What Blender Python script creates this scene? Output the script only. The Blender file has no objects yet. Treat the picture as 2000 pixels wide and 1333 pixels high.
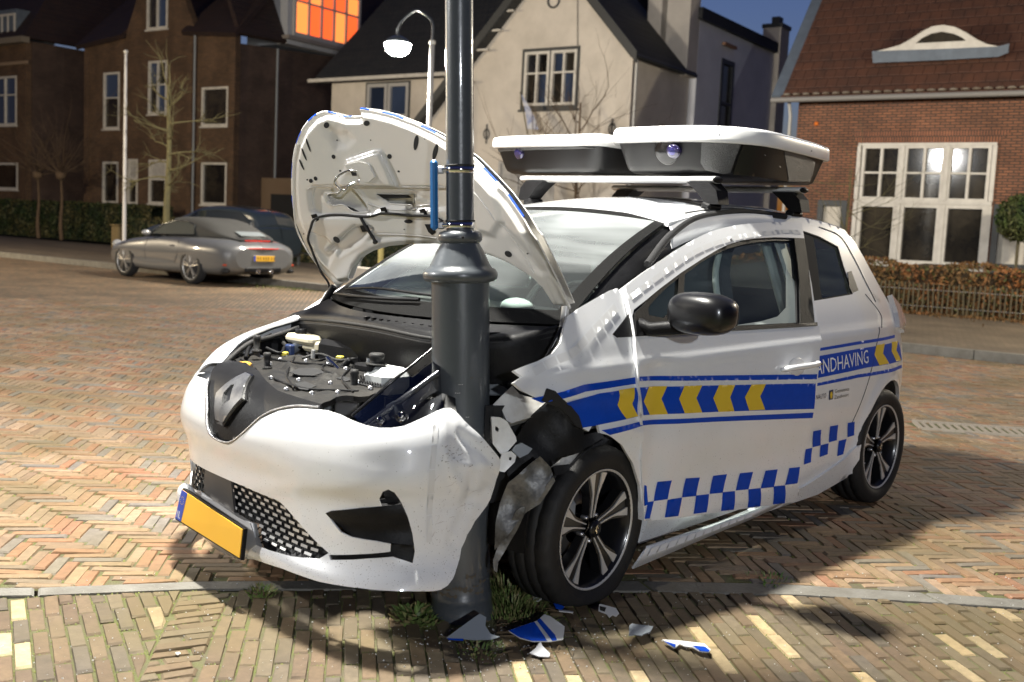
import bpy, bmesh, math, random
import numpy as np
from mathutils import Vector, Matrix, Quaternion
from mathutils.geometry import delaunay_2d_cdt
random.seed(7); rng = np.random.default_rng(7)
PI = math.pi
scene = bpy.context.scene
col = scene.collection

# ------------------------------------------------------------------ camera
CAM = np.array([3.139, 3.1556, 1.3814]); YAW, PITCH, ROLL, FPX = -2.4117, -.1037, .0469, 2095.9
FW = np.array([math.cos(PITCH)*math.cos(YAW), math.cos(PITCH)*math.sin(YAW), math.sin(PITCH)])
RT = np.cross(FW, [0, 0, 1]); RT /= np.linalg.norm(RT); UP = np.cross(RT, FW)
RT, UP = RT*math.cos(ROLL)+UP*math.sin(ROLL), -RT*math.sin(ROLL)+UP*math.cos(ROLL)
cd = bpy.data.cameras.new('camera'); cam = bpy.data.objects.new('camera', cd); col.objects.link(cam)
cam.matrix_world = Matrix([[RT[0], UP[0], -FW[0], CAM[0]], [RT[1], UP[1], -FW[1], CAM[1]], [RT[2], UP[2], -FW[2], CAM[2]], [0, 0, 0, 1]])
cd.sensor_width = 36; cd.lens = FPX*36/2000; cd.clip_start = .05; cd.clip_end = 2000
cd.dof.use_dof = True; cd.dof.focus_distance = 4.4; cd.dof.aperture_fstop = 3.4
scene.camera = cam
# ------------------------------------------------------------------ dusk sky
world = bpy.data.worlds.new('World'); scene.world = world; world.use_nodes = True
nt = world.node_tree; nt.nodes.clear()
sky = nt.nodes.new('ShaderNodeTexSky'); sky.sky_type = 'NISHITA'; sky.sun_disc = False
sky.sun_elevation = math.radians(-3.0); sky.sun_rotation = math.radians(228); sky.air_density = 1.2; sky.dust_density = .5; sky.ozone_density = 3.0
bg = nt.nodes.new('ShaderNodeBackground'); bg.inputs[1].default_value = 1.2
wo = nt.nodes.new('ShaderNodeOutputWorld'); nt.links.new(sky.outputs[0], bg.inputs[0]); nt.links.new(bg.outputs[0], wo.inputs[0])
scene.view_settings.view_transform = 'Standard'; scene.view_settings.look = 'None'
scene.view_settings.exposure = 0.2; scene.view_settings.gamma = 1.0; scene.view_settings.use_curve_mapping = False
cy = scene.cycles
cy.use_denoising = True; cy.max_bounces = 6; cy.diffuse_bounces = 3; cy.glossy_bounces = 4; cy.transmission_bounces = 6; cy.transparent_max_bounces = 8
cy.sample_clamp_indirect = 4; cy.caustics_reflective = False; cy.caustics_refractive = False
# street lamps: (x, y, z of the lit head, watts, radius); their posts are built further down
SA = math.radians(98)
E1 = np.array([math.cos(SA), math.sin(SA), 0.]); EN = np.array([math.sin(SA), -math.cos(SA), 0.])
def st(u, w, z=0.): return E1*u + EN*w + np.array([0, 0, z])
LAMPS = {
 'own':   (np.array([.72, -.35, 4.7]), 2250, .13, (1.0, .97, .89)),
 'fill':  (np.array([12.0, 16.5, 5.3]), 4600, .22, (.93, .98, 1.05)),
 'front': (np.array([7.2, -8.3, 6.0]), 3600, .20, (1.0, .99, .96)),
 'far':   (st(-12.2, -13.2, 5.05), 1750, .16, (1.0, .92, .80)),
 'right': (st(3.4, -14.6, 5.4), 1700, .16, (1.0, .88, .68)),
 'left':  (st(-27.5, -4.0, 5.6), 5200, .16, (1.0, .82, .56)),
}
def point_light(name, p, watts, rad, c):
    l = bpy.data.lights.new(name, 'POINT'); l.energy = watts; l.color = c; l.shadow_soft_size = rad
    o = bpy.data.objects.new(name, l); o.location = p; col.objects.link(o); return o
for k, (p, wt, r_, c_) in LAMPS.items(): point_light('street_light_glow', p - np.array([0, 0, .34]), wt, r_, c_)

# ------------------------------------------------------------------ pixel rays of the real camera (used to measure places in the world)
def ray(x, y): return FW + RT*(x-1000)/FPX - UP*(y-666.5)/FPX
def atZ(x, y, z=0.): d = ray(x, y); return CAM + d*(z-CAM[2])/d[2]
def atY(x, y, Y): d = ray(x, y); return CAM + d*(Y-CAM[1])/d[1]
def atX(x, y, X): d = ray(x, y); return CAM + d*(X-CAM[0])/d[0]
def atD(x, y, t): return CAM + ray(x, y)*t
def atW(x, y, w):
    d = ray(x, y); return CAM + d*(w-CAM@EN)/(d@EN)
def atP(x, y, p0, n): n = np.asarray(n, float); d = ray(x, y); return CAM + d*((np.asarray(p0)-CAM)@n)/(d@n)
def proj(P):
    d = np.asarray(P)-CAM; z = d@FW
    return 1000+FPX*(d@RT)/z, 666.5-FPX*(d@UP)/z

# ------------------------------------------------------------------ objects, labels
ORG = {}
def tag(o, label=None, cat=None, group=None, kind=None):
    if label: o['label'] = label
    if cat: o['category'] = cat
    if group: o['group'] = group
    if kind: o['kind'] = kind
    return o
def empty(name, loc, label=None, cat=None, group=None, quat=None):
    o = bpy.data.objects.new(name, None); o.location = [float(v) for v in loc]; o.empty_display_size = .1
    if quat is not None: o.rotation_mode = 'QUATERNION'; o.rotation_quaternion = quat
    col.objects.link(o); ORG[o] = np.array(loc, float); tag(o, label, cat, group); return o
def link(name, me, mat=None, parent=None):
    o = bpy.data.objects.new(name, me); col.objects.link(o)
    if parent is not None: o.parent = parent
    if mat is not None: me.materials.append(mat)
    return o
class MB:
    """collects shapes into one mesh"""
    def __init__(s): s.v = []; s.f = []; s.sm = []
    def add(s, vs, fs, smooth=False):
        b = len(s.v); s.v += [tuple(map(float, p)) for p in vs]; s.f += [tuple(i+b for i in f) for f in fs]; s.sm += [smooth]*len(fs); return s
    def box(s, c, size, R=None, bev=0.0):
        hx, hy, hz = [q/2 for q in size]; c = np.asarray(c, float)
        if bev > 0:
            b = min(bev, hx*.95, hy*.95, hz*.95); P = []; 
            for sz in (-1, 1):
                for (sx, sy) in ((-1, -1), (1, -1), (1, 1), (-1, 1)):
                    P += [(sx*(hx-b), sy*(hy-b), sz*hz), (sx*hx, sy*(hy-b), sz*(hz-b)), (sx*(hx-b), sy*hy, sz*(hz-b))]
            bm = bmesh.new(); [bm.verts.new(p) for p in P]; bmesh.ops.convex_hull(bm, input=bm.verts)
            bmesh.ops.dissolve_limit(bm, angle_limit=.01, verts=bm.verts, edges=bm.edges)
            bm.verts.ensure_lookup_table(); bm.verts.index_update()
            V = np.array([v.co for v in bm.verts]); F = [[v.index for v in f.verts] for f in bm.faces]; bm.free()
        else:
            V = np.array([(sx*hx, sy*hy, sz*hz) for sz in (-1, 1) for (sx, sy) in ((-1, -1), (1, -1), (1, 1), (-1, 1))])
            F = [(3, 2, 1, 0), (4, 5, 6, 7), (0, 1, 5, 4), (1, 2, 6, 5), (2, 3, 7, 6), (3, 0, 4, 7)]
        if R is not None: V = V @ np.asarray(R).T
        return s.add(V + c, F)
    def prism(s, poly, d, R=None, o=(0, 0, 0)):
        """2-D polygon in xy extruded d along z, then R and o"""
        n = len(poly); V = np.array([(x, y, 0) for x, y in poly] + [(x, y, d) for x, y in poly], float)
        ar = sum(poly[i][0]*poly[(i+1) % n][1]-poly[(i+1) % n][0]*poly[i][1] for i in range(n))
        if R is not None: V = V @ np.asarray(R).T
        F = [tuple(range(n))[::-1], tuple(range(n, 2*n))] + [(i, (i+1) % n, n+(i+1) % n, n+i) for i in range(n)]
        if ar < 0: F = [f[::-1] for f in F]
        return s.add(V + np.asarray(o, float), F)
    def lathe(s, prof, c=(0, 0, 0), n=32, R=None, cap=True, smooth=True):
        V = []; F = []
        for r, z in prof:
            for k in range(n): a = 2*PI*k/n; V.append((r*math.cos(a), r*math.sin(a), z))
        for i in range(len(prof)-1):
            for k in range(n): F.append((i*n+k, i*n+(k+1) % n, (i+1)*n+(k+1) % n, (i+1)*n+k))
        V = np.array(V)
        if R is not None: V = V @ np.asarray(R).T
        s.add(V+np.asarray(c, float), F, smooth)
        if cap:
            if prof[0][0] > 1e-5: s.add((V+np.asarray(c))[:n], [tuple(range(n))[::-1]])
            if prof[-1][0] > 1e-5: s.add((V+np.asarray(c))[-n:], [tuple(range(n))])
        return s
    def tube(s, pts, r, n=8, smooth=True, closed=False):
        pts = [np.asarray(p, float) for p in pts]; m = len(pts); rs = r if hasattr(r, '__len__') else [r]*m
        V = []; up = None
        for i, p in enumerate(pts):
            a = pts[(i-1) % m] if closed else pts[max(0, i-1)]; b = pts[(i+1) % m] if closed else pts[min(m-1, i+1)]
            t = b-a; t /= (np.linalg.norm(t)+1e-12)
            if up is None: up = np.array([0, 0, 1.]) if abs(t[2]) < .9 else np.array([1., 0, 0])
            e = np.cross(t, up); e /= (np.linalg.norm(e)+1e-12); up = np.cross(e, t)
            for k in range(n): A = 2*PI*k/n; V.append(p+rs[i]*(e*math.cos(A)+up*math.sin(A)))
        F = []
        for i in range(m if closed else m-1):
            j = (i+1) % m
            for k in range(n): F.append((i*n+k, j*n+k, j*n+(k+1) % n, i*n+(k+1) % n))
        F = [f[::-1] for f in F]
        s.add(V, F, smooth)
        if not closed: s.add(V[:n], [tuple(range(n))]); s.add(V[-n:], [tuple(range(n))[::-1]])
        return s
    def ell(s, c, rad, R=None, n=20, m=12, e=1.0):
        """superellipsoid"""
        pw = lambda x: math.copysign(abs(x)**e, x)
        V = []; F = []
        for i in range(m+1):
            ph = -PI/2+PI*i/m
            for k in range(n):
                th = 2*PI*k/n; V.append((rad[0]*pw(math.cos(ph))*pw(math.cos(th)), rad[1]*pw(math.cos(ph))*pw(math.sin(th)), rad[2]*pw(math.sin(ph))))
        for i in range(m):
            for k in range(n): F.append((i*n+k, i*n+(k+1) % n, (i+1)*n+(k+1) % n, (i+1)*n+k))
        V = np.array(V)
        if R is not None: V = V @ np.asarray(R).T
        return s.add(V+np.asarray(c, float), F, True)
    def mesh(s, name, off=None):
        V = np.array(s.v); 
        if off is not None: V = V-off
        me = bpy.data.meshes.new(name); me.from_pydata(V.tolist(), [], s.f); me.polygons.foreach_set('use_smooth', s.sm); me.update(); return me
    def build(s, name, mat, parent=None, local=False):
        off = None if (parent is None or local) else ORG.get(parent)
        o = link(name, s.mesh(name, off), mat, parent)
        ORG[o] = np.zeros(3) if off is None else off
        return o
def rotm(axis, ang): return np.array(Matrix.Rotation(ang, 3, Vector(axis)))
def basis(x, y, z): return np.array([x, y, z]).T
I3 = np.eye(3)
# ------------------------------------------------------------------ splines
def nspline(tab):
    """natural cubic spline through (x, y...) rows; vectorised, linear outside"""
    T = np.array(sorted(tab), float); x = T[:, 0]; Y = T[:, 1]; n = len(x); h = np.diff(x)
    A = np.eye(n); b = np.zeros(n)
    for i in range(1, n-1):
        A[i, i-1] = h[i-1]; A[i, i] = 2*(h[i-1]+h[i]); A[i, i+1] = h[i]; b[i] = 3*((Y[i+1]-Y[i])/h[i]-(Y[i]-Y[i-1])/h[i-1])
    c = np.linalg.solve(A, b)
    def f(v):
        v = np.asarray(v, float); i = np.clip(np.searchsorted(x, v)-1, 0, n-2); t = v-x[i]
        B = (Y[i+1]-Y[i])/h[i]-h[i]*(2*c[i]+c[i+1])/3; D = (c[i+1]-c[i])/(3*h[i])
        r = Y[i]+B*t+c[i]*t*t+D*t**3
        lo = v < x[0]; hi = v > x[-1]
        sl0 = (Y[1]-Y[0])/h[0]-h[0]*(2*c[0]+c[1])/3; tt = h[-1]; sl1 = (Y[-1]-Y[-2])/tt-tt*(2*c[-2]+c[-1])/3+2*c[-2]*tt+(c[-1]-c[-2])*tt
        r = np.where(lo, Y[0]+sl0*(v-x[0]), r); return np.where(hi, Y[-1]+sl1*(v-x[-1]), r)
    return f
def cr(pts, n=6, closed=False):
    """Catmull-Rom through points; a point given as (..., 'c') in a list of tuples is a corner"""
    P = []; C_ = []
    for p in pts:
        c = isinstance(p[-1], str); P.append(np.array(p[:-1] if c else p, float)); C_.append(c)
    m = len(P); out = []
    for i in range(m if closed else m-1):
        p1, p2 = P[i], P[(i+1) % m]
        p0 = P[i-1] if (i > 0 or closed) and not C_[i] else 2*p1-p2
        p3 = P[(i+2) % m] if (i+2 < m or closed) and not C_[(i+1) % m] else 2*p2-p1
        for k in range(n):
            t = k/n; out.append(.5*((2*p1)+(p2-p0)*t+(2*p0-5*p1+4*p2-p3)*t*t+(3*p1-p0-3*p2+p3)*t**3))
    if not closed: out.append(P[-1])
    return out
def inpoly(P, poly):
    P = np.atleast_2d(P); x, y = P[:, 0], P[:, 1]; r = np.zeros(len(P), bool); n = len(poly); j = n-1
    for i in range(n):
        xi, yi = poly[i][:2]; xj, yj = poly[j][:2]
        if yi != yj: r ^= ((yi > y) != (yj > y)) & (x < (xj-xi)*(y-yi)/(yj-yi)+xi)
        j = i
    return r
def segdist(P, poly):
    P = np.atleast_2d(P)[:, :2]; d = np.full(len(P), 1e9); n = len(poly)
    for i in range(n):
        a = np.array(poly[i][:2]); b = np.array(poly[(i+1) % n][:2]); ab = b-a; L = ab@ab+1e-12
        t = np.clip(((P-a)@ab)/L, 0, 1); d = np.minimum(d, np.linalg.norm(P-a-t[:, None]*ab, axis=1))
    return d
# ------------------------------------------------------------------ surfaces: f(u, v) arrays -> (n, 3); panels cut out of them
class Surf:
    def __init__(s, f, u0, u1, v0, v1, out, n=70, cen=None):
        s.cen = None if cen is None else np.array(cen, float); s.f = f; s.out = np.array(out, float)
        U, V = np.meshgrid(np.linspace(u0, u1, n), np.linspace(v0, v1, n)); s.U = U.ravel(); s.V = V.ravel(); s._c = None; s.e = max(u1-u0, v1-v0)*1e-3
    def P(s, uv, off=0.):
        uv = np.atleast_2d(uv); p = s.f(uv[:, 0], uv[:, 1])
        if np.any(off): p = p+s.N(uv)*np.reshape(off, (-1, 1))
        return p
    def N(s, uv):
        uv = np.atleast_2d(uv); e = s.e; a = s.f(uv[:, 0]+e, uv[:, 1])-s.f(uv[:, 0]-e, uv[:, 1]); b = s.f(uv[:, 0], uv[:, 1]+e)-s.f(uv[:, 0], uv[:, 1]-e)
        n = np.cross(a, b); n /= (np.linalg.norm(n, axis=1)[:, None]+1e-12)
        if s.cen is not None: q = s.f(uv[:, 0], uv[:, 1])-s.cen; q[:, 2] = np.maximum(q[:, 2], 0)*.3; dt = (n*q).sum(1)
        else: dt = n@s.out
        return n*np.where(dt < 0, -1., 1.)[:, None]
    def inv(s, x, y):
        if s._c is None:
            p = s.f(s.U, s.V); d = p-CAM; z = d@FW
            n = s.N(np.c_[s.U, s.V]); face = ((-d)*n).sum(1) > 0
            s._c = np.c_[1000+FPX*(d@RT)/z, 666.5-FPX*(d@UP)/z]; s._face = face
        q = np.hypot(s._c[:, 0]-x, s._c[:, 1]-y)+np.where(s._face, 0, 1e5); i = int(np.argmin(q)); uv = np.array([s.U[i], s.V[i]]); T = np.array([x, y]); best = uv; bd = 1e9
        pj = lambda w: np.array(proj(s.f(np.array([w[0]]), np.array([w[1]]))[0]))
        for it in range(14):
            r = pj(uv)-T; d = np.hypot(*r)
            if d < bd: bd = d; best = uv.copy()
            if d < .05: break
            e = s.e; J = np.array([(pj(uv+[e, 0])-pj(uv-[e, 0]))/(2*e), (pj(uv+[0, e])-pj(uv-[0, e]))/(2*e)]).T
            try: st_ = np.linalg.solve(J.T@J+1e-6*np.trace(J.T@J)*np.eye(2), -J.T@r)
            except Exception: break
            L = np.linalg.norm(st_); m = s.e*60
            if L > m: st_ *= m/L
            uv = uv+st_
        return best
    def uv(s, pts):
        """pixel outline -> uv; entries ('uv', a, b) pass through"""
        return [np.array(p[1:3], float) if isinstance(p[0], str) else s.inv(p[0], p[1]) for p in pts]
def panel_mesh(mb, surf, loop, holes=(), step=.04, thick=.01, off=0., relief=None, asp=(1., 1.)):
    loop = [np.asarray(p, float)[:2] for p in loop]; holes = [[np.asarray(p, float)[:2] for p in h] for h in holes]
    V = []; E = []
    def addloop(L):
        pts = []
        for i, p in enumerate(L):
            q = L[(i+1) % len(L)]; d = np.linalg.norm((q-p)*asp); k = max(1, int(d/step))
            for j in range(k): pts.append(p+(q-p)*j/k)
        b = len(V); V.extend(pts); E.extend([(b+i, b+(i+1) % len(pts)) for i in range(len(pts))]); return pts
    lo = addloop(loop); ho = [addloop(h) for h in holes]
    A = np.array(loop); mn, mx = A.min(0), A.max(0); sx, sy = step/asp[0], step/asp[1]
    gx = np.arange(mn[0]+sx*.5, mx[0], sx); gy = np.arange(mn[1]+sy*.5, mx[1], sy)
    if len(gx) and len(gy):
        Gx, Gy = np.meshgrid(gx, gy); Gx = Gx+((np.arange(len(gy)) % 2)*sx*.5)[:, None]*0; G_ = np.c_[Gx.ravel(), Gy.ravel()]
        k = inpoly(G_, lo)
        for h in ho: k &= ~inpoly(G_, h)
        G_ = G_[k]
        if len(G_):
            S_ = np.array([asp[0], asp[1]]); k = segdist(G_*S_, [p*S_ for p in lo]) > step*.35
            for h in ho: k &= segdist(G_*S_, [p*S_ for p in h]) > step*.35
            V.extend(list(G_[k]))
    vo, eo, fo = delaunay_2d_cdt([Vector(p) for p in V], E, [], 0, 1e-6)[:3]
    W = np.array([[p[0], p[1]] for p in vo]); F = [tuple(f) for f in fo]
    cen = np.array([W[list(f)].mean(0) for f in F]); k = inpoly(cen, lo)
    for h in ho: k &= ~inpoly(cen, h)
    F = [f for f, q in zip(F, k) if q]
    if not F: return mb
    used = sorted({i for f in F for i in f}); mp = {a: b for b, a in enumerate(used)}; W = W[used]; F = [tuple(mp[i] for i in f) for f in F]
    N = surf.N(W); P0 = surf.P(W)+N*off
    if relief is not None: P0 = P0+N*relief(W)[:, None]
    a, b, c = [P0[[f[i] for f in F]] for i in range(3)]; fn = np.cross(b-a, c-a); nn = N[[f[0] for f in F]]
    F = [f if (fn[i]@nn[i]) > 0 else f[::-1] for i, f in enumerate(F)]
    mb.add(P0, F, True)
    if thick:
        P1 = P0-N*thick; mb.add(P1, [f[::-1] for f in F], True)
        cnt = {}
        for f in F:
            for i in range(3): e = (f[i], f[(i+1) % 3]); cnt[e] = 1
        vs = []; fs = []
        for (i, j) in cnt:
            if (j, i) not in cnt: n = len(vs); vs += [P0[i], P0[j], P1[j], P1[i]]; fs.append((n+1, n, n+3, n+2))
        mb.add(vs, fs, False)
    return mb
def panel(name, surf, loop, mat, parent, holes=(), step=.04, thick=.01, off=0., relief=None, px=True, asp=(1., 1.)):
    if px: loop = surf.uv(loop); holes = [surf.uv(h) for h in holes]
    return panel_mesh(MB(), surf, loop, holes, step, thick, off, relief, asp).build(name, mat, parent)
def loft(rows, n=5, m=5, closed=False):
    """smooth patch through a grid of 3-D control points"""
    R = [cr([tuple(p) for p in r], n, closed) for r in rows]; R = [[np.array(p) for p in r] for r in R]; K = len(R[0])
    cols = [cr([tuple(r[k]) for r in R], m) for k in range(K)]
    return np.array(cols)  # K x M x 3
def patch(mb, rows, n=5, m=5, thick=.004, closed=False, flip=False):
    A = loft(rows, n, m, closed); K, M = A.shape[:2]; V = A.reshape(-1, 3)
    F = []; kk = K if closed else K-1
    for i in range(kk):
        for j in range(M-1): f = (i*M+j, ((i+1) % K)*M+j, ((i+1) % K)*M+j+1, i*M+j+1); F.append(f[::-1] if flip else f)
    mb.add(V, F, True)
    if thick:
        a = np.roll(A, -1, 0)-np.roll(A, 1, 0); a[0] = A[1]-A[0]; a[-1] = A[-1]-A[-2]
        b = np.gradient(A, axis=1); N = np.cross(a, b); N /= np.linalg.norm(N, axis=2)[:, :, None]+1e-12
        if flip: N = -N
        B = (A-N*thick).reshape(-1, 3); mb.add(B, [f[::-1] for f in F], True)
        vs = []; fs = []
        bd = [(i*M, (i+1)*M) for i in range(K-1)]+[((i+1)*M+M-1, i*M+M-1) for i in range(K-1)]+[(j+1, j) for j in range(M-1)]+[((K-1)*M+j, (K-1)*M+j+1) for j in range(M-1)]
        for i, j in bd: n0 = len(vs); vs += [V[i], V[j], B[j], B[i]]; fs.append((n0, n0+1, n0+2, n0+3) if flip else (n0+1, n0, n0+3, n0+2))
        mb.add(vs, fs)
    return mb

# ------------------------------------------------------------------ materials
MATS = {}
def mat(name, c, rough=.5, metal=0., coat=0., spec=.5, noise=0., nscale=8., bump=0., bscale=40., c2=None, trans=0., alpha=1., emit=None, es=0., ior=1.5, rn=0., croughness=.05):
    if name in MATS: return MATS[name]
    m = bpy.data.materials.new(name); m.use_nodes = True; N = m.node_tree.nodes; L = m.node_tree.links; b = N['Principled BSDF']
    b.inputs['Base Color'].default_value = (*c, 1); b.inputs['Roughness'].default_value = rough; b.inputs['Metallic'].default_value = metal
    b.inputs['Coat Weight'].default_value = coat; b.inputs['Coat Roughness'].default_value = croughness; b.inputs['Specular IOR Level'].default_value = spec
    b.inputs['Transmission Weight'].default_value = trans; b.inputs['Alpha'].default_value = alpha; b.inputs['IOR'].default_value = ior
    if emit: b.inputs['Emission Color'].default_value = (*emit, 1); b.inputs['Emission Strength'].default_value = es
    if noise or bump or rn or c2:
        tc = N.new('ShaderNodeTexCoord')
        if noise or c2 or rn:
            nz = N.new('ShaderNodeTexNoise'); nz.inputs['Scale'].default_value = nscale; nz.inputs['Detail'].default_value = 6; nz.inputs['Roughness'].default_value = .65; L.new(tc.outputs['Object'], nz.inputs['Vector'])
            if noise or c2:
                mx = N.new('ShaderNodeMix'); mx.data_type = 'RGBA'; cc = c2 or tuple(q*(1-noise) for q in c)
                mx.inputs[6].default_value = (*c, 1); mx.inputs[7].default_value = (*cc, 1)
                rp = N.new('ShaderNodeValToRGB'); rp.color_ramp.elements[0].position = .35; rp.color_ramp.elements[1].position = .7
                L.new(nz.outputs[0], rp.inputs[0]); L.new(rp.outputs[0], mx.inputs[0]); L.new(mx.outputs[2], b.inputs['Base Color'])
            if rn:
                mr = N.new('ShaderNodeMapRange'); mr.inputs[3].default_value = rough-rn; mr.inputs[4].default_value = rough+rn; L.new(nz.outputs[0], mr.inputs[0]); L.new(mr.outputs[0], b.inputs['Roughness'])
        if bump:
            n2 = N.new('ShaderNodeTexNoise'); n2.inputs['Scale'].default_value = bscale; n2.inputs['Detail'].default_value = 4; L.new(tc.outputs['Object'], n2.inputs['Vector'])
            bp = N.new('ShaderNodeBump'); bp.inputs['Strength'].default_value = bump; bp.inputs['Distance'].default_value = .01; L.new(n2.outputs[0], bp.inputs['Height']); L.new(bp.outputs[0], b.inputs['Normal'])
    MATS[name] = m; return m
def glass(name, tint, rough=.03, haze=0., refl=1.0):
    """thin pane: see-through tint with a mirror-like face, some haze of condensation"""
    if name in MATS: return MATS[name]
    m = bpy.data.materials.new(name); m.use_nodes = True; N = m.node_tree.nodes; L = m.node_tree.links; N.clear()
    o = N.new('ShaderNodeOutputMaterial'); t = N.new('ShaderNodeBsdfTransparent'); t.inputs[0].default_value = (*tint, 1)
    g = N.new('ShaderNodeBsdfGlossy'); g.inputs['Roughness'].default_value = rough; fr = N.new('ShaderNodeFresnel'); fr.inputs[0].default_value = 1.5
    ad = N.new('ShaderNodeMath'); ad.operation = 'MULTIPLY'; ad.inputs[1].default_value = refl; L.new(fr.outputs[0], ad.inputs[0])
    m1 = N.new('ShaderNodeMixShader'); L.new(ad.outputs[0], m1.inputs[0]); L.new(t.outputs[0], m1.inputs[1]); L.new(g.outputs[0], m1.inputs[2]); last = m1
    if haze:
        d = N.new('ShaderNodeBsdfDiffuse'); d.inputs[0].default_value = (.75, .80, .80, 1)
        tr = N.new('ShaderNodeBsdfTranslucent'); tr.inputs[0].default_value = (.75, .80, .80, 1); ms = N.new('ShaderNodeMixShader'); ms.inputs[0].default_value = .5
        L.new(d.outputs[0], ms.inputs[1]); L.new(tr.outputs[0], ms.inputs[2])
        tc = N.new('ShaderNodeTexCoord'); mp = N.new('ShaderNodeMapping'); mp.inputs['Scale'].default_value = (.55, .55, 3.2); mp.inputs['Rotation'].default_value = (.15, .35, .5); L.new(tc.outputs['Object'], mp.inputs[0])
        nz = N.new('ShaderNodeTexNoise'); nz.inputs['Scale'].default_value = 1.5; nz.inputs['Detail'].default_value = 3; nz.inputs['Distortion'].default_value = .8; L.new(mp.outputs[0], nz.inputs['Vector'])
        rp = N.new('ShaderNodeMapRange'); rp.inputs[1].default_value = .36; rp.inputs[2].default_value = .66; rp.inputs[3].default_value = haze*.12; rp.inputs[4].default_value = haze; L.new(nz.outputs[0], rp.inputs[0])
        m2 = N.new('ShaderNodeMixShader'); L.new(rp.outputs[0], m2.inputs[0]); L.new(last.outputs[0], m2.inputs[1]); L.new(ms.outputs[0], m2.inputs[2]); last = m2
    L.new(last.outputs[0], o.inputs[0]); MATS[name] = m; return m
def brickmat(name, c1, c2, mortar, scale=1., rot=0., bw=.22, rh=.065, ms=.012, axis='XZ', rough=.85, bump=.5):
    if name in MATS: return MATS[name]
    m = bpy.data.materials.new(name); m.use_nodes = True; N = m.node_tree.nodes; L = m.node_tree.links; b = N['Principled BSDF']; b.inputs['Roughness'].default_value = rough
    tc = N.new('ShaderNodeTexCoord'); mp = N.new('ShaderNodeMapping'); mp.vector_type = 'POINT'
    if axis == 'U': mp.inputs['Rotation'].default_value = (0, 0, -SA)     # along the street facades
    elif axis == 'G': mp.inputs['Rotation'].default_value = (0, 0, rot)
    L.new(tc.outputs['Object'], mp.inputs[0]); br = N.new('ShaderNodeTexBrick')
    if axis in ('U', 'XZ'):
        sp = N.new('ShaderNodeSeparateXYZ'); cb = N.new('ShaderNodeCombineXYZ'); L.new(mp.outputs[0], sp.inputs[0]); ad = N.new('ShaderNodeMath'); ad.operation = 'ADD'
        L.new(sp.outputs[0], ad.inputs[0]); L.new(sp.outputs[1], ad.inputs[1]); L.new(ad.outputs[0], cb.inputs[0]); L.new(sp.outputs[2], cb.inputs[1]); L.new(cb.outputs[0], br.inputs['Vector'])
    else: L.new(mp.outputs[0], br.inputs['Vector'])
    br.inputs['Scale'].default_value = 1.; br.inputs['Brick Width'].default_value = bw; br.inputs['Row Height'].default_value = rh; br.inputs['Mortar Size'].default_value = ms
    br.inputs['Mortar Smooth'].default_value = .3; br.inputs['Color1'].default_value = (*c1, 1); br.inputs['Color2'].default_value = (*c2, 1); br.inputs['Mortar'].default_value = (*mortar, 1)
    nz = N.new('ShaderNodeTexNoise'); nz.inputs['Scale'].default_value = 1.1; nz.inputs['Detail'].default_value = 5; L.new(tc.outputs['Object'], nz.inputs['Vector'])
    mr = N.new('ShaderNodeMapRange'); mr.inputs[1].default_value = .3; mr.inputs[2].default_value = .7; mr.inputs[3].default_value = .65; mr.inputs[4].default_value = 1.2; L.new(nz.outputs[0], mr.inputs[0])
    mx = N.new('ShaderNodeMix'); mx.data_type = 'RGBA'; mx.blend_type = 'MULTIPLY'; mx.inputs[0].default_value = 1; L.new(br.outputs[0], mx.inputs[6]); L.new(mr.outputs[0], mx.inputs[7]); L.new(mx.outputs[2], b.inputs['Base Color'])
    bp = N.new('ShaderNodeBump'); bp.invert = True; bp.inputs['Strength'].default_value = bump; bp.inputs['Distance'].default_value = .01; L.new(br.outputs[1], bp.inputs['Height']); L.new(bp.outputs[0], b.inputs['Normal'])
    MATS[name] = m; return m
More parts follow.
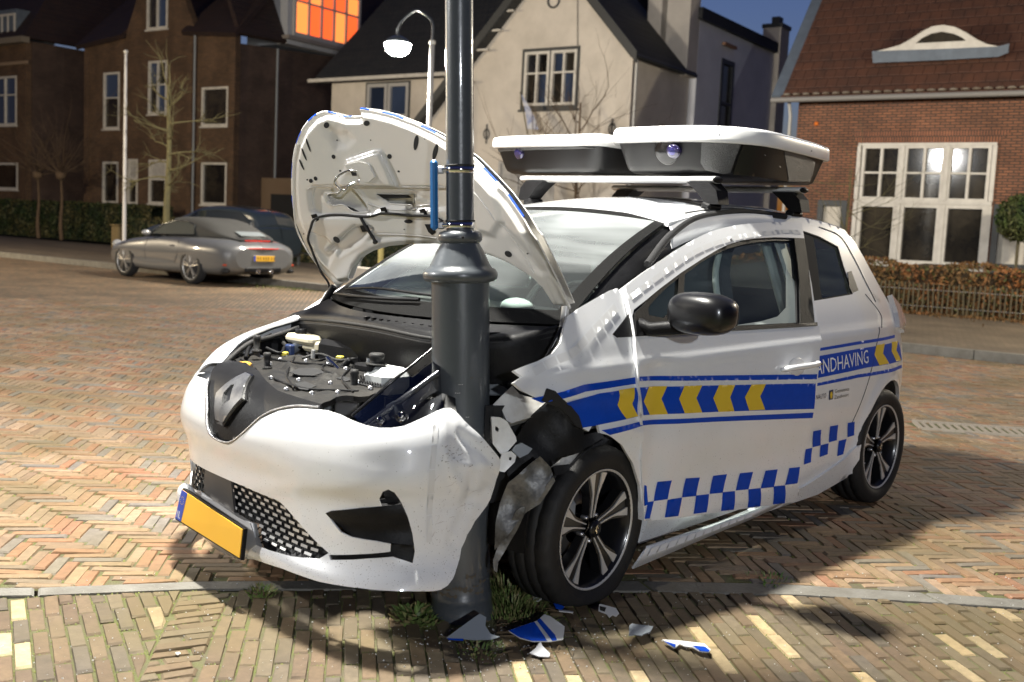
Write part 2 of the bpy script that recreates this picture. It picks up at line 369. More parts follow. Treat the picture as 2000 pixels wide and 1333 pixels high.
def paint(name, c, dirt=True):
    """clear-coated car paint, a little road film and fine orange peel"""
    m = mat(name, c, rough=.38, coat=1., spec=.4); N = m.node_tree.nodes; L = m.node_tree.links; b = N['Principled BSDF']
    tc = N.new('ShaderNodeTexCoord'); nz = N.new('ShaderNodeTexNoise'); nz.inputs['Scale'].default_value = 3.; nz.inputs['Detail'].default_value = 8; nz.inputs['Roughness'].default_value = .7; L.new(tc.outputs['Object'], nz.inputs['Vector'])
    mr = N.new('ShaderNodeMapRange'); mr.inputs[1].default_value = .4; mr.inputs[2].default_value = .75; mr.inputs[3].default_value = .02; mr.inputs[4].default_value = .16; L.new(nz.outputs[0], mr.inputs[0]); L.new(mr.outputs[0], b.inputs['Coat Roughness'])
    if dirt:
        sp = N.new('ShaderNodeTexNoise'); sp.inputs['Scale'].default_value = 220; sp.inputs['Detail'].default_value = 1; L.new(tc.outputs['Object'], sp.inputs['Vector'])
        s2 = N.new('ShaderNodeSeparateXYZ'); L.new(tc.outputs['Object'], s2.inputs[0]); m3 = N.new('ShaderNodeMapRange'); m3.inputs[1].default_value = .15; m3.inputs[2].default_value = .7; m3.inputs[3].default_value = .30; m3.inputs[4].default_value = .22; L.new(s2.outputs[2], m3.inputs[0])
        lt = N.new('ShaderNodeMath'); lt.operation = 'LESS_THAN'; L.new(sp.outputs[0], lt.inputs[0]); L.new(m3.outputs[0], lt.inputs[1])
        mx = N.new('ShaderNodeMix'); mx.data_type = 'RGBA'; L.new(lt.outputs[0], mx.inputs[0]); mx.inputs[7].default_value = (.12, .10, .08, 1)
        m2 = N.new('ShaderNodeMix'); m2.data_type = 'RGBA'; m2.inputs[6].default_value = (*c, 1); m2.inputs[7].default_value = (c[0]*.95, c[1]*.94, c[2]*.92, 1); mq = N.new('ShaderNodeMapRange'); mq.inputs[1].default_value = .45; mq.inputs[2].default_value = .8; L.new(nz.outputs[0], mq.inputs[0]); L.new(mq.outputs[0], m2.inputs[0])
        L.new(m2.outputs[2], mx.inputs[6]); L.new(mx.outputs[2], b.inputs['Base Color'])
    return m
WHITE = paint('white_car_paint', (.80, .81, .82)); INNER = mat('inner_hood_paint', (.67, .65, .61), rough=.3, coat=.8, croughness=.1)
BLUE = mat('blue_reflective_film', (.004, .060, .46), rough=.5, spec=.15, noise=.12, nscale=30); YEL = mat('yellow_reflective_film', (.72, .50, .04), rough=.5, spec=.2)
FILM = mat('white_lettering_film', (.85, .85, .85), rough=.4); TAPE = mat('pale_contour_tape', (.70, .70, .695), rough=.55, spec=.25)
BLKP = mat('black_plastic', (.010, .010, .011), rough=.5, spec=.18, noise=.4, nscale=14, bump=.15, bscale=120); BLKG = mat('black_gloss', (.008, .008, .009), rough=.3, coat=.35, spec=.35, croughness=.14)
BLKM = mat('matt_black', (.012, .012, .013), rough=.85); RUB = mat('tyre_rubber', (.013, .0125, .012), rough=.68, noise=.4, nscale=20, bump=.2, bscale=150)
ALU = mat('machined_alloy', (.58, .57, .55), rough=.33, metal=.35, coat=.3); CHR = mat('chrome', (.80, .80, .80), rough=.08, metal=1.); STEEL = mat('bare_steel', (.42, .42, .43), rough=.32, metal=.9, bump=.4, bscale=12)
GREY = mat('primer_grey_plastic', (.23, .25, .27), rough=.55); POST = mat('anthracite_post_paint', (.062, .070, .078), rough=.34, coat=.5, bump=.06, bscale=90, rn=.08)
# ================================================================== GROUND
def island_mat(name, cols, rough=.8, per_object=False, bump=.35, spec=.4):
    m = bpy.data.materials.new(name); m.use_nodes = True; N = m.node_tree.nodes; L = m.node_tree.links; b = N['Principled BSDF']
    b.inputs['Specular IOR Level'].default_value = spec
    if per_object: g = N.new('ShaderNodeObjectInfo'); src = g.outputs['Random']
    else: g = N.new('ShaderNodeNewGeometry'); src = g.outputs['Random Per Island']
    rp = N.new('ShaderNodeValToRGB'); rp.color_ramp.interpolation = 'CONSTANT'; E = rp.color_ramp.elements
    while len(E) < len(cols): E.new(.5)
    for i, c in enumerate(cols): E[i].position = i/len(cols); E[i].color = (*c, 1)
    L.new(src, rp.inputs[0]); tc = N.new('ShaderNodeTexCoord'); geo = N.new('ShaderNodeNewGeometry')
    nz = N.new('ShaderNodeTexNoise'); nz.inputs['Scale'].default_value = 26; nz.inputs['Detail'].default_value = 8; nz.inputs['Roughness'].default_value = .75; L.new(geo.outputs['Position'], nz.inputs['Vector'])
    mr = N.new('ShaderNodeMapRange'); mr.inputs[1].default_value = .3; mr.inputs[2].default_value = .7; mr.inputs[3].default_value = .62; mr.inputs[4].default_value = 1.25; L.new(nz.outputs[0], mr.inputs[0])
    mx = N.new('ShaderNodeMix'); mx.data_type = 'RGBA'; mx.blend_type = 'MULTIPLY'; mx.inputs[0].default_value = 1; L.new(rp.outputs[0], mx.inputs[6]); L.new(mr.outputs[0], mx.inputs[7])
    # moss and grime in drifts
    n2 = N.new('ShaderNodeTexNoise'); n2.inputs['Scale'].default_value = 1.3; n2.inputs['Detail'].default_value = 6; L.new(geo.outputs['Position'], n2.inputs['Vector'])
    m2 = N.new('ShaderNodeMapRange'); m2.inputs[1].default_value = .40; m2.inputs[2].default_value = .66; m2.inputs[4].default_value = .62; L.new(n2.outputs[0], m2.inputs[0])
    x2 = N.new('ShaderNodeMix'); x2.data_type = 'RGBA'; x2.inputs[7].default_value = (.135, .105, .045, 1); L.new(m2.outputs[0], x2.inputs[0]); L.new(mx.outputs[2], x2.inputs[6]); L.new(x2.outputs[2], b.inputs['Base Color'])
    r2 = N.new('ShaderNodeMapRange'); r2.inputs[3].default_value = rough-.22; r2.inputs[4].default_value = rough+.1; L.new(nz.outputs[0], r2.inputs[0]); L.new(r2.outputs[0], b.inputs['Roughness'])
    bp = N.new('ShaderNodeBump'); bp.inputs['Strength'].default_value = bump; bp.inputs['Distance'].default_value = .006; L.new(nz.outputs[0], bp.inputs['Height']); L.new(bp.outputs[0], b.inputs['Normal'])
    return m
RC = [(.31, .175, .095), (.28, .17, .095), (.34, .225, .13), (.30, .205, .12), (.19, .165, .14), (.31, .155, .085), (.25, .165, .11), (.35, .24, .155), (.215, .19, .155), (.29, .145, .085), (.31, .215, .14), (.22, .165, .115), (.27, .19, .12)]
SC = [(.14, .096, .058), (.12, .082, .052), (.155, .110, .067), (.11, .085, .058), (.135, .106, .072), (.16, .108, .064), (.13, .090, .058), (.115, .094, .07), (.15, .118, .077)]
M_R1 = island_mat('road_brick_single', RC, per_object=True); M_R2 = island_mat('road_brick_mass', RC)
M_S1 = island_mat('pavement_brick_single', SC, per_object=True); M_S2 = island_mat('pavement_brick_mass', SC)
M_YB = island_mat('yellow_paving_brick', [(.50, .38, .22), (.44, .34, .20), (.47, .35, .19)], per_object=True)
SAND = mat('joint_sand_and_moss', (.12, .10, .065), rough=.95, c2=(.12, .14, .035), nscale=9, bump=.8, bscale=140)
FARR = brickmat('far_road_brick', (.30, .185, .105), (.17, .125, .08), (.085, .075, .04), bw=.21, rh=.075, ms=.012, axis='G', rot=math.radians(-50), rough=.75, bump=.5)
FARP = brickmat('far_pavement_brick', (.17, .125, .085), (.13, .10, .07), (.06, .06, .03), bw=.20, rh=.055, ms=.006, axis='G', rot=math.radians(-50), rough=.8)
EARTH = mat('dark_earth', (.05, .045, .03), rough=.95, c2=(.03, .045, .015), nscale=2)
CONC = mat('kerb_concrete', (.20, .19, .165), rough=.85, c2=(.13, .12, .10), nscale=7, bump=.5, bscale=60)
def sheet(name, pts, m, parent=None, kind='structure', thick=0.):
    mb = MB(); P = [np.asarray(p, float) for p in pts]; P = [p if len(p) == 3 else np.array([*p, 0]) for p in P]
    n = len(P); ar = sum(P[i][0]*P[(i+1) % n][1]-P[(i+1) % n][0]*P[i][1] for i in range(n))
    if ar < 0: P = P[::-1]
    if thick: mb.prism([(p[0], p[1]) for p in P], thick, o=(0, 0, P[0][2]-thick))
    else: mb.add(P, [tuple(range(n))])
    o = mb.build(name, m, parent); 
    if kind: o['kind'] = kind
    return o
g0 = sheet('ground', [(-300, -300, -.05), (300, -300, -.05), (300, 300, -.05), (-300, 300, -.05)], EARTH)
# kerb line along the near pavement, measured on the ground
KR = [(9.4, -7.2)]+[tuple(atZ(*p)[:2]) for p in ((0, 1152), (378, 1137), (900, 1134), (1430, 1137), (1700, 1150), (2000, 1175))]+[(-6.5, 7.6)]
KS = [(9.5, -7.05)]+[tuple(atZ(*p)[:2]) for p in ((0, 1167), (400, 1151), (900, 1152), (1430, 1157), (1700, 1169), (2000, 1190))]+[(-6.4, 7.75)]
road = sheet('road', [st(-60, -12.3-3.4, -.022), st(60, -6.7, -.022), st(60, 2, -.022)]+[np.array([*p, -.022]) for p in KR[::-1]]+[st(-8, 16, -.022), st(-60, 16, -.022)], FARR)
pave = sheet('pavement', [np.array([*p, -.007]) for p in KS]+[np.array([2, 20, -.007]), np.array([20, 12, -.007])], SAND)
# the pavements across the street: raised, behind their kerbs
def wk(u): return -11.08+.072*u if u < 0 else -11.08+.03*u
UU_ = [-75, -55, -40, -28, -22, -17, -13, -8, -4, 0, 4, 10, 20, 40]
farpave = sheet('far_pavement', [st(u, wk(u)-.14, .10) for u in UU_]+[st(40, -18.9, .10), st(-20, -19.5, .10), st(-75, -26, .10)], FARP, thick=.2)
fk = empty('far_kerb', st(-4, -11.3, 0)); fk['kind'] = 'structure'
for a, b in zip(UU_[:-1], UU_[1:]):
    n = max(1, int((b-a)/1.0)) if -24 < a < 8 else 1
    for k in range(n):
        u0 = a+(b-a)*k/n; u1 = a+(b-a)*(k+1)/n-.012; P = [st(u0, wk(u0)), st(u1, wk(u1)), st(u1, wk(u1)-.15), st(u0, wk(u0)-.15)]
        MB().prism([(p[0], p[1]) for p in P][::-1], .14, o=(0, 0, -.02)).build('kerb_stone', CONC, fk)
# near kerb: flush concrete stones
nk = empty('kerb', (0, 0, 0)); nk['kind'] = 'structure'
def along(L, t):
    P = np.array(L); d = np.r_[0, np.cumsum(np.linalg.norm(np.diff(P, axis=0), axis=1))]; return np.array([np.interp(t*d[-1], d, P[:, 0]), np.interp(t*d[-1], d, P[:, 1])])
nst = 19
for k in range(nst):
    t0, t1 = k/nst, (k+1)/nst-.0004; m_ = (t0+t1)/2
    P = [along(KR, t0), along(KR, m_), along(KR, t1), along(KS, t1), along(KS, m_), along(KS, t0)]; P = [p.copy() for p in P]
    c = sum(P)/6; P = [c+(p-c)*(.996, .996) for p in P]
    n = 6; mb = MB(); ar = sum(P[i][0]*P[(i+1) % n][1]-P[(i+1) % n][0]*P[i][1] for i in range(n)); P = P if ar > 0 else P[::-1]
    Q = [c+(p-c)*.985 for p in P]; z = .001+.002*rng.random()
    V = [(*p, -.06) for p in P]+[(*p, z-.006) for p in P]+[(*q, z) for q in Q]
    mb.add(V, [(i, (i+1) % n, n+(i+1) % n, n+i) for i in range(n)]+[(n+i, n+(i+1) % n, 2*n+(i+1) % n, 2*n+i) for i in range(n)]+[tuple(range(2*n, 3*n))]); mb.build('kerb_stone', CONC, nk)
# ---- clay bricks laid one by one
def clip(poly, half):
    """convex polygon against half planes (a, b, c): a x + b y + c >= 0"""
    P = [np.array(p) for p in poly]
    for a, b, c in half:
        if not P: return []
        out = []
        for i in range(len(P)):
            p, q = P[i], P[(i+1) % len(P)]; dp, dq = a*p[0]+b*p[1]+c, a*q[0]+b*q[1]+c
            if dp >= 0: out.append(p)
            if dp*dq < 0: out.append(p+(q-p)*dp/(dp-dq))
        P = out
    return P
def halfs(poly):
    c = np.mean(poly, axis=0); H = []
    for i in range(len(poly)):
        p, q = np.array(poly[i]), np.array(poly[(i+1) % len(poly)]); n = np.array([-(q-p)[1], (q-p)[0]]); n = n/np.linalg.norm(n)
        if n@(c-p) < 0: n = -n
        H.append((n[0], n[1], -n@p))
    return H
def area(P): return .5*abs(sum(P[i][0]*P[(i+1) % len(P)][1]-P[(i+1) % len(P)][0]*P[i][1] for i in range(len(P))))
def brick_verts(P, z, tilt=(0, 0), inset=.0055):
    P = [np.asarray(p, float) for p in P]; n = len(P)
    if sum(P[i][0]*P[(i+1) % n][1]-P[(i+1) % n][0]*P[i][1] for i in range(n)) < 0: P = P[::-1]
    c = sum(P)/n; Q = []
    for p in P:
        d = c-p; L = np.linalg.norm(d); Q.append(p+d/L*min(inset*1.5, L*.4)*(.7+.7*rng.random()))
    zz = lambda p: z+tilt[0]*(p-c)[0]+tilt[1]*(p-c)[1]
    V = [(*p, -.035) for p in P]+[(*p, zz(p)-.007) for p in P]+[(*q, zz(q)) for q in Q]
    F = [(i, (i+1) % n, n+(i+1) % n, n+i) for i in range(n)]+[(n+i, n+(i+1) % n, 2*n+(i+1) % n, 2*n+i) for i in range(n)]+[tuple(range(2*n, 3*n))]
    return V, F
def rectp(c, ang, L, W):
    e = np.array([math.cos(ang), math.sin(ang)]); f = np.array([-e[1], e[0]]); c = np.asarray(c, float)
    j = lambda: (rng.random(2)-.5)*.004
    return [c-e*L/2-f*W/2+j(), c+e*L/2-f*W/2+j(), c+e*L/2+f*W/2+j(), c-e*L/2+f*W/2+j()]
def visible(c, far=13.):
    d = np.array([c[0], c[1], 0])-CAM; z = d@FW
    if z < 1.2 or z > far: return False
    x = 1000+FPX*(d@RT)/z; y = 666.5-FPX*(d@UP)/z
    return -260 < x < 2260 and y < 1800
def lay(bricks, parent, m1, m2, name='brick', yellow=()):
    """bricks: list of polygons; nearest 300 seen in the frame become objects, the rest one mesh of real bricks"""
    inf = []
    for P in bricks:
        c = sum(P)/len(P); d = np.array([c[0], c[1], 0])-CAM; z = d@FW; x = 1000+FPX*(d@RT)/z; y = 666.5-FPX*(d@UP)/z
        inf.append((0 if (0 < x < 2000 and y < 1333) else 1, z, c, P))
    inf.sort(key=lambda t: (t[0], t[1])); mass = MB(); cnt = 0
    for o_, z, c, P in inf:
        ye = any(inpoly(np.array([y]), P)[0] for y in yellow)
        V, F = brick_verts(P, (rng.random()-.5)*.007, (rng.random(2)-.5)*.05)
        if cnt < 300 or ye:
            V = [(a-c[0], b-c[1], h) for a, b, h in V]; o = MB().add(V, F).build(name, M_YB if ye else m1, parent, local=True); o.location = (c[0], c[1], 0); cnt += 1
        else: mass.add(V, F)
    o = mass.build('brick_field', m2, parent); o['kind'] = 'stuff'
BL, BW = .203, .0515
# road: herringbone at 49 / 139 degrees
A0 = math.radians(49); ea = np.array([math.cos(A0), math.sin(A0)]); eb = np.array([-ea[1], ea[0]])
kpoly = [np.array(p) for p in KR]
def roadside(c):   # signed side of the kerb line: True on the road
    j = min(range(len(kpoly)-1), key=lambda i: segdist([c], [kpoly[i], kpoly[i+1]])[0]); p, q = kpoly[j], kpoly[j+1]
    d = q-p; return (d[0]*(c-p)[1]-d[1]*(c-p)[0]), segdist([c], [p, q])[0]
sgn = 1 if roadside(np.array([-3., -3.]))[0] > 0 else -1
DR0 = [atZ(*p)[:2] for p in ((1862, 821), (2025, 833), (2018, 862), (1852, 851))]
drc = sum(DR0)/4; dre = (DR0[1]-DR0[0]); dre /= np.linalg.norm(dre)
rb = []; org = np.array([.9, -.9]); n2 = 8
wob = lambda p: p+np.array([.05*math.sin(p[0]*.9+p[1]*.5), .05*math.sin(p[1]*1.1-p[0]*.4)])
for j in range(-290, 290):
    for i in range(-290, 290):
        hz = (i-j) % n2 == 0; vt = (j-(i-n2+1)) % n2 == 0
        for kind in ((0,) if hz else ())+((1,) if vt else ()):
            # kind 0: occupies cells i..i+3 of row j; kind 1: occupies rows j..j+3 of column i
            if kind == 0: p = org+ea*(i+2)*BW*1.0+eb*(j+.5)*BW
            else: p = org+ea*(i+.5)*BW+eb*(j+2)*BW
            p = wob(p)
            if not visible(p, 16.2): continue
            s, dd = roadside(p)
            if s*sgn < 0 or abs(p[0]) > 16: continue
            if np.linalg.norm(p-drc) < .62 and abs((p-drc)@np.array([-dre[1], dre[0]])) < .22: continue
            P = rectp(p, A0 if kind == 0 else A0+PI/2, BL-.004, BW-.0045)
            if dd < .14:
                q = min(range(len(kpoly)-1), key=lambda i_: segdist([p], [kpoly[i_], kpoly[i_+1]])[0]); a, b = kpoly[q], kpoly[q+1]; nn = np.array([-(b-a)[1], (b-a)[0]])*sgn; nn /= np.linalg.norm(nn)
                P = clip(P, [(nn[0], nn[1], -nn@a-.004)])
                if len(P) < 3 or area(P) < .0015: continue
            rb.append(P)
lay(rb, road, M_R1, M_R2)
near = [atZ(x, y)[:2] for x, y in ((-260, 560), (2260, 640), (2260, 1180), (-260, 1165))]
arc = []
for x in range(-260, 2261, 120):
    r_ = ray(x, 560); r_ = r_[:2]/np.linalg.norm(r_[:2]); t_ = 16.05/(r_@FW[:2]); q = CAM[:2]+r_*t_; arc.append(q)
sheet('joint_sand', [np.array([*p, -.007]) for p in [tuple(atZ(-260, 1165)[:2]), (1.4, -.6), (.3, .4), (-1.3, 1.9), tuple(atZ(2260, 1190)[:2])]+[tuple(q) for q in arc[::-1]]], SAND, road, kind='stuff')
# near pavement: running bond in three fields cut against one another
seam = [atZ(*p)[:2] for p in ((450, 1166), (383, 1322))]; sd = seam[1]-seam[0]; s2 = seam[1]+sd*6
wl = [atZ(*p)[:2] for p in ((338, 1166), (392, 1210), (300, 1290), (250, 1345))]
kd = lambda L: [np.array(p) for p in L]
far1 = seam[0]+sd*(-2)
nR = np.array([-(sd)[1], sd[0]]); nR /= np.linalg.norm(nR)
if nR@(np.array([0., 2.])-seam[0]) < 0: nR = -nR
HR = (nR[0], nR[1], -nR@seam[0])                         # to the right of the seam
wd = wl[3]-wl[0]; nW = np.array([-wd[1], wd[0]]); nW /= np.linalg.norm(nW)
if nW@(seam[1]-wl[0]) < 0: nW = -nW
HW = (nW[0], nW[1], -nW@wl[0]-.02)
neg = lambda h: (-h[0], -h[1], -h[2]-.006)
yell = [atZ(*p)[:2] for p in ((30, 1190), (36, 1285), (289, 1194), (260, 1218), (3, 1254), (335, 1295), (1481, 1208), (1529, 1253), (1559, 1181), (1610, 1217), (1850, 1250), (1910, 1256), (1850, 1295), (1700, 1322), (1970, 1208), (1406, 1283), (1388, 1266), (1035, 1325), (1108, 1325), (1250, 1330))]
sb = []
kp2 = [np.array(p) for p in KS]
PB = np.array([.43, .55])
def field(ang, halfp, o=(1.05, .617)):
    e = np.array([math.cos(ang), math.sin(ang)]); f = np.array([-e[1], e[0]])
    for j in range(-110, 110):
        for i in range(-30, 30):
            p = np.array(o)+f*(j+.5)*(BW+.002)+e*(i+.5+(.5 if j % 2 else 0)+.06*math.sin(j*1.7))*(BL+.003)
            p = p+np.array([.012*math.sin(p[0]*3.1+p[1]*2), .012*math.sin(p[1]*2.7)])
            if not visible(p, 9): continue
            P = rectp(p, ang, BL-.004, BW-.0045); q = min(range(len(kp2)-1), key=lambda i_: segdist([p], [kp2[i_], kp2[i_+1]])[0]); a, b = kp2[q], kp2[q+1]; nn = -np.array([-(b-a)[1], (b-a)[0]])*sgn; nn /= np.linalg.norm(nn)
            P = clip(P, [(nn[0], nn[1], -nn@a-.004)]+halfp)
            if len(P) < 3 or area(P) < .0012: continue
            c = sum(P)/len(P)
            if np.linalg.norm(c-PB) < .15: continue
            sb.append(P)
field(math.radians(50), [HR]); field(math.radians(-112), [neg(HW), neg(HR)], o=(1.6, -.35)); field(math.radians(-22), [HW, neg(HR)], o=(1.3, .1))
lay(sb, pave, M_S1, M_S2, yellow=yell)
# moss cushions and grass sprigs in the joints: nobody could count them
MOSS = mat('moss', (.11, .125, .035), rough=.9, c2=(.17, .18, .045), nscale=30); GRASS = mat('grass_blade', (.06, .12, .025), rough=.6, c2=(.12, .17, .04), nscale=12)
mb = MB()
def mossat(c, r):
    n = 6; a0 = rng.random()*6; V = [(c[0]+r*(.6+.6*rng.random())*math.cos(a0+2*PI*k/n), c[1]+r*(.6+.6*rng.random())*math.sin(a0+2*PI*k/n), -.008) for k in range(n)]+[(c[0], c[1], -.001+r*.35)]
    mb.add(V, [(k, (k+1) % n, n) for k in range(n)], True)
for P in sb+rb[:0]:
    c = sum(P)/len(P)
    for k in range(int(rng.random()*10*(1.3 if math.sin(c[0]*2.1+c[1]*1.7)+(c[0]-.8) > -.3 else .3))):
        i = rng.integers(len(P)); t = rng.random(); q = P[i]*t+P[(i+1) % len(P)]*(1-t); mossat(q+(q-c)/np.linalg.norm(q-c)*.003, .0025+.004*rng.random()**2)
for P in rb:
    c = sum(P)/len(P); dd = np.linalg.norm(c-CAM[:2])
    if dd > 8: continue
    for k in range(int(rng.random()*(2.6 if math.sin(c[0]*1.3-c[1]*.9)+math.sin(c[1]*2.3) > -.4 else .9))):
        i = rng.integers(len(P)); t = rng.random(); q = P[i]*t+P[(i+1) % len(P)]*(1-t); mossat(q+(q-c)/np.linalg.norm(q-c)*.003, .004+.007*rng.random())
o = mb.build('joint_moss', MOSS); tag(o, 'yellow-green moss growing in the joints of the brick paving', 'moss', kind='stuff')
# drain grate in the far gutter
dg = empty('drain_grate', (*drc, 0), 'rusty iron drain grate set in the brick road right of the rear wheel', 'drain grate')
IRON = mat('cast_iron', (.30, .26, .21), rough=.7, metal=.1, bump=.5)
f_ = np.array([-dre[1], dre[0]]); R_ = basis([*dre, 0], [*f_, 0], [0, 0, 1]); Lg, Wg = 1.12, .36
mb = MB()
for s in (-1, 1): mb.box((drc[0]+f_[0]*s*Wg/2, drc[1]+f_[1]*s*Wg/2, -.004), (Lg, .03, .03), R_); mb.box((drc[0]+dre[0]*s*Lg/2, drc[1]+dre[1]*s*Lg/2, -.004), (.03, Wg-.032, .03), R_)
mb.build('frame', IRON, dg)
MB().box((*drc, -.03), (Lg, Wg, .01), R_).build('gully', BLKM, dg)
for k in range(17): p = drc+dre*(-Lg/2+.03+(k+.5)*(Lg-.06)/17); MB().box((p[0], p[1], -.004), (.022, Wg-.034, .02), R_).build('bar', IRON, dg)
# ================================================================== THE CRASHED ENFORCEMENT CAR
car = empty('enforcement_car', (-1.2, 0, 0), 'white enforcement hatchback crashed into the lamp post, hood up, front corner torn', 'car')
_p = nspline([(-.1, .74), (.12, .800), (.25, .842), (.40, .850), (.55, .866), (.68, .874), (.82, .866), (.93, .842), (1.0, .815), (1.1, .768), (1.25, .695), (1.42, .607), (1.52, .545), (1.62, .47)])
_w = nspline([(-3.1, .80), (-2.9, .865), (-2.7, .92), (-2.4, .972), (-2.0, .998), (-1.3, 1.0), (-.5, 1.0), (.1, .995), (.4, .965), (.7, .90), (.9, .80)])
def sideY(x, z, lips=True):
    y = _p(z)*_w(x)
    sh = lambda q: np.exp(-q*q)
    y = y-.012*sh((z-.40)/.10)*sh((x+1.0)/.9)                              # hollow along the lower doors
    y = y+.008*sh((z-(.90-.02*x))/.028)                                    # shoulder crease
    for cx in ((-2.54, 0.) if lips else ()):
        r = np.hypot(x-cx, z-.30); y = y+.016*sh((r-.37)/.045)*(z > .0)     # wheel arch lips
    return y
fL = lambda u, v: np.stack([u, sideY(u, v), v], 1)
fR = lambda u, v: np.stack([u, -sideY(u, v), v], 1)
SL = Surf(fL, -2.95, .85, .0, 1.6, (0, 1, .2)); SR = Surf(fR, -2.95, .85, .0, 1.6, (0, -1, .2))
_ze = nspline([(-.75, 1.452), (-1.0, 1.488), (-1.4, 1.517), (-1.9, 1.512), (-2.4, 1.468), (-2.6, 1.42)])
def froof(u, v):
    ze = _ze(v); y = sideY(v, ze); k = 1-np.abs(u)**2.3; return np.stack([v+.0*u, y*u, ze+.060*k], 1)
SROOF = Surf(froof, -1, 1, -2.6, -.7, (0, 0, 1))
def fws(u, v):
    q = 1-u*u; yc = .035*(1-v); bx = .12+.20*q; tx = -.72+.09*q; z0 = 1.055-.012*q; z1 = 1.452+.035*q; b = .035*np.sin(PI*v)
    return np.stack([bx+(tx-bx)*v+b*.5, (.655+(.545-.655)*v)*u+yc, z0+(z1-z0)*v+b*.8], 1)
SWS = Surf(fws, -1, 1, 0, 1, (.6, 0, 1))
def arc_xz(cx, cz, r, a0, a1, n=16): return [('uv', cx+r*math.cos(math.radians(a0+(a1-a0)*k/n)), cz+r*math.sin(math.radians(a0+(a1-a0)*k/n))) for k in range(n+1)]
def uvs(L): return [('uv', a, b) for a, b in L]
REAR = [(-2.42, 1.462), (-2.50, 1.40), (-2.57, 1.28), (-2.66, 1.15), (-2.78, 1.02), (-2.82, .95), (-2.85, .85), (-2.90, .70), (-2.935, .55), (-2.93, .40), (-2.90, .28), (-2.88, .24)]
# --- rear flank: rear door and quarter in one sweep, its window cut out
flank = uvs([(-1.58, 1.517), (-1.9, 1.512), (-2.2, 1.493)]+REAR)+arc_xz(-2.54, .30, .365, -12, 184)+uvs([(-2.17, .20), (-1.9, .165), (-1.5, .15), (-1.50, 1.0), (-1.55, 1.2)])
qwin = [(1560, 448), (1600, 462), (1637, 482), (1648, 520), (1662, 560), (1666, 575), (1590, 588), ('uv', -1.60, 1.06), ('uv', -1.64, 1.40)]
body = panel('body', SL, flank, WHITE, car, holes=[qwin], step=.020, thick=.02)
def inset(L, k, c=None): A = np.array(L); c = A.mean(0) if c is None else c; return [c+(p-c)*k for p in A]
qw = SL.uv(qwin); GLQ = glass('side_glass', (.78, .84, .82), haze=.10); GLD = glass('door_glass', (.80, .88, .85), haze=.07)
o = panel('rear_side_window', SL, [p for p in inset(qw, 1.03)], GLQ, car, off=-.010, thick=0, step=.06, px=False)
panel('window_seal', SL, inset(qw, 1.012), BLKM, car, holes=[inset(qw, .955)], off=-.001, thick=.006, step=.06, px=False)
panel('quarter_trim', SL, [(1655, 532), (1662, 530), (1676, 568), (1664, 573), (1658, 560)], BLKP, car, off=.003, thick=.004, step=.05)
panel('rear_arch_liner', SL, [p for p in uvs([(-2.98, .05), (-2.93, .75), (-2.5, .80), (-2.1, .72), (-2.1, .05)])], BLKM, car, off=-.22, thick=.01, step=.2)
# seams: rear door edge, bumper seam, hatch seam
def seam_line(name, pts, r=.0022, m=BLKM, off=.0005):
    uv = SL.uv(pts); uv = cr([tuple(p) for p in uv], 6); P = SL.P(np.array(uv), off); return MB().tube(P, r, 5).build(name, m, car)
seam_line('door_seam', [(1717, 640), (1716, 655), (1708, 690), (1700, 730), (1680, 790), (1662, 830)])
seam_line('bumper_seam', [(1722, 640), (1720, 615), (1690, 575)])
seam_line('rain_gutter', [(1600, 444), (1640, 462), (1665, 500), (1690, 550), (1710, 590)], .003)
# tail lamp
TAILR = mat('tail_lamp_red', (.35, .02, .02), rough=.1, coat=1); TAILC = mat('tail_lamp_clear', (.72, .70, .68), rough=.08, coat=1)
panel('tail_lamp', SL, [(1735, 578), (1752, 600), (1762, 625), ('uv', -2.84, .90), (1757, 645), (1750, 640), (1746, 612)], TAILC, car, off=.022, thick=.03, step=.03)
# right flank with closed doors
flr = [(p[1], p[2]) for p in flank if isinstance(p[0], str)][:14]
rl = [('uv', -.72, 1.452), ('uv', -.85, 1.475)]+flank[:len(REAR)+4]+arc_xz(-2.54, .30, .365, -12, 184)+uvs([(-2.17, .20), (-1.9, .165), (-.6, .15), (-.36, .20)])+arc_xz(0, .30, .365, -12+4, 90)[:1]
rl = uvs([(-.74, 1.452), (-1.0, 1.488), (-1.4, 1.517), (-1.9, 1.512), (-2.2, 1.493)]+REAR)+arc_xz(-2.54, .30, .365, -12, 184)+uvs([(-2.17, .20), (-1.9, .165), (-.6, .15), (-.37, .20)])+arc_xz(0, .30, .365, 184, -10)+uvs([(.40, .30), (.62, .35), (.66, .60), (.62, .72), (.52, .80), (.35, .87), (.18, .94), (.05, 1.02)])
rwin1 = [(-.28, 1.08), (-.50, 1.22), (-.85, 1.38), (-1.15, 1.425), (-1.32, 1.43), (-1.36, 1.07)]
rwin2 = [(-1.46, 1.07), (-1.43, 1.43), (-1.9, 1.42), (-2.12, 1.34), (-2.22, 1.14)]
panel('right_flank', SR, rl, WHITE, car, holes=[[('uv', *p) for p in rwin1], [('uv', *p) for p in rwin2]], step=.05, thick=.02)
for w_ in (rwin1, rwin2): panel('right_window', SR, inset(w_, 1.03), GLQ, car, off=-.010, thick=.003, step=.08, px=False)
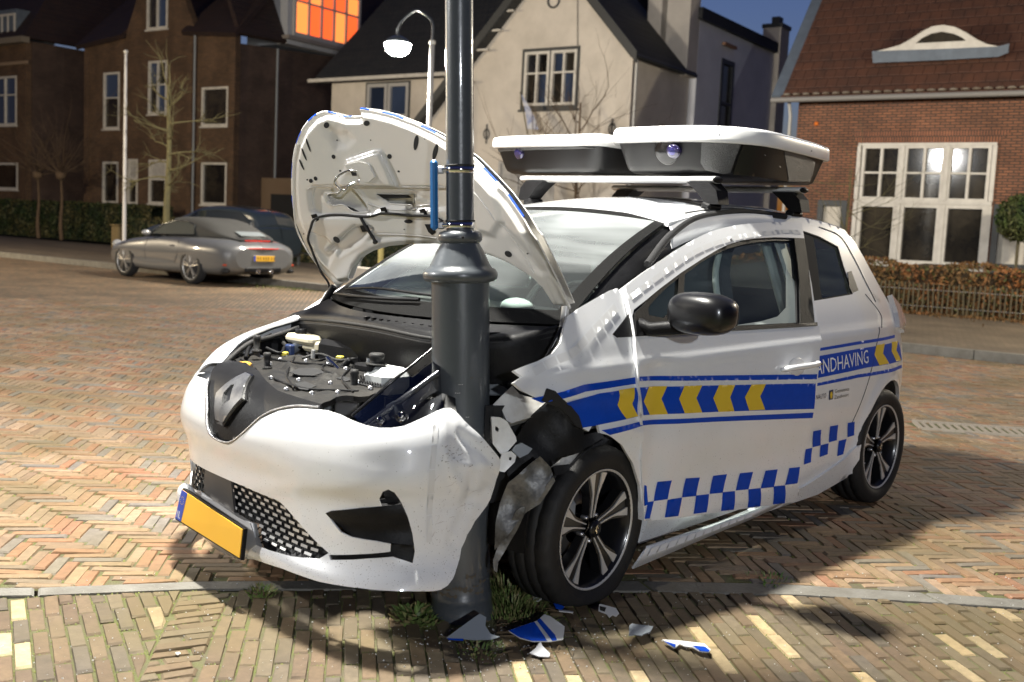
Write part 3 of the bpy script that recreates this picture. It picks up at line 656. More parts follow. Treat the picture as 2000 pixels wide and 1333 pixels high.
# rear end
def frear(u, v):
    tb = nspline([(z, x) for x, z in REAR]); x = tb(v); q = 1-np.abs(u)**2.4; return np.stack([x-.11*q, sideY(x, v)*u, v], 1)
SREAR = Surf(frear, -1, 1, .24, 1.46, (-1, 0, .1))
panel('tailgate', SREAR, [(-1, .26), (1, .26), (1, 1.455), (-1, 1.455)], WHITE, car, holes=[[(-.82, 1.08), (.82, 1.08), (.86, 1.36), (-.86, 1.36)]], step=.07, thick=.015, px=False)
panel('rear_window', SREAR, [(-.84, 1.06), (.84, 1.06), (.88, 1.37), (-.88, 1.37)], GLQ, car, off=-.01, thick=.003, step=.1, px=False)
# roof, roof ditch mouldings and windscreen
roofp = panel('roof', SROOF, [(-1, -.68), (1, -.68), (1, -2.44), (-1, -2.44)], WHITE, car, step=.045, thick=.02, px=False, asp=(.55, 1.))
panel('roof_bow_shadow_gap', SROOF, [(.90, -.9), (.93, -.9), (.94, -2.38), (.91, -2.38)], BLKM, roofp, off=.0008, thick=0, step=.05, px=False)
panel('antenna_plate', SROOF, [(.10, -1.10), (.55, -1.0), (.80, -1.15), (.80, -1.9), (.10, -1.9)], mat('grey_film', (.16, .17, .19), rough=.15, coat=1), roofp, off=.003, thick=.002, step=.06, px=False)
WSG = glass('windscreen_glass', (.66, .76, .74), rough=.05, haze=.44, refl=1.2)
ws = panel('windscreen', SWS, [(-.98, .02), (.98, .02), (.985, .985), (-.985, .985)], WSG, car, thick=0, step=.04, px=False, asp=(.6, .9))
panel('windscreen_band', SWS, [(-1.03, -.02), (1.03, -.02), (1.03, 1.01), (-1.03, 1.01)], mat('grainy_black_band', (.007, .007, .007), rough=.7, spec=.08, bump=.6, bscale=300), ws, holes=[[(-.94, .075), (.94, .075), (.95, .965), (-.95, .965)]], off=.002, thick=.004, step=.05, px=False, asp=(.6, .9))
def fpil(s):
    def f(u, v):  # u 0..1 across the pillar, v 0..1 along
        a = fws(np.full_like(v, 1.0*s), v); x = a[:, 0]-.02-.10*u; zt = a[:, 2]-.012-.012*u; y = a[:, 1]+s*(.015+.075*u-.02*u*u)*(1-.2*v); return np.stack([x, y, zt-.045*u*u], 1)
    return f
for s_ in (1, -1):
    sp = Surf(fpil(s_), 0, 1, 0, 1, (.3, s_, .6)); panel('a_pillar', sp, [(0, -.06), (1, -.10), (1, 1.03), (0, 1.02)], BLKP, car, thick=.03, step=.05, px=False, asp=(.1, .9))
# roof rail strips in body white above the doors, dark seal under them
rail = [tuple(SL.P([[x, z]], .004)[0]) for x, z in ((-.40, 1.265), (-.62, 1.375), (-.85, 1.452), (-1.1, 1.490), (-1.4, 1.510), (-1.75, 1.505))]
MB().tube(cr(rail, 6), .016, 10).build('door_seal', BLKM, car)
cant = [[SL.P([[x, z-dz]], o_)[0] for x, z in ((-.66, 1.42), (-.85, 1.462), (-1.1, 1.490), (-1.4, 1.510), (-1.6, 1.510))] for dz, o_ in ((.0, .004), (.03, .0), (.075, -.03))]
patch(MB(), cant, 4, 4, .01).build('cant_rail', WHITE, car)
seam = None
# dark cabin behind the glass: floor tub, dash, seats, wheel
CAB = mat('cabin_cloth', (.10, .11, .12), rough=.9); SEATG = mat('seat_piping_grey', (.62, .66, .65), rough=.6); CABL = mat('cabin_light_trim', (.55, .58, .56), rough=.7)
mb = MB(); mb.box((-1.15, 0, .30), (2.7, 1.45, .06)); mb.box((-2.2, 0, .75), (.10, 1.35, .5)); mb.build('floor_tub', BLKM, car)
mb = MB(); rows = []
for z, x, w_ in ((1.045, .12, 1.20), (1.05, -.12, 1.24), (1.04, -.30, 1.26), (.92, -.42, 1.28), (.75, -.40, 1.28)):
    rows.append([(x+.10*(1-t*t)*(x > 0), w_/2*t+.03, z+(.02*(1-t*t))) for t in (-1, -.6, -.2, .2, .6, 1)])
patch(mb, rows, 4, 4, .02); mb.build('dashboard', BLKP, car)
MB().tube([(-.46+.05*math.cos(a), .36+.175*math.sin(a), 1.0+.17*math.cos(a)) for a in np.linspace(0, 2*PI, 25)[:-1]], .014, 8, closed=True).build('steering_wheel', BLKP, car)
for sy in (.36, -.36):
    seat = empty_ = MB()
    sec = [[(x+dx, sy+w_*t, z+.03*abs(t)) for t in (-1, -.75, 0, .75, 1)] for x, z, w_, dx in ((-.72, .62, .24, 0), (-1.02, .60, .25, 0), (-1.14, .72, .25, 0), (-1.20, .98, .23, 0), (-1.27, 1.17, .15, 0), (-1.30, 1.24, .12, 0), (-1.33, 1.36, .12, 0), (-1.38, 1.38, .10, 0))]
    patch(seat, sec, 5, 4, .09); so = seat.build('seat', CAB, car)
    for t in (-1, 1): MB().tube(cr([(-1.10, sy+t*.245, .75), (-1.16, sy+t*.235, 1.0), (-1.22, sy+t*.16, 1.14), (-1.25, sy+t*.13, 1.24), (-1.30, sy+t*.12, 1.36)], 5), .016, 7).build('seat_piping', SEATG, so)
mb = MB(); mb.box((-1.95, 0, .88), (.16, 1.2, .5), rotm((0, 1, 0), -.2), bev=.05); mb.build('rear_bench', CAB, car)
MB().box((-1.60, .655, 1.12), (.10, .03, .62), rotm((1, 0, 0), .38), bev=.01).build('pillar_trim', CABL, car)
MB().ell((.04, .40, 1.085), (.055, .075, .035), n=20, m=8).build('dashboard_beacon', mat('clear_beacon', (.75, .75, .72), rough=.12, coat=1), car)
MB().box((-.60, .02, 1.40), (.03, .24, .06), bev=.012).build('rear_view_mirror', BLKP, car)
# underbody
mb = MB(); mb.box((-1.25, 0, .22), (2.3, 1.40, .12), bev=.03); mb.box((-2.5, 0, .34), (.6, .95, .22), bev=.05); mb.box((.1, -.05, .30), (.9, 1.0, .16), bev=.05); mb.build('underbody', BLKM, car)

# --- front door: sprung out of line, it overlaps the rear door
def fdoor(u, v):
    y = sideY(u, v, False); o = .030+.030*np.clip((-.2-u)/1.4, 0, 1.2)-.012*np.exp(-((u+.22)/.10)**2)*(v < .9); return np.stack([u, y+o, v], 1)
SD = Surf(fdoor, -1.95, .05, .05, 1.5, (0, 1, .2))
z11 = lambda L: [(1180+x*.27, 440+y*.27) for x, y in L]
d_out = [(1222, 560), (1240, 546), (1270, 524), (1300, 503), (1330, 483), (1365, 463), (1400, 449), (1440, 440), (1480, 436), (1530, 434), (1566, 436, 'c'), (1571, 466, 'c')]
doorline = cr(d_out, 4)+[np.array(p) for p in [(1575, 500), (1586, 560), (1596, 631), (1600, 640), (1601, 690), (1597, 740), (1590, 800), (1578, 860), (1563, 912), (1558, 930), (1555, 980), (1500, 988), (1420, 999), (1340, 1010), (1258, 1018), (1256, 960), (1253, 900), (1250, 820), (1247, 760), (1244, 700), (1240, 655), (1232, 610), (1226, 585)]]
dark_out = z11([(215, 612), (300, 545), (400, 462), (560, 342), (720, 238), (820, 178), (900, 140), (1000, 110), (1100, 95), (1240, 88), (1370, 92), (1448, 96), (1478, 300), (1522, 706), (1400, 716), (860, 772), (500, 792), (226, 806), (205, 660)])
pane1 = z11([(318, 645), (322, 610), (345, 570), (400, 508), (470, 440), (548, 380), (540, 500), (520, 600), (440, 668), (330, 655)])
pane2 = z11([(592, 352), (700, 272), (800, 212), (900, 168), (1000, 140), (1120, 118), (1250, 108), (1368, 112), (1385, 250), (1398, 430), (1404, 702), (1200, 716), (900, 728), (700, 740), (560, 700), (580, 560)])
door = panel('front_door', SD, [tuple(p) for p in doorline], WHITE, car, holes=[dark_out], step=.016, thick=.035)
panel('window_frame', SD, dark_out, BLKP, door, holes=[pane1, pane2], off=-.006, thick=.02, step=.04)
for q in (pane1, pane2): u_ = SD.uv(q); panel('door_window', SD, inset(u_, 1.03), GLD, door, off=-.014, thick=0, step=.08, px=False)
panel('frosted_corner', SD, z11([(1330, 300), (1392, 400), (1402, 700), (940, 722), (1150, 690), (1270, 655), (1330, 590)]), mat('condensation', (.55, .62, .60), rough=.6, alpha=.45), door, off=-.012, thick=0, step=.06)
panel('b_pillar_cover', SD, z11([(1372, 94), (1446, 97), (1476, 300), (1520, 704), (1418, 712), (1410, 400)]), mat('wet_gloss_black', (.010, .010, .010), rough=.55, spec=.12, c2=(.03, .028, .026), nscale=9, bump=.2, bscale=180), door, off=.002, thick=.005, step=.05)
panel('waist_seal', SD, z11([(230, 806), (500, 792), (860, 771), (1400, 714), (1535, 706), (1537, 732), (1400, 742), (870, 765), (560, 800), (250, 822)])[0:5]+z11([(1537, 730), (1400, 740), (880, 770)]), BLKP, door, off=.006, thick=.008, step=.06)
panel('b_pillar_inner', SL, [(1571, 455), (1590, 462), (1603, 560), (1610, 600), (1596, 640), (1560, 640)], BLKM, car, off=-.004, thick=.004, step=.08)
# handle and its cup
h = SD.inv(1556, 717); hp = SD.P([h], 0)[0]; hn = SD.N([h])[0]; ax = SD.P([h+[-.1, .0]])[0]-hp; ax /= np.linalg.norm(ax); hz_ = np.cross(hn, ax)
Rh = basis(ax, hn, hz_)
MB().ell(hp+hn*.0, (.075, .004, .042), Rh, 20, 8).build('handle_cup', mat('handle_cup_white', (.62, .62, .62), rough=.3, coat=1), door)
hpts = [SD.P([SD.inv(*p)], o)[0] for p, o in (((1524, 723), .004), ((1532, 720), .030), ((1550, 717), .040), ((1572, 714), .040), ((1586, 711), .030), ((1592, 712), .006))]
MB().tube(cr(hpts, 5), [.010]*3+[.013]*17+[.015]*6, 10).build('handle', WHITE, door)
MB().tube([SD.P([SD.inv(1588, 712)], .042)[0], SD.P([SD.inv(1588, 712)], .047)[0]], .005, 10).build('lock', BLKM, door)
# mirror
MC = atY(1371, 613, 1.06); Rm = rotm((0, 0, 1), -.10)
mm = MB().ell(MC+np.array([0, 0, .0]), (.085, .135, .078), Rm, 28, 16, e=.72).build('mirror_housing', BLKG, door)
MB().ell(MC+np.array([-.045, 0, 0]), (.045, .124, .068), Rm, 24, 10, e=.6).build('mirror_shell', BLKP, mm)
MB().tube([MC+np.array([-.01, -.08, -.055]), MC+np.array([.03, -.20, -.075]), MC+np.array([.05, -.27, -.06])], [.028, .026, .034], 10).build('mirror_arm', BLKP, door)
panel('sail_panel', SD, z11([(215, 640), (300, 560), (318, 655), (440, 680), (500, 785), (226, 802)]), BLKP, door, off=.006, thick=.01, step=.05)

# --- left front fender, torn open behind the post
SF = Surf(lambda u, v: np.stack([u, sideY(u, v)+.012-.05*np.clip(u-.15, 0, 1)*(v < .8)+.007*np.sin(u*22+v*9)*np.clip((u-.05)/.4, 0, 1)+.014*np.exp(-((v-(.80+.10*u))/.03)**2)*np.clip((u+.3)/.3, 0, 1), v], 1), -.45, .75, .15, 1.25, (0, 1, .3))
fl = [(1128, 604), (1160, 585), (1190, 568), (1206, 563), (1216, 580), (1224, 618), (1232, 650), (1240, 700), (1246, 760), (1250, 820), (1253, 900), (1256, 960), (1262, 1018), (1258, 1010), (1250, 950), (1236, 905), (1215, 870), (1190, 851), (1172, 846), (1168, 828), (1160, 826), (1150, 843), (1136, 836), (1128, 812), (1112, 790), (1094, 780), (1066, 762), (1058, 782), (1040, 775), (1020, 764), (1003, 748), (1020, 736), (1003, 724), (1050, 706), (1080, 690), (1096, 668), (1102, 640), (1108, 618)]
fender = panel('front_fender', SF, fl, WHITE, car, step=.016, thick=.012)
panel('sail_triangle', SF, [(1196, 653), (1228, 612), (1234, 640), (1240, 658), (1205, 660)], BLKP, fender, off=.006, thick=.008, step=.05)
tornb = panel('torn_fender_edge', SF, [(1066, 760), (1082, 765), (1096, 778), (1112, 792), (1128, 812), (1136, 838), (1122, 832), (1108, 812), (1090, 796), (1072, 790), (1056, 782)], BLKM, fender, off=.008, thick=.01, step=.03)
# livery
def decal(name, surf, parent, poly, m, off=.0022, step=.016, px=True): return panel(name, surf, poly, m, parent, off=off, thick=0, step=step, px=px)
z8 = lambda L: [(900+x*.33, 560+y*.33) for x, y in L]
decal('blue_stripe', SD, door, z8([(1056, 533), (1400, 528), (2000, 521), (2108, 519), (2105, 549), (1600, 555), (1056, 560)]), BLUE)
decal('blue_band', SD, door, z8([(1058, 598), (1400, 588), (2000, 575), (2098, 574), (2090, 724), (1500, 742), (1078, 762)]), BLUE)
decal('blue_stripe', SD, door, z8([(1072, 794), (1500, 772), (2000, 750), (2086, 746), (2080, 778), (1500, 800), (1076, 822)]), BLUE)
decal('blue_stripe', SF, fender, [(1036, 778), (1140, 752), (1247, 736), (1248, 749), (1142, 766), (1058, 787)], BLUE, off=.003)
decal('blue_band', SF, fender, [(1100, 786), (1170, 769), (1249, 757), (1253, 812), (1180, 828), (1137, 836), (1128, 812), (1112, 794)], BLUE, off=.003)
decal('blue_stripe', SF, fender, [(1174, 841), (1252, 823), (1254, 832), (1190, 850)], BLUE, off=.003)
for q in ([(930, 615), (1022, 600), (1010, 690), (1045, 768), (975, 785), (922, 698)],): decal('yellow_chevron', SF, fender, z8(q), YEL, off=.0045)
for q in ([(1110, 592), (1218, 590), (1183, 665), (1222, 755), (1115, 760), (1078, 680)], [(1320, 588), (1425, 585), (1390, 660), (1425, 745), (1322, 750), (1288, 665)], [(1525, 583), (1620, 582), (1590, 655), (1615, 738), (1522, 742), (1490, 660)], [(1718, 580), (1802, 578), (1768, 650), (1797, 728), (1703, 733), (1677, 655)]):
    decal('yellow_chevron', SD, door, z8(q), YEL, off=.0034)
for q in ([(1162, 1155), (1247, 1147), (1222, 1258), (1140, 1270)], [(1330, 1135), (1413, 1130), (1390, 1240), (1307, 1248)], [(1492, 1120), (1573, 1110), (1548, 1220), (1470, 1228)], [(1650, 1105), (1728, 1097), (1700, 1200), (1625, 1207)], [(1802, 1090), (1873, 1082), (1850, 1187), (1772, 1195)], [(1942, 1075), (2005, 1068), (1990, 1165), (1917, 1175)]):
    decal('blue_check', SD, door, z8(q), BLUE)
z10 = lambda L: [(900+x*.33, 900+y*.33) for x, y in L]
for q in ([(1105, 245), (1140, 240), (1116, 342), (1085, 345)], [(1222, 232), (1307, 218), (1285, 328), (1205, 336)], [(1390, 207), (1467, 198), (1452, 305), (1375, 315)], [(1548, 187), (1620, 180), (1613, 290), (1538, 298)], [(1700, 170), (1772, 162), (1770, 270), (1695, 278)], [(1848, 152), (1917, 146), (1915, 252), (1845, 258)]):
    decal('blue_check', SD, door, z10(q), BLUE)
z9 = lambda L: [(1500+x*.39, 480+y*.39) for x, y in L]
decal('blue_stripe', SL, body, z9([(215, 520), (265, 512), (450, 480), (633, 447), (633, 462), (450, 496), (265, 527), (215, 535)]), BLUE)
decal('blue_band', SL, body, z9([(215, 560), (262, 552), (450, 517), (650, 478), (662, 520), (668, 574), (500, 610), (255, 662), (215, 670)]), BLUE)
decal('blue_stripe', SL, body, z9([(210, 697), (250, 688), (450, 645), (668, 597), (668, 612), (450, 662), (248, 703), (210, 712)]), BLUE)
for q in ([(540, 500), (582, 490), (573, 540), (604, 590), (555, 600), (530, 548)], [(618, 483), (648, 478), (640, 525), (664, 575), (640, 580), (616, 530)]): decal('yellow_chevron', SL, body, z9(q), YEL, off=.0034)
for q in ([(225, 930), (265, 922), (262, 1000), (222, 1010)], [(310, 905), (350, 898), (343, 975), (303, 985)], [(398, 888), (433, 882), (430, 950), (397, 960)], [(187, 1020), (220, 1013), (213, 1085), (178, 1097)], [(262, 1000), (302, 990), (297, 1045), (257, 1060)], [(353, 978), (392, 968), (375, 1045), (345, 1055)]):
    decal('blue_check', SL, body, z9(q), BLUE)
def lettering(name, txt, surf, parent, p0, p1, height, m, off=.004, right=None, squash=1., face=None):
    """text laid along the surface from pixel p0 to pixel p1 (baseline)"""
    c = bpy.data.curves.new('t', 'FONT'); c.body = txt; c.resolution_u = 2; o = bpy.data.objects.new('t', c); col.objects.link(o)
    me = o.to_mesh(); V = np.array([v.co[:2] for v in me.vertices]); F = [tuple(p.vertices) for p in me.polygons]; o.to_mesh_clear(); bpy.data.objects.remove(o); bpy.data.curves.remove(c)
    mn, mx = V.min(0), V.max(0); a = surf.inv(*p0); b = surf.inv(*p1); L = np.linalg.norm(b-a); e = (b-a)/L; f = np.array([-e[1], e[0]]); f = f if f[1] > 0 else -f
    W = a+np.outer((V[:, 0]-mn[0])/(mx[0]-mn[0])*L, e)+np.outer((V[:, 1])/.72*height, f)
    P = surf.P(W, off); MB().add(P, F).build(name, m, parent)
lettering('lettering', 'ANDHAVING', SL, body, (1592, 733), (1695, 709), .070, FILM)
DK = mat('dark_blue_print', (.02, .035, .10), rough=.4); DKG = mat('grey_print', (.07, .07, .075), rough=.4)
lettering('small_lettering', 'NAUTO', SL, body, (1592, 781), (1612, 777), .024, DK); lettering('small_lettering', 'Gemeente', SL, body, (1629, 768), (1657, 763), .019, DKG); lettering('small_lettering', 'Zandvoort', SL, body, (1628, 780), (1656, 774), .019, DKG)
decal('crest', SL, body, [(1619, 763), (1627, 761), (1626, 780), (1618, 782)], DK, step=.03); decal('crest_figure', SL, body, [(1621, 766), (1624, 765), (1625, 771), (1624, 778), (1621, 779), (1620, 772)], YEL, off=.0035, step=.03)
lettering('model_lettering', 'ZOE', SL, body, (1703, 577), (1720, 592), .020, mat('grey_badge', (.4, .4, .4), rough=.3, metal=.6))
# pale contour tape: short tiles along door frame, fender and bumper corner
tl = cr([(1230, 582), (1291, 537), (1350, 497), (1400, 475), (1460, 461), (1530, 453), (1564, 455)], 5)
def tape(surf, parent, L, w, n, gap=.12, off=.004):
    uv = [np.array(surf.inv(*p)) for p in L]; A = np.array(uv); d = np.r_[0, np.cumsum(np.linalg.norm(np.diff(A, axis=0), axis=1))]
    g = lambda t: np.array([np.interp(t*d[-1], d, A[:, 0]), np.interp(t*d[-1], d, A[:, 1])])
    for k in range(n):
        a, b = g((k+gap/2)/n), g((k+1-gap/2)/n); t = (b-a)/np.linalg.norm(b-a); q = np.array([-t[1], t[0]])*w/2
        decal('contour_tape', surf, parent, [a-q, b-q, b+q, a+q], TAPE, off=off, step=.016, px=False)
tape(SD, door, tl, .020, 17, off=.0018)
tape(SF, fender, [(1203, 600), (1165, 640), (1120, 690), (1080, 706), (1040, 728)], .028, 9)
# rocker sill, broken loose and hanging at its front end
sb0 = [(1236, 1108), (1290, 1083), (1350, 1060), (1410, 1032), (1480, 1000)]
def sp3(x, y, Y): return atY(x, y, Y)
rows = [[sp3(1250, 1072, .80), sp3(1330, 1043, .80), sp3(1400, 1020, .80), sp3(1485, 985, .80), sp3(1560, 950, .81)],
        [sp3(1262, 1068, .86), sp3(1330, 1046, .86), sp3(1400, 1023, .86), sp3(1480, 995, .86), sp3(1560, 958, .85)],
        [sp3(1250, 1092, .865), sp3(1330, 1062, .865), sp3(1400, 1034, .865), sp3(1480, 1003, .865), sp3(1560, 962, .855)],
        [sp3(1236, 1112, .83), sp3(1330, 1072, .83), sp3(1400, 1042, .83), sp3(1480, 1009, .83), sp3(1560, 968, .83)]]
sill = patch(MB(), rows, 5, 4, .008, flip=True).build('broken_sill', WHITE, car)
st_s = MB()
for k in range(12):
    t0, t1 = .03+k*.075, .03+(k+.82)*.075
    a = np.array(rows[1][0])*(1-t0)+np.array(rows[1][3])*t0; b = np.array(rows[1][0])*(1-t1)+np.array(rows[1][3])*t1; c = np.array(rows[2][0])*(1-t1)+np.array(rows[2][3])*t1; d = np.array(rows[2][0])*(1-t0)+np.array(rows[2][3])*t0
    o_ = np.array([0, .012, 0]); q = [a*.85+d*.15+o_, b*.85+c*.15+o_, c*.85+b*.15+o_, d*.85+a*.15+o_]; MB().add(q, [(0, 3, 2, 1)]).build('contour_tape', TAPE, sill)
panel('inner_sill', SL, uvs([(-.40, .11), (-.42, .26), (-1.52, .24), (-1.52, .13)]), WHITE, car, off=-.07, thick=.05, step=.15)
panel('rear_sill', SL, uvs([(-1.15, .14), (-1.15, .20), (-1.6, .22), (-2.0, .30), (-2.17, .36), (-2.16, .28), (-2.1, .19), (-1.8, .145)]), WHITE, car, off=.012, thick=.03, step=.05)
# --- wheels
def make_wheel(name, c, flat=False, yaw=0., mirror=False, camber=0.):
    rm = Matrix.Rotation(yaw+(PI if mirror else 0), 3, 'Z') @ Matrix.Rotation(camber, 3, 'X'); Rn = np.array(rm)
    Ry = basis([1, 0, 0], [0, 0, 1], [0, -1, 0]) @ basis([1, 0, 0], [0, 1, 0], [0, 0, 1])
    Ry = np.array([[1, 0, 0], [0, 0, 1], [0, 1, 0]], float)     # lathe z -> world y
    prof = [(.205, .070), (.222, .086), (.232, .096), (.252, .104), (.275, .105), (.294, .098), (.304, .088), (.3095, .074), (.312, .050), (.308, .048), (.308, .042), (.313, .040), (.3135, .004), (.309, .002), (.309, -.004), (.3135, -.006), (.313, -.042), (.308, -.044), (.308, -.050), (.312, -.052), (.309, -.075), (.302, -.09), (.285, -.10), (.24, -.10), (.21, -.08)]
    n = 96; V = []; F = []
    for i, (r, z) in enumerate(prof):
        for k in range(n):
            rr = r
            if r > .300 and abs(z) > .045: rr = r-(.0055 if (k+(1 if z < 0 else 0)) % 3 == 0 else 0)
            a = 2*PI*k/n+z*.25; V.append([rr*math.cos(a), z, rr*math.sin(a)])
    V = np.array(V)
    if flat:
        zb = -(c[2]-.006); ex = np.clip(zb+.075-V[:, 2], 0, .2)/.075; V[:, 1] += np.where(V[:, 1] > 0, .018, -.030)*np.clip(ex, 0, 1)**1.2*(np.hypot(V[:, 0], V[:, 2]) > .232); V[:, 2] = np.where((V[:, 2] < zb+.045) & (np.hypot(V[:, 0], V[:, 2]) > .24), np.maximum(V[:, 2]*.55+(zb+.045)*.45, zb), V[:, 2]); V[:, 2] = np.maximum(V[:, 2], zb)
    for i in range(len(prof)-1):
        for k in range(n): F.append((i*n+k, (i+1)*n+k, (i+1)*n+(k+1) % n, i*n+(k+1) % n))
    T = MB().add(V, [f[::-1] for f in F], True).build(name, RUB, car, local=True); T.location = [c[0]-ORG[car][0], c[1]-ORG[car][1], c[2]]; T.rotation_mode = 'QUATERNION'; T.rotation_quaternion = rm.to_quaternion()
    L = lambda mb, nm, m: mb.build(nm, m, T, local=True)
    q = MB().lathe([(.200, -.08), (.203, .02), (.212, .07), (.226, .083), (.2285, .094), (.224, .097), (.216, .088), (.205, .074), (.198, .02), (.196, -.08)], n=64, R=Ry, cap=False); q.f = [f[::-1] for f in q.f]; rim = L(q, 'rim', BLKG)
    q = MB().lathe([(.2185, .0905), (.2225, .0975), (.2275, .0955)], n=72, R=Ry, cap=False); q.f = [f[::-1] for f in q.f]; L(q, 'rim_edge', ALU)
    L(MB().lathe([(.0, -.065), (.19, -.065), (.195, -.06)], n=32, R=Ry, cap=False), 'wheel_back', BLKM)
    L(MB().lathe([(.075, -.02), (.128, -.02), (.128, .0), (.075, .0)], n=40, R=Ry, cap=False), 'brake_disc', mat('brake_disc', (.20, .19, .18), rough=.35, metal=.8))
    L(MB().box((.10, .008, .05), (.10, .05, .12), bev=.015), 'brake_caliper', GREY)
    P3 = lambda poly, d, off, a: (np.array([[x*math.cos(a)-y*math.sin(a), 0, x*math.sin(a)+y*math.cos(a)] for x, y in poly]))
    def slab(poly, y0, y1, a, tilt=0.):
        m = MB(); B = P3(poly, 0, 0, a); n_ = len(poly); rr = np.array([p[0] for p in poly]); t = y1+tilt*(rr-.05)
        V0 = B.copy(); V0[:, 1] = y0; V1 = B.copy(); V1[:, 1] = t; ar = sum(B[i][0]*B[(i+1) % n_][2]-B[(i+1) % n_][0]*B[i][2] for i in range(n_))
        Fs = [tuple(range(n_, 2*n_)), tuple(range(n_))[::-1]]+[(i, (i+1) % n_, n_+(i+1) % n_, n_+i) for i in range(n_)]
        if ar > 0: Fs = [f[::-1] for f in Fs]
        return m.add(np.r_[V0, V1], Fs)
    for k in range(5):
        a = 2*PI*k/5+.31
        L(slab([(.035, -.017), (.12, -.026), (.217, -.066), (.222, -.03), (.225, 0), (.222, .03), (.217, .066), (.12, .026), (.035, .017)], .03, .064, a, .08), 'spoke_body', BLKG)
        for s in (1, -1):
            L(slab([(.040, .0055*s), (.09, .0085*s), (.120, .0105*s), (.170, .017*s), (.2195, .020*s), (.2165, .058*s), (.150, .0260*s), (.125, .0175*s), (.09, .0140*s), (.040, .0105*s)], .060, .0685, a, .085), 'spoke', ALU)
    L(MB().lathe([(.0, .07), (.030, .074), (.034, .082), (.030, .089), (.0, .091)], n=28, R=Ry, cap=False), 'hub_cap', BLKG)
    mb = MB()
    dm = [(0, .018), (.011, 0), (0, -.018), (-.011, 0)]; di = [(0, .009), (.0048, 0), (0, -.009), (-.0048, 0)]
    for i in range(4):
        a, b, c_, d = dm[i], dm[(i+1) % 4], di[(i+1) % 4], di[i]; mb.add([(a[0], .0925, a[1]), (b[0], .0925, b[1]), (c_[0], .0935, c_[1]), (d[0], .0935, d[1])], [(0, 1, 2, 3)])
    L(mb, 'hub_emblem', CHR)
    for k in range(5): a = 2*PI*k/5+.31+PI/5; L(MB().lathe([(.0085, .04), (.0085, .066), (.0, .068)], (.052*math.cos(a), 0, .052*math.sin(a)), n=8, R=Ry, cap=False), 'wheel_nut', STEEL)
    return T
hub = atY(1168, 1031, .84); make_wheel('front_wheel', np.array([hub[0], .742, .298]), flat=True, yaw=.03, camber=-.03)
hub2 = atY(1722, 872, .86); make_wheel('rear_wheel', np.array([hub2[0], .765, .312]), camber=.0)
make_wheel('front_wheel', np.array([0., -.765, .312]), mirror=True); make_wheel('rear_wheel', np.array([-2.54, -.765, .312]), mirror=True)

# --- front bumper, one deformed skin from arch to arch
PLAN = cr([(.20, -.87), (.45, -.872), (.64, -.84), (.76, -.775), (.84, -.67), (.90, -.48), (.945, -.22), (.978, .08), (1.0, .34), (.975, .56), (.885, .70), (.74, .77), (.50, .80), (.36, .80)], 12); PLAN = np.array(PLAN)
_s = np.r_[0, np.cumsum(np.linalg.norm(np.diff(PLAN, axis=0), axis=1))]; SLEN = _s[-1]
_vt = np.array([(0, .065, .105), (.05, .03, .145), (.10, .004, .185), (.15, .002, .225), (.21, .030, .27), (.33, .036, .40), (.43, .022, .49), (.50, .0, .555), (.58, .006, .63), (.66, .030, .70), (.74, .080, .76), (.84, .165, .80), (.97, .30, .832), (1.17, .50, .86)])
_vi = nspline([(a, b) for a, b, c in _vt]); _vz = nspline([(a, c) for a, b, c in _vt])
def fb(u, v):
    x = np.interp(u, _s, PLAN[:, 0]); y = np.interp(u, _s, PLAN[:, 1]); k = 1-_vi(v)/.95; z = _vz(v)+.035*np.clip((u-1.75)/.5, 0, 1)*np.clip(v/.5, 0, 1)
    z = z+.0*u; return np.stack([.05+(x-.05)*k, -.05+(y+.05)*k, z], 1)
# the skin bends out at its torn end
SB = Surf(fb, 0, SLEN, 0, 1.1, (1, .15, .25), n=110, cen=(.05, -.05, .3))
z5 = lambda L: [(340+x*.33, 600+y*.33) for x, y in L]; z1 = lambda L: [(340+x*.33, 880+y*.33) for x, y in L]
bump = [('uv', .20, .08), ('uv', .20, .60), ('uv', .42, .68), ('uv', .62, .70), (407, 742), (403, 780), (403, 822), (411, 850), (428, 862), (446, 866), (462, 860), (480, 845), (510, 818), (545, 802), (585, 797), (622, 800), (640, 802), (665, 810), (690, 822), (715, 831), (740, 836), (765, 836), (790, 832), (815, 821), (845, 807), (866, 798), (880, 797), (900, 814), (930, 843), (955, 870), (974, 893), (978, 902), (974, 925), (966, 950), (958, 975)]+z1([(1850, 330), (1780, 420), (1735, 500), (1700, 580), (1690, 640), (1672, 700), (1650, 760), (1620, 800), (1580, 825), (1540, 833), (1400, 834), (1250, 830), (1100, 815), (980, 800), (850, 775), (740, 738), (640, 700), (540, 668), (470, 645), (400, 640)])+[('uv', .95, .03), ('uv', .70, .02), ('uv', .45, .03)]
gr = z1([(75, 40), (160, 100), (320, 175), (420, 215), (520, 260), (620, 300), (670, 350), (740, 430), (830, 530), (915, 608), (860, 640), (700, 628), (560, 590), (485, 560), (465, 430), (380, 400), (250, 310), (150, 240), (90, 225), (72, 120)])
vt = z1([(898, 372), (925, 360), (1100, 345), (1228, 335), (1212, 295), (1235, 245), (1268, 232), (1305, 250), (1345, 310), (1385, 400), (1412, 500), (1425, 600), (1412, 668), (1375, 655), (1295, 630), (1150, 640), (925, 648), (915, 618), (1100, 615), (1280, 600), (1282, 555), (1200, 540), (1050, 515), (985, 485)])
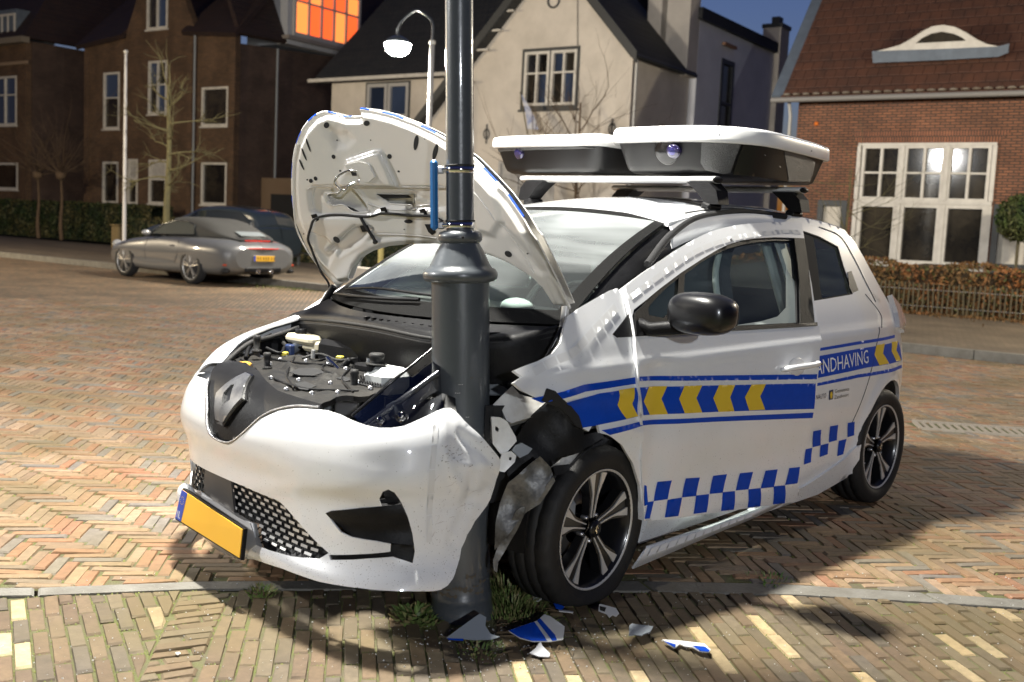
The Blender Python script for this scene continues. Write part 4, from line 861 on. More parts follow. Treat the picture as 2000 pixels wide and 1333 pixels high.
def brel(W):
    """broad hollows of the skin and fine waves at the crumpled end"""
    P = SB.P(W); x, y = [np.array(q) for q in zip(*[proj(p) for p in P])]
    g = lambda cx, cy, rx, ry: np.exp(-((x-cx)/rx)**2-((y-cy)/ry)**2)
    r = -.007*g(690, 990, 130, 26)+.008*g(640, 950, 200, 16)-.005*g(760, 905, 70, 20)+.006*g(560, 850, 140, 34)
    k = np.clip((x-850)/60, 0, 1); r = r+k*(.003*np.sin(x*.06+y*.03)+.0012*np.sin(x*.11-y*.17))-.008*g(900, 880, 26, 70)
    Q = np.c_[x, y]
    for L, a_, w_ in (([(878, 800), (905, 850), (960, 905)], -.010, 7), ([(862, 812), (868, 880), (900, 960)], .008, 8), ([(905, 850), (930, 900), (915, 980), (880, 1060)], -.009, 6), ([(968, 905), (920, 912), (885, 905)], .007, 5), ([(950, 960), (905, 985), (868, 1000)], -.006, 6)):
        r = r+a_*np.exp(-(segdist(Q, L+L[::-1])/w_)**2)
    return r
SB2 = Surf(lambda u, v: SB.P(np.c_[u, v])+SB.N(np.c_[u, v])*brel(np.c_[u, v])[:, None], 0, SLEN, 0, 1.1, (1, .15, .25), n=90, cen=(.05, -.05, .3))
bumper = panel('front_bumper', SB2, bump, WHITE, car, holes=[gr, vt], step=.018, thick=.006)
# grille: dark insert with hex cells, bright flakes and the radar plate
GU = SB.uv(gr)
gins = panel('grille', SB, inset(GU, 1.04), mat('grille_black', (.010, .010, .011), rough=.35), car, off=-.035, thick=.004, step=.04, px=False)
hexm = MB(); dm_ = MB(); A = np.array(GU); mn, mx = A.min(0), A.max(0); k = 0; v = mn[1]
while v < mx[1]:
    u = mn[0]+(.030 if k % 2 else 0)
    while u < mx[0]:
        if inpoly(np.array([[u, v]]), GU)[0]:
            P = lambda a, b, o: SB.P([[a, b]], o)[0]
            for (a, b) in (((u-.030, v), (u-.014, v+.017)), ((u-.014, v+.017), (u+.014, v+.017)), ((u+.014, v+.017), (u+.030, v))): hexm.tube([P(*a, -.022), P(*b, -.022)], .0026, 4, False)
            if u > mn[0]+.42 or u < mn[0]+.16:
                L = .009+.011*np.clip((u-mn[0]-.4)/.6, 0, 1); MB().add([P(u-L, v-.0042+.017, -.016), P(u+L, v-.0042+.017, -.016), P(u+L, v+.0042+.017, -.016), P(u-L, v+.0042+.017, -.016)], [(0, 1, 2, 3)]).build('grille_stud', ALU, gins) if inpoly(np.array([[u, v+.017]]), inset(GU, .97))[0] else None
        u += .060
    v += .017; k += 1
hexm.build('grille_mesh', BLKP, gins)
panel('radar_plate', SB, z1([(165, 98), (240, 140), (318, 185), (328, 280), (340, 375), (250, 325), (160, 265), (160, 180)]), mat('radar_plate', (.060, .054, .050), rough=.55), gins, off=-.012, thick=.01, step=.05)
# fog-lamp scoop
VU = SB.uv(vt); sc = panel('bumper_scoop', SB, inset(VU, 1.05), BLKP, car, off=-.05, thick=.004, step=.035, px=False)
def vrel(W):
    y = np.array([proj(p)[1] for p in SB.P(W)]); return .010*np.cos((y-1004)/11.)+.004
panel('scoop_blade', SB, z1([(898, 372), (925, 360), (1100, 345), (1240, 334), (1340, 325), (1385, 400), (1412, 500), (1422, 560), (1200, 540), (1050, 515), (985, 485)]), BLKP, sc, off=-.012, thick=.02, step=.018, relief=vrel)
panel('scoop_blade', SB, z1([(915, 618), (1100, 612), (1284, 598), (1286, 565), (1422, 560), (1425, 600), (1412, 664), (1375, 650), (1295, 628), (1150, 638), (925, 646)]), BLKP, sc, off=-.014, thick=.02, step=.02)
# lower spoiler shelf catches the light
# number plate on its carrier
PNM = np.array([.985, -.28, .02]); pl = [atX(360, 957, .915), atX(478, 1035, 1.005), atX(472, 1090, 1.015), atX(347, 1012, .925)]
def quadplate(name, q, m, parent, t=.004, off=0., sx=(0, 1), sy=(0, 1)):
    q = [np.array(p, float) for p in q]; n = np.cross(q[1]-q[0], q[3]-q[0]); n /= np.linalg.norm(n); n = n if n[0] > 0 else -n
    B = lambda a, b: (q[0]*(1-a)+q[1]*a)*(1-b)+(q[3]*(1-a)+q[2]*a)*b+n*off
    c = [B(sx[0], sy[0]), B(sx[1], sy[0]), B(sx[1], sy[1]), B(sx[0], sy[1])]; V = c+[p-n*t for p in c]; F = [(3, 2, 1, 0), (4, 5, 6, 7), (0, 1, 5, 4), (1, 2, 6, 5), (2, 3, 7, 6), (3, 0, 4, 7)]
    if np.cross(c[1]-c[0], c[3]-c[0])@n > 0: F = [f[::-1] for f in F]
    return MB().add(V, F).build(name, m, parent), B, n
carrier = panel('plate_carrier', SB, z1([(30, 235), (100, 225), (260, 310), (390, 400), (455, 432), (490, 560), (450, 590), (430, 640), (395, 645), (200, 560), (60, 440), (20, 400)]), mat('satin_grey', (.42, .41, .40), rough=.4, coat=.6), car, off=.004, thick=.03, step=.04)
PY_ = mat('plate_yellow', (.86, .47, .035), rough=.5)
pf, B_, n_ = quadplate('plate_frame', pl, BLKP, car, t=.014, off=.006, sx=(-.012, 1.012), sy=(-.05, 1.06))
pq, B_, n_ = quadplate('number_plate', pl, PY_, car, t=.003, off=.0095); quadplate('country_band', pl, mat('plate_blue', (.01, .06, .42), rough=.4), pq, t=.002, off=.0108, sx=(0, .10))
ex = (B_(1, .5)-B_(0, .5)); wl_ = np.linalg.norm(ex); ex /= wl_; ey = B_(.5, 0)-B_(.5, 1); hl_ = np.linalg.norm(ey); ey /= hl_
def flat_text(name, txt, org, ex, ey, size, m, parent, width=None):
    c = bpy.data.curves.new('t', 'FONT'); c.body = txt; o = bpy.data.objects.new('t', c); col.objects.link(o); me = o.to_mesh(); V = np.array([v.co[:2] for v in me.vertices]); F = [tuple(p.vertices) for p in me.polygons]; o.to_mesh_clear(); bpy.data.objects.remove(o); bpy.data.curves.remove(c)
    V[:, 0] -= V[:, 0].min(); sx_ = size/.72 if width is None else width/V[:, 0].max(); return MB().add(org+np.outer(V[:, 0]*sx_, ex)+np.outer(V[:, 1]*size/.72, ey), F).build(name, m, parent)
flat_text('plate_letters', 'NL', B_(.022, .93)+n_*.002, ex, ey, .030, FILM, pq, .030)
mb = MB(); c0 = B_(.05, .32)+n_*.002
for k in range(12):
    a = 2*PI*k/12; p = c0+(ex*math.cos(a)+ey*math.sin(a))*.015; mb.add([p+(ex*math.cos(b)+ey*math.sin(b))*.0025 for b in (0, PI/2, PI, 1.5*PI)], [(0, 1, 2, 3)])
mb.build('plate_stars', YEL, pq)
MB().ell(B_(-.03, .25)-n_*.03, (.03, .05, .05), n=16, m=8).build('fog_trim', WHITE, car)
# nose panel with the diamond
nose = panel('nose_panel', SB, [(416, 716), (408, 740), (406, 780), (406, 822), (413, 849), (430, 860), (446, 864), (462, 857), (480, 842), (512, 814), (546, 799), (585, 794), (622, 797), (625, 786), (575, 772), (540, 760), (520, 742), (505, 722), (480, 706), (445, 700)], BLKP, car, off=-.006, thick=.02, step=.025)
nose_edge = SB.uv([(408, 740), (405, 785), (405, 824), (413, 850), (430, 861), (446, 865), (462, 858), (482, 841), (514, 813), (548, 799), (586, 794), (624, 797)]); MB().tube(SB.P(np.array(cr([tuple(p) for p in nose_edge], 4)), .002), .0055, 6).build('chrome_strip', mat('wet_satin_chrome', (.35, .35, .36), rough=.35, metal=.9, bump=.5, bscale=200), nose)
dia = z5([(400, 410), (462, 420), (415, 555), (310, 690), (265, 665), (272, 520)]); dih = z5([(385, 455), (410, 460), (375, 545), (318, 590), (300, 560), (312, 520)])
dia = z5([(350, 450), (430, 408), (462, 422), (418, 550), (308, 690), (265, 668), (268, 520)]); dih = z5([(352, 478), (372, 474), (350, 560), (318, 580), (302, 600), (312, 520)])
panel('emblem_backing', SB, inset(dia, 1.12), BLKG, nose, off=.006, thick=.01, step=.03)
emb = panel('diamond_emblem', SB, dia, mat('emblem_silver', (.42, .42, .41), rough=.25, metal=.75, coat=.5, c2=(.20, .20, .21), nscale=16), nose, holes=[dih], off=.016, thick=.012, step=.02)

# --- right fender and left headlight
v3 = lambda L: [np.array(p, float) for p in L]
rf = [v3([(.745, -.81, .58), (.64, -.87, .58), (.50, -.89, .60), (.30, -.88, .62), (.15, -.87, .64)]),
      v3([(.70, -.80, .70), (.60, -.835, .77), (.46, -.85, .83), (.28, -.845, .88), (.10, -.83, .93)]),
      v3([(.66, -.765, .755), (.56, -.775, .835), (.42, -.785, .885), (.25, -.785, .925), (.08, -.77, .98)]),
      v3([(.62, -.72, .765), (.52, -.725, .850), (.38, -.735, .900), (.22, -.735, .935), (.08, -.72, .985)])]
patch(MB(), rf, 6, 6, .008, flip=False).build('right_fender', WHITE, car)
hl = [v3([atX(688, 812, .77), atX(770, 742, .66), atX(812, 708, .57), atX(856, 672, .47)]), v3([atX(702, 824, .80), atX(785, 765, .70), atX(825, 735, .62), atX(860, 710, .55)]), v3([atX(722, 833, .82), atX(795, 800, .76), atX(835, 775, .68), atX(862, 760, .62)]), v3([atX(745, 838, .83), atX(790, 834, .80), atX(830, 822, .74), atX(866, 800, .69)])]
back = [[p-np.array([.07, 0, .05]) for p in r] for r in hl]
hlm = MB(); patch(hlm, back, 5, 5, .005, flip=True); lamp_ = hlm.build('headlight', mat('lamp_interior', (.010, .010, .011), rough=.3), car)
LENS = glass('lamp_lens', (.50, .51, .53), rough=.03, refl=1.5)
patch(MB(), hl, 5, 5, 0, flip=True).build('lens', LENS, lamp_)
MB().tube(cr([tuple(p) for p in hl[0]], 5), .006, 6).build('lamp_rim', BLKG, lamp_)
MB().tube(cr([tuple(np.array(p)-np.array([.02, 0, .02])) for p in hl[1]], 5), .012, 6).build('light_bar', mat('lamp_bar', (.5, .5, .5), rough=.2, metal=.6), lamp_)
for q, r_ in (((745, 822), .020), ((785, 815), .022)): p = atX(*q, .74); MB().ell(p, (r_,)*3, n=14, m=8).build('lamp_projector', CHR, lamp_)
MB().box(atX(772, 800, .70), (.04, .05, .05), rotm((1, 0, 0), .5), bev=.006).build('lamp_block', GREY, lamp_)

# --- cowl, engine bay
base = [fws(np.array([u]), np.array([-.03]))[0]+np.array([0, 0, -.008]) for u in (-1, -.6, -.2, .2, .6, 1)]
front = [atX(567, 618, .17), atX(650, 622, .29), atX(740, 634, .39), atX(850, 655, .44), atX(985, 662, .34), atX(1088, 640, .16)]
mid = [(a+b)/2+np.array([0, 0, -.006]) for a, b in zip(base, front)]
low = [p+np.array([.01, 0, -.055]) for p in front]; low2 = [p+np.array([-.03, 0, -.16]) for p in front]
cowl = patch(MB(), [base, mid, front, low, low2], 5, 4, .006).build('cowl', BLKP, car)
for dz in (.012, .03): MB().tube(cr([tuple(p+np.array([.012, 0, -dz])) for p in front], 5), .007, 6).build('cowl_seal', RUB, cowl)
wp = [SWS.P([q], .02)[0] for q in ((-.86, .0), (-.55, .02), (-.2, .04), (.1, .06))]
MB().tube(cr([tuple(p) for p in wp], 5), .008, 6).build('wiper', BLKP, car)
wp = [SWS.P([q], .018)[0] for q in ((-.80, .05), (-.4, .10), (.05, .10), (.35, .09))]; MB().tube(cr([tuple(p) for p in wp], 5), .006, 6).build('wiper', BLKP, car)
MB().ell(atD(727, 572, 4.75), (.02, .02, .03), n=12, m=8).build('wiper_spindle', BLKG, cowl)
mb = MB()
for y in np.linspace(-.1, .55, 15): mb.box((.30, y, 1.005), (.16, .012, .012))
mb.build('cowl_slats', BLKP, cowl)
tub = MB(); tub.box((.25, -.08, .42), (.85, 1.3, .06)); tub.box((-.13, 0, .75), (.05, 1.5, .55)); tub.box((.30, -.70, .55), (.66, .05, .30)); tub.box((.20, .66, .60), (.5, .04, .34)); tub.build('engine_bay', BLKM, car)
def fcov(u, v): return np.stack([u, v, .745+.13*(.85-u)-.02*np.exp(-((v+.2)/.4)**2)*0], 1)
SC_ = Surf(fcov, -.2, 1.1, -.95, .8, (0, 0, 1))
def crel(W):
    P = SC_.P(W); x, y = [np.array(q) for q in zip(*[proj(p) for p in P])]; r = .004*np.sin(x*.11)*np.sin(y*.2)
    for cx, cy in ((564, 716), (571, 724), (634, 737), (655, 737)): r = r+.018*np.exp(-((x-cx)/7)**2-((y-cy)/4.5)**2)
    r = r-.03*(np.exp(-((x-600)/28)**4-((y-727)/5.5)**4)); r = r-.03*np.exp(-((x-592)/18)**4-((y-757)/6)**4)
    r = r-.012*np.exp(-(((y-700)-(x-520)*.62)/5)**2)*(x < 600)
    return r
cov = panel('slam_panel_cover', SC_, [(470, 712), (455, 700), (470, 690), (520, 694), (575, 694), (640, 702), (690, 712), (735, 724), (752, 742), (748, 758), (722, 775), (690, 773), (655, 776), (626, 790), (600, 788), (560, 775), (530, 757), (515, 738), (500, 720)], mat('dusty_black_plastic', (.013, .013, .013), rough=.5, spec=.3, c2=(.034, .031, .027), nscale=10, bump=.2), car, step=.018, thick=.02, relief=crel)
panel('front_cover_lip', SC_, [(455, 700), (440, 702), (425, 716), (470, 716), (500, 740), (520, 762), (560, 782), (622, 796), (626, 788), (560, 773), (532, 755), (516, 736), (498, 716)], BLKP, car, off=-.006, step=.03, thick=.03)
pe = lambda x, y, X: atX(x, y, X)
eb = lambda name, p, r, h, m, par=car: MB().lathe([(r*.85, -h), (r*1.3, -h*.95), (r*1.3, -h*.8), (r*.8, -h*.7), (r*.85, -.008), (r, 0), (r, .010), (r*.8, .015), (0, .015)], p, 18).build(name, m, par)
eb('rubber_buffer', pe(502, 662, .52), .016, .06, RUB); eb('rubber_buffer', pe(522, 696, .60), .016, .055, RUB); eb('rubber_buffer', pe(692, 730, .58), .017, .06, RUB)
CREAM = mat('reservoir_plastic', (.78, .71, .52), rough=.35, coat=.2); rc = pe(603, 662, .27)
res = MB(); res.box(rc+np.array([0, 0, .0]), (.13, .185, .040), bev=.014); res.box(rc+np.array([-.01, .05, -.025]), (.10, .11, .05), bev=.014); res.box(rc+np.array([-.05, .03, .03]), (.015, .045, .06), bev=.006); res.box(rc+np.array([-.05, .085, .03]), (.015, .045, .06), bev=.006); reso = res.build('brake_fluid_reservoir', CREAM, car)
MB().lathe([(.024, .018), (.025, .022), (.025, .038), (.022, .042), (0, .042)], rc+np.array([.02, -.03, .0]), 24).build('reservoir_cap', BLKP, reso)
for dy in (.03, .085): MB().ell(rc+np.array([-.042, dy, .042]), (.006, .011, .011)).build('mount_hole', BLKM, reso)
ct = pe(742, 742, .50); MB().box(ct+np.array([-.02, .02, 0]), (.14, .15, .10), bev=.03).build('coolant_tank', mat('tank_white', (.62, .64, .62), rough=.35), car); eb('coolant_cap', ct+np.array([.01, -.01, .085]), .030, .03, RUB)
MB().lathe([(.028, 0), (.028, .012), (.02, .018), (0, .018)], pe(478, 716, .62), 22).build('washer_cap', mat('yellow_cap', (.75, .40, .06), rough=.4), car)
MB().tube([pe(611, 700, .42), pe(612, 684, .42)], .009, 10).build('fitting', ALU, car); MB().tube([pe(640, 700, .40), pe(664, 722, .44)], .010, 8).build('pipe', CHR, car)
MB().tube(cr([tuple(pe(570, 690, .35)), tuple(pe(552, 668, .3)), tuple(pe(548, 655, .25)), tuple(pe(530, 660, .25))], 5), .010, 8).build('hose', RUB, car)
MB().tube(cr([tuple(pe(640, 690, .2)), tuple(pe(700, 680, .2)), tuple(pe(745, 690, .2)), tuple(pe(765, 700, .2))], 5), .012, 8).build('hose', RUB, car)
MB().box(pe(700, 694, .22), (.22, .30, .12), bev=.02).build('fuse_box', BLKP, car); MB().box(pe(535, 676, .30), (.14, .12, .08), rotm((0, 0, 1), .3), bev=.02).build('junction_box', BLKP, car)
MB().box(pe(716, 718, .52), (.05, .10, .03), bev=.008).build('catch_bracket', BLKP, car); MB().box(pe(769, 735, .40), (.02, .03, .03), bev=.003).build('red_clip', mat('red_plastic', (.5, .03, .02), rough=.4), car)
MB().box(pe(496, 680, .42), (.02, .03, .05)).build('sticker', FILM, car); MB().box(pe(566, 684, .35), (.03, .04, .05), bev=.006).build('blue_sensor', DK, car)
rs = [SR.P([[x, z]], -.10)[0] for x, z in ((.70, .72), (.62, .79), (.50, .85), (.38, .90), (.22, .94))]; MB().tube(cr([tuple(p) for p in rs], 5), .012, 8).build('bonnet_seal', RUB, car)
for k in range(14):
    a = np.array([.15+.45*rng.random(), -.62+.9*rng.random(), .66+.04*rng.random()]); MB().box(a, (.05+.06*rng.random(), .05+.08*rng.random(), .05+.05*rng.random()), rotm((0, 0, 1), rng.random()*2), bev=.008).build('engine_part', [BLKP, BLKP, GREY, BLKM, STEEL][k % 5], car)
for k in range(7):
    a = np.array([.1+.4*rng.random(), -.6+.9*rng.random(), .72]); pts = [tuple(a+np.array([.12*j*(rng.random()-.3), .10*j, .03*math.sin(j*1.4+k)])) for j in range(4)]; MB().tube(cr(pts, 4), .006+.006*rng.random(), 6).build('cable', RUB, car)

# ribs, bolts, slots and dirt edges of the covers
def cpt(x, y, off=.004): return SC_.P([SC_.inv(x, y)], off)[0]
for L in ([(520, 700), (560, 708), (600, 712), (650, 716), (700, 726)], [(536, 742), (560, 752), (600, 762), (650, 764), (700, 766)], [(575, 700), (560, 735), (575, 760)], [(690, 716), (668, 742), (690, 768)], [(470, 704), (492, 716), (510, 742), (540, 768)], [(640, 706), (630, 722), (650, 734)]):
    MB().tube(cr([tuple(cpt(*p)) for p in L], 5), .0045, 6).build('cover_rib', BLKP, cov)
for x, y in ((528, 712), (548, 704), (598, 706), (642, 712), (676, 722), (716, 736), (724, 760), (660, 768), (610, 770), (560, 762), (530, 740), (700, 748), (584, 744), (646, 750)): MB().lathe([(.010, -.004), (.009, .005), (.004, .008), (0, .008)], cpt(x, y), 10).build('cover_bolt', [STEEL, BLKP][int(x) % 2], cov)
for L in ([(566, 730), (585, 722), (612, 722), (636, 730), (612, 737), (585, 736)], [(575, 752), (596, 748), (618, 757), (600, 765), (585, 763)], [(700, 752), (720, 746), (734, 750), (722, 758)], [(655, 741), (672, 738), (690, 744), (676, 748)]): panel('cover_slot', SC_, L, BLKM, cov, off=.006, thick=.002, step=.05)
for k in range(9): x = 700+k*5.0; MB().tube([cpt(x, 740+k*.8, .012), cpt(x+4, 752+k*.8, .010)], .003, 4, False).build('vent_rib', BLKP, cov)
for (x, y, X, r_, L) in ((585, 672, .30, .022, .10), (560, 700, .40, .015, .07), (655, 690, .30, .030, .09), (632, 678, .24, .018, .08), (725, 706, .34, .024, .07), (680, 706, .40, .014, .06), (760, 716, .34, .03, .05)):
    p = pe(x, y, X); MB().lathe([(r_*.7, -L), (r_, -L), (r_, -.01), (r_*.8, 0), (r_*.8, .012), (0, .012)], p, 16, rotm((1, .3, 0), rng.normal()*.5)).build('engine_part', [BLKP, GREY, BLKP, STEEL][int(x) % 4], car)
for L, r_ in (([(520, 680, .45), (548, 690, .42), (560, 674, .34), (590, 680, .30)], .007), ([(590, 700, .42), (625, 692, .36), (660, 704, .38), (700, 700, .34)], .006), ([(480, 700, .56), (486, 680, .50), (500, 668, .44), (530, 655, .34)], .009), ([(650, 676, .2), (690, 668, .2), (730, 676, .2), (770, 690, .22)], .010), ([(600, 690, .34), (612, 706, .40), (640, 700, .38)], .005), ([(740, 700, .28), (755, 712, .34), (748, 728, .42)], .008)):
    MB().tube(cr([tuple(pe(*q)) for q in L], 5), r_, 7).build('hose', [RUB, BLKP][int(r_*1000) % 2], car)
for x, y, X in ((556, 692, .40), (664, 700, .36), (712, 700, .30)): MB().box(pe(x, y, X), (.025, .03, .02), rotm((0, 0, 1), .5), bev=.004).build('connector', mat('yellow_connector', (.45, .38, .05), rough=.5), car)

# --- bonnet, thrown open and buckled
def fh(u, v):
    k = np.clip((v-1.02)/.35, 0, 1); return np.stack([.09+.34*(v-1.1)+.125*(np.abs(u)/.66)**2.2*k-.05*np.exp(-((u-.12)/.25)**2)*k+.012*np.sin(u*9+v*4)*k, u, v], 1)
SH = Surf(fh, -.95, .85, .95, 2.0, (1, .25, -.25))
z6 = lambda L: [(540+x*.3, 200+y*.3) for x, y in L]
hoodl = [(655, 556), (640, 540), (618, 518), (596, 478), (582, 445), (572, 405), (569, 360), (571, 318), (578, 282), (592, 250), (612, 228), (634, 219, ), (656, 224), (672, 229), (700, 229), (709, 226), (703, 214), (728, 217), (765, 226), (810, 243), (850, 262), (890, 286), (925, 312), (960, 348), (990, 382), (1020, 425), (1048, 470), (1074, 520), (1094, 560), (1108, 590), (1114, 604), (1104, 606), (1088, 590), (1066, 556), (1044, 540), (1010, 520), (975, 505), (930, 490), (890, 481), (850, 476), (800, 477), (760, 481), (730, 490), (706, 504), (690, 524), (682, 545), (679, 552)]
leaf = z6([(330, 600), (360, 592), (400, 590), (430, 560), (465, 550), (500, 560), (540, 600), (580, 650), (600, 685), (595, 715), (500, 712), (440, 668), (372, 672), (338, 645)])
trap = z6([(652, 598), (870, 602), (890, 618), (880, 670), (735, 664)])
HL = None
def smoothpoly(W, polys):
    P = SH.P(W); x, y = [np.array(q) for q in zip(*[proj(p) for p in P])]; Q = np.c_[x, y]; r = np.zeros(len(W))
    for poly, dep, soft in polys:
        d = segdist(Q, poly)*np.where(inpoly(Q, poly), 1, -1); t = np.clip(d/soft*.5+.5, 0, 1); r = r+dep*t*t*(3-2*t)
    return r
inner = inset([np.array(p[:2], float) for p in hoodl], .945, np.array([800, 380]))
RL = [(inner, .018, 4), (leaf, -.010, 4), (trap, -.012, 5), (inset(leaf, 1.25), .006, 4),
      (z6([(225, 575), (260, 545), (500, 545), (1120, 548), (1130, 600), (1120, 690), (915, 700), (900, 690), (700, 690), (600, 740), (300, 740), (240, 700)]), -.018, 4),
      (z6([(480, 375), (560, 350), (660, 315), (700, 315), (740, 400), (800, 540), (440, 542), (420, 500), (470, 440)]), .020, 5),
      (z6([(390, 200), (480, 190), (520, 240), (470, 290), (400, 300)]), -.008, 8), (z6([(330, 160), (420, 160), (440, 260), (380, 260)]), -.006, 10),
      (z6([(330, 960), (520, 800), (640, 810), (560, 900), (420, 990), (400, 950)]), -.022, 4), (z6([(240, 840), (330, 870), (400, 950), (350, 1050), (260, 950)]), -.016, 5),
      (z6([(1300, 420), (1450, 560), (1500, 760), (1440, 850), (1350, 830), (1300, 700)]), .016, 8), (z6([(1500, 800), (1560, 860), (1760, 1100), (1700, 1080), (1560, 940)]), -.010, 8),
      (z6([(640, 850), (800, 855), (1060, 880), (1060, 900), (800, 880), (600, 900)]), -.007, 4), (z6([(860, 560), (1010, 640), (980, 650), (840, 590)]), -.006, 5)]
hood = panel('bonnet', SH, hoodl, INNER, car, holes=[leaf, trap], step=.0075, thick=.006, relief=lambda W: smoothpoly(W, RL))
panel('bonnet_skin', SH, [tuple(p) for p in inset([np.array(p[:2], float) for p in hoodl], .992, np.array([800, 380]))], INNER, hood, off=-.030, thick=.004, step=.03)
def ridge(L, r=.0032):
    P = [SH.P([SH.inv(*p)], 0)[0] for p in L]; rr = smoothpoly(SH.uv(L), RL); N_ = SH.N(np.array(SH.uv(L))); MB().tube([p+n*(q+.001) for p, n, q in zip(P, N_, rr)], r, 6).build('pressed_rib', INNER, hood)
for L in (leaf, trap, z6([(225, 560), (260, 545), (500, 544), (800, 546), (1120, 549)]), z6([(640, 852), (800, 857), (940, 866), (1060, 882)]), z6([(340, 965), (430, 880), (520, 806), (630, 812)]), z6([(600, 660), (700, 690), (905, 696), (915, 675), (1000, 668)]), z6([(250, 560), (235, 640), (250, 700)]), z6([(660, 318), (700, 315), (740, 400), (800, 535)]), z6([(140, 270), (115, 400), (112, 600), (125, 800), (190, 950), (290, 1090)]), z6([(1290, 520), (1400, 650), (1500, 800), (1600, 950), (1700, 1100)])):
    L = cr([tuple(p) for p in L], 3); ridge([tuple(p) for p in L])
def hrel(uv): return float(smoothpoly(np.atleast_2d(uv), RL)[0])
def hsp(x, y, off=.016): uv = SH.inv(x, y); return SH.P([uv], off-.016+max(hrel(uv), -.004)+.002)[0]
def spot(name, x, y, rx, ry, rot=0., m=BLKM, off=.0155, par=None, n=14):
    L = [(x+rx*math.cos(t)*math.cos(rot)-ry*math.sin(t)*math.sin(rot), y+rx*math.cos(t)*math.sin(rot)+ry*math.sin(t)*math.cos(rot)) for t in np.linspace(0, 2*PI, n+1)[:-1]]
    return panel(name, SH, L, m, par or hood, off=max(hrel(u_) for u_ in SH.uv(L[::3]+[(x, y)]))+.0012+(off-.0165 if off > .017 else 0), thick=.001, step=.05)
for (x, y, a, b, r_) in ((342, 145, 18, 20, .3), (607, 130, 20, 18, 0), (387, 350, 12, 15, -.5), (755, 345, 15, 16, -.5), (408, 882, 26, 16, .7), (430, 441, 7, 6, 0), (815, 442, 8, 6, .5), (240, 505, 12, 14, -.3), (270, 490, 11, 14, -.4), (217, 498, 6, 5, 0), (402, 245, 4, 4, 0), (632, 240, 4, 4, 0), (988, 232, 3, 3, 0), (848, 822, 4, 4, 0), (178, 857, 4, 4, 0), (876, 768, 28, 13, 0.05)):
    q = z6([(x, y)])[0]; spot('stamped_hole', *q, a*.3, b*.3, r_, off=.0165)
q = z6([(1534, 975)])[0]; spot('stamped_hole', *q, 7.5, 5.5, .6); q = z6([(1657, 972)])[0]; spot('stamped_hole', *q, 1.8, 1.5, 0)
for (x, y, L, w_, r_) in ((930, 255, 50, 15, 1.72), (1058, 315, 52, 15, 1.82), (222, 275, 46, 6, 1.22), (195, 333, 44, 6, 1.18), (180, 400, 38, 6, 1.15)):
    q = z6([(x, y)])[0]; c_, s_ = math.cos(r_), math.sin(r_); h_, k_ = L*.3, w_*.3
    spot('slot', q[0], q[1], h_, k_, r_, off=.0165, n=16)
panel('recess_opening', SH, z6([(652, 598), (690, 600), (860, 604), (882, 622), (830, 625), (700, 628)]), BLKM, hood, off=.001, thick=.001, step=.03)
panel('recess_opening', SH, z6([(450, 672), (500, 690), (540, 712), (490, 712)]), BLKM, hood, off=.0015, thick=.001, step=.03)
cable = lambda L, r=.0055: MB().tube(cr([tuple(hsp(*q, .022)) for q in z6(L)], 4), r, 6)
cable([(355, 1245), (345, 1170), (300, 1105), (262, 1020), (236, 940), (226, 870), (245, 795), (270, 752), (330, 733), (430, 730), (560, 738), (650, 730), (710, 714), (800, 718), (900, 726), (1000, 725), (1060, 735), (1110, 760)]).build('washer_hose', RUB, hood)
cable([(560, 738), (600, 800), (640, 862), (668, 900)], .007).build('washer_hose', RUB, hood); spot('hose_grommet', *z6([(666, 898)])[0], 5, 4, 0, RUB, .024)
CL = mat('clip_white', (.7, .7, .68), rough=.5)
for x, y in ((268, 748), (716, 705), (975, 712)):
    X, Y = z6([(x, y)])[0]; panel('hose_clip', SH, [(X-8, Y-7), (X+2, Y-9), (X+8, Y+3), (X+3, Y+6), (X-3, Y+4)], BLKP, hood, off=.020, thick=.004, step=.05); panel('clip_tab', SH, [(X-2, Y-1), (X+3, Y-1), (X+4, Y+4), (X-1, Y+4)], CL, hood, off=.027, thick=.003, step=.05)
X, Y = z6([(600, 812)])[0]; panel('hose_clip', SH, [(X-11, Y-5), (X+4, Y-6), (X+9, Y+5), (X-6, Y+6)], BLKP, hood, off=.026, thick=.004, step=.05)
panel('hose_clip', SH, z6([(985, 785), (1030, 785), (1060, 840), (1035, 860), (1010, 840)]), BLKP, hood, off=.02, thick=.003, step=.05)
# latch bracket and striker
panel('latch_bracket', SH, z6([(480, 395), (580, 372), (640, 385), (680, 470), (640, 505), (600, 500), (575, 460), (500, 420)]), INNER, hood, off=.045, thick=.03, step=.03); panel('latch_plate', SH, z6([(625, 385), (660, 385), (716, 465), (650, 480)]), INNER, hood, off=.022, thick=.004, step=.04)
panel('latch_window', SH, z6([(522, 437), (555, 432), (565, 462), (535, 465)]), BLKM, hood, off=.0465, thick=.001, step=.04)
MB().tube(cr([tuple(hsp(*q, o_)) for q, o_ in zip(z6([(585, 425), (545, 418), (500, 440), (474, 480), (498, 520), (522, 540), (545, 515), (565, 500)]), (.045, .06, .075, .085, .085, .08, .07, .045))], 5), .0045, 8).build('latch_striker', CHR, hood)
MB().box(hsp(*z6([(600, 488)])[0], .048), (.006, .012, .012), bev=.002).build('latch_rivet', STEEL, hood)
# painted skin edge with its blue and white check film
E_ = hoodl[4:26]; pe_ = [SH.P([SH.inv(*p[:2])], -.006)[0] for p in E_]; pe_ = np.array(cr([tuple(p) for p in pe_], 4)); nseg = 26
for k in range(nseg):
    a, b = int(k*(len(pe_)-1)/nseg), int((k+1)*(len(pe_)-1)/nseg); 
    if b > a: MB().tube(pe_[a:b+1], .0042, 6).build('edge_film', BLUE if k % 2 else WHITE, hood)
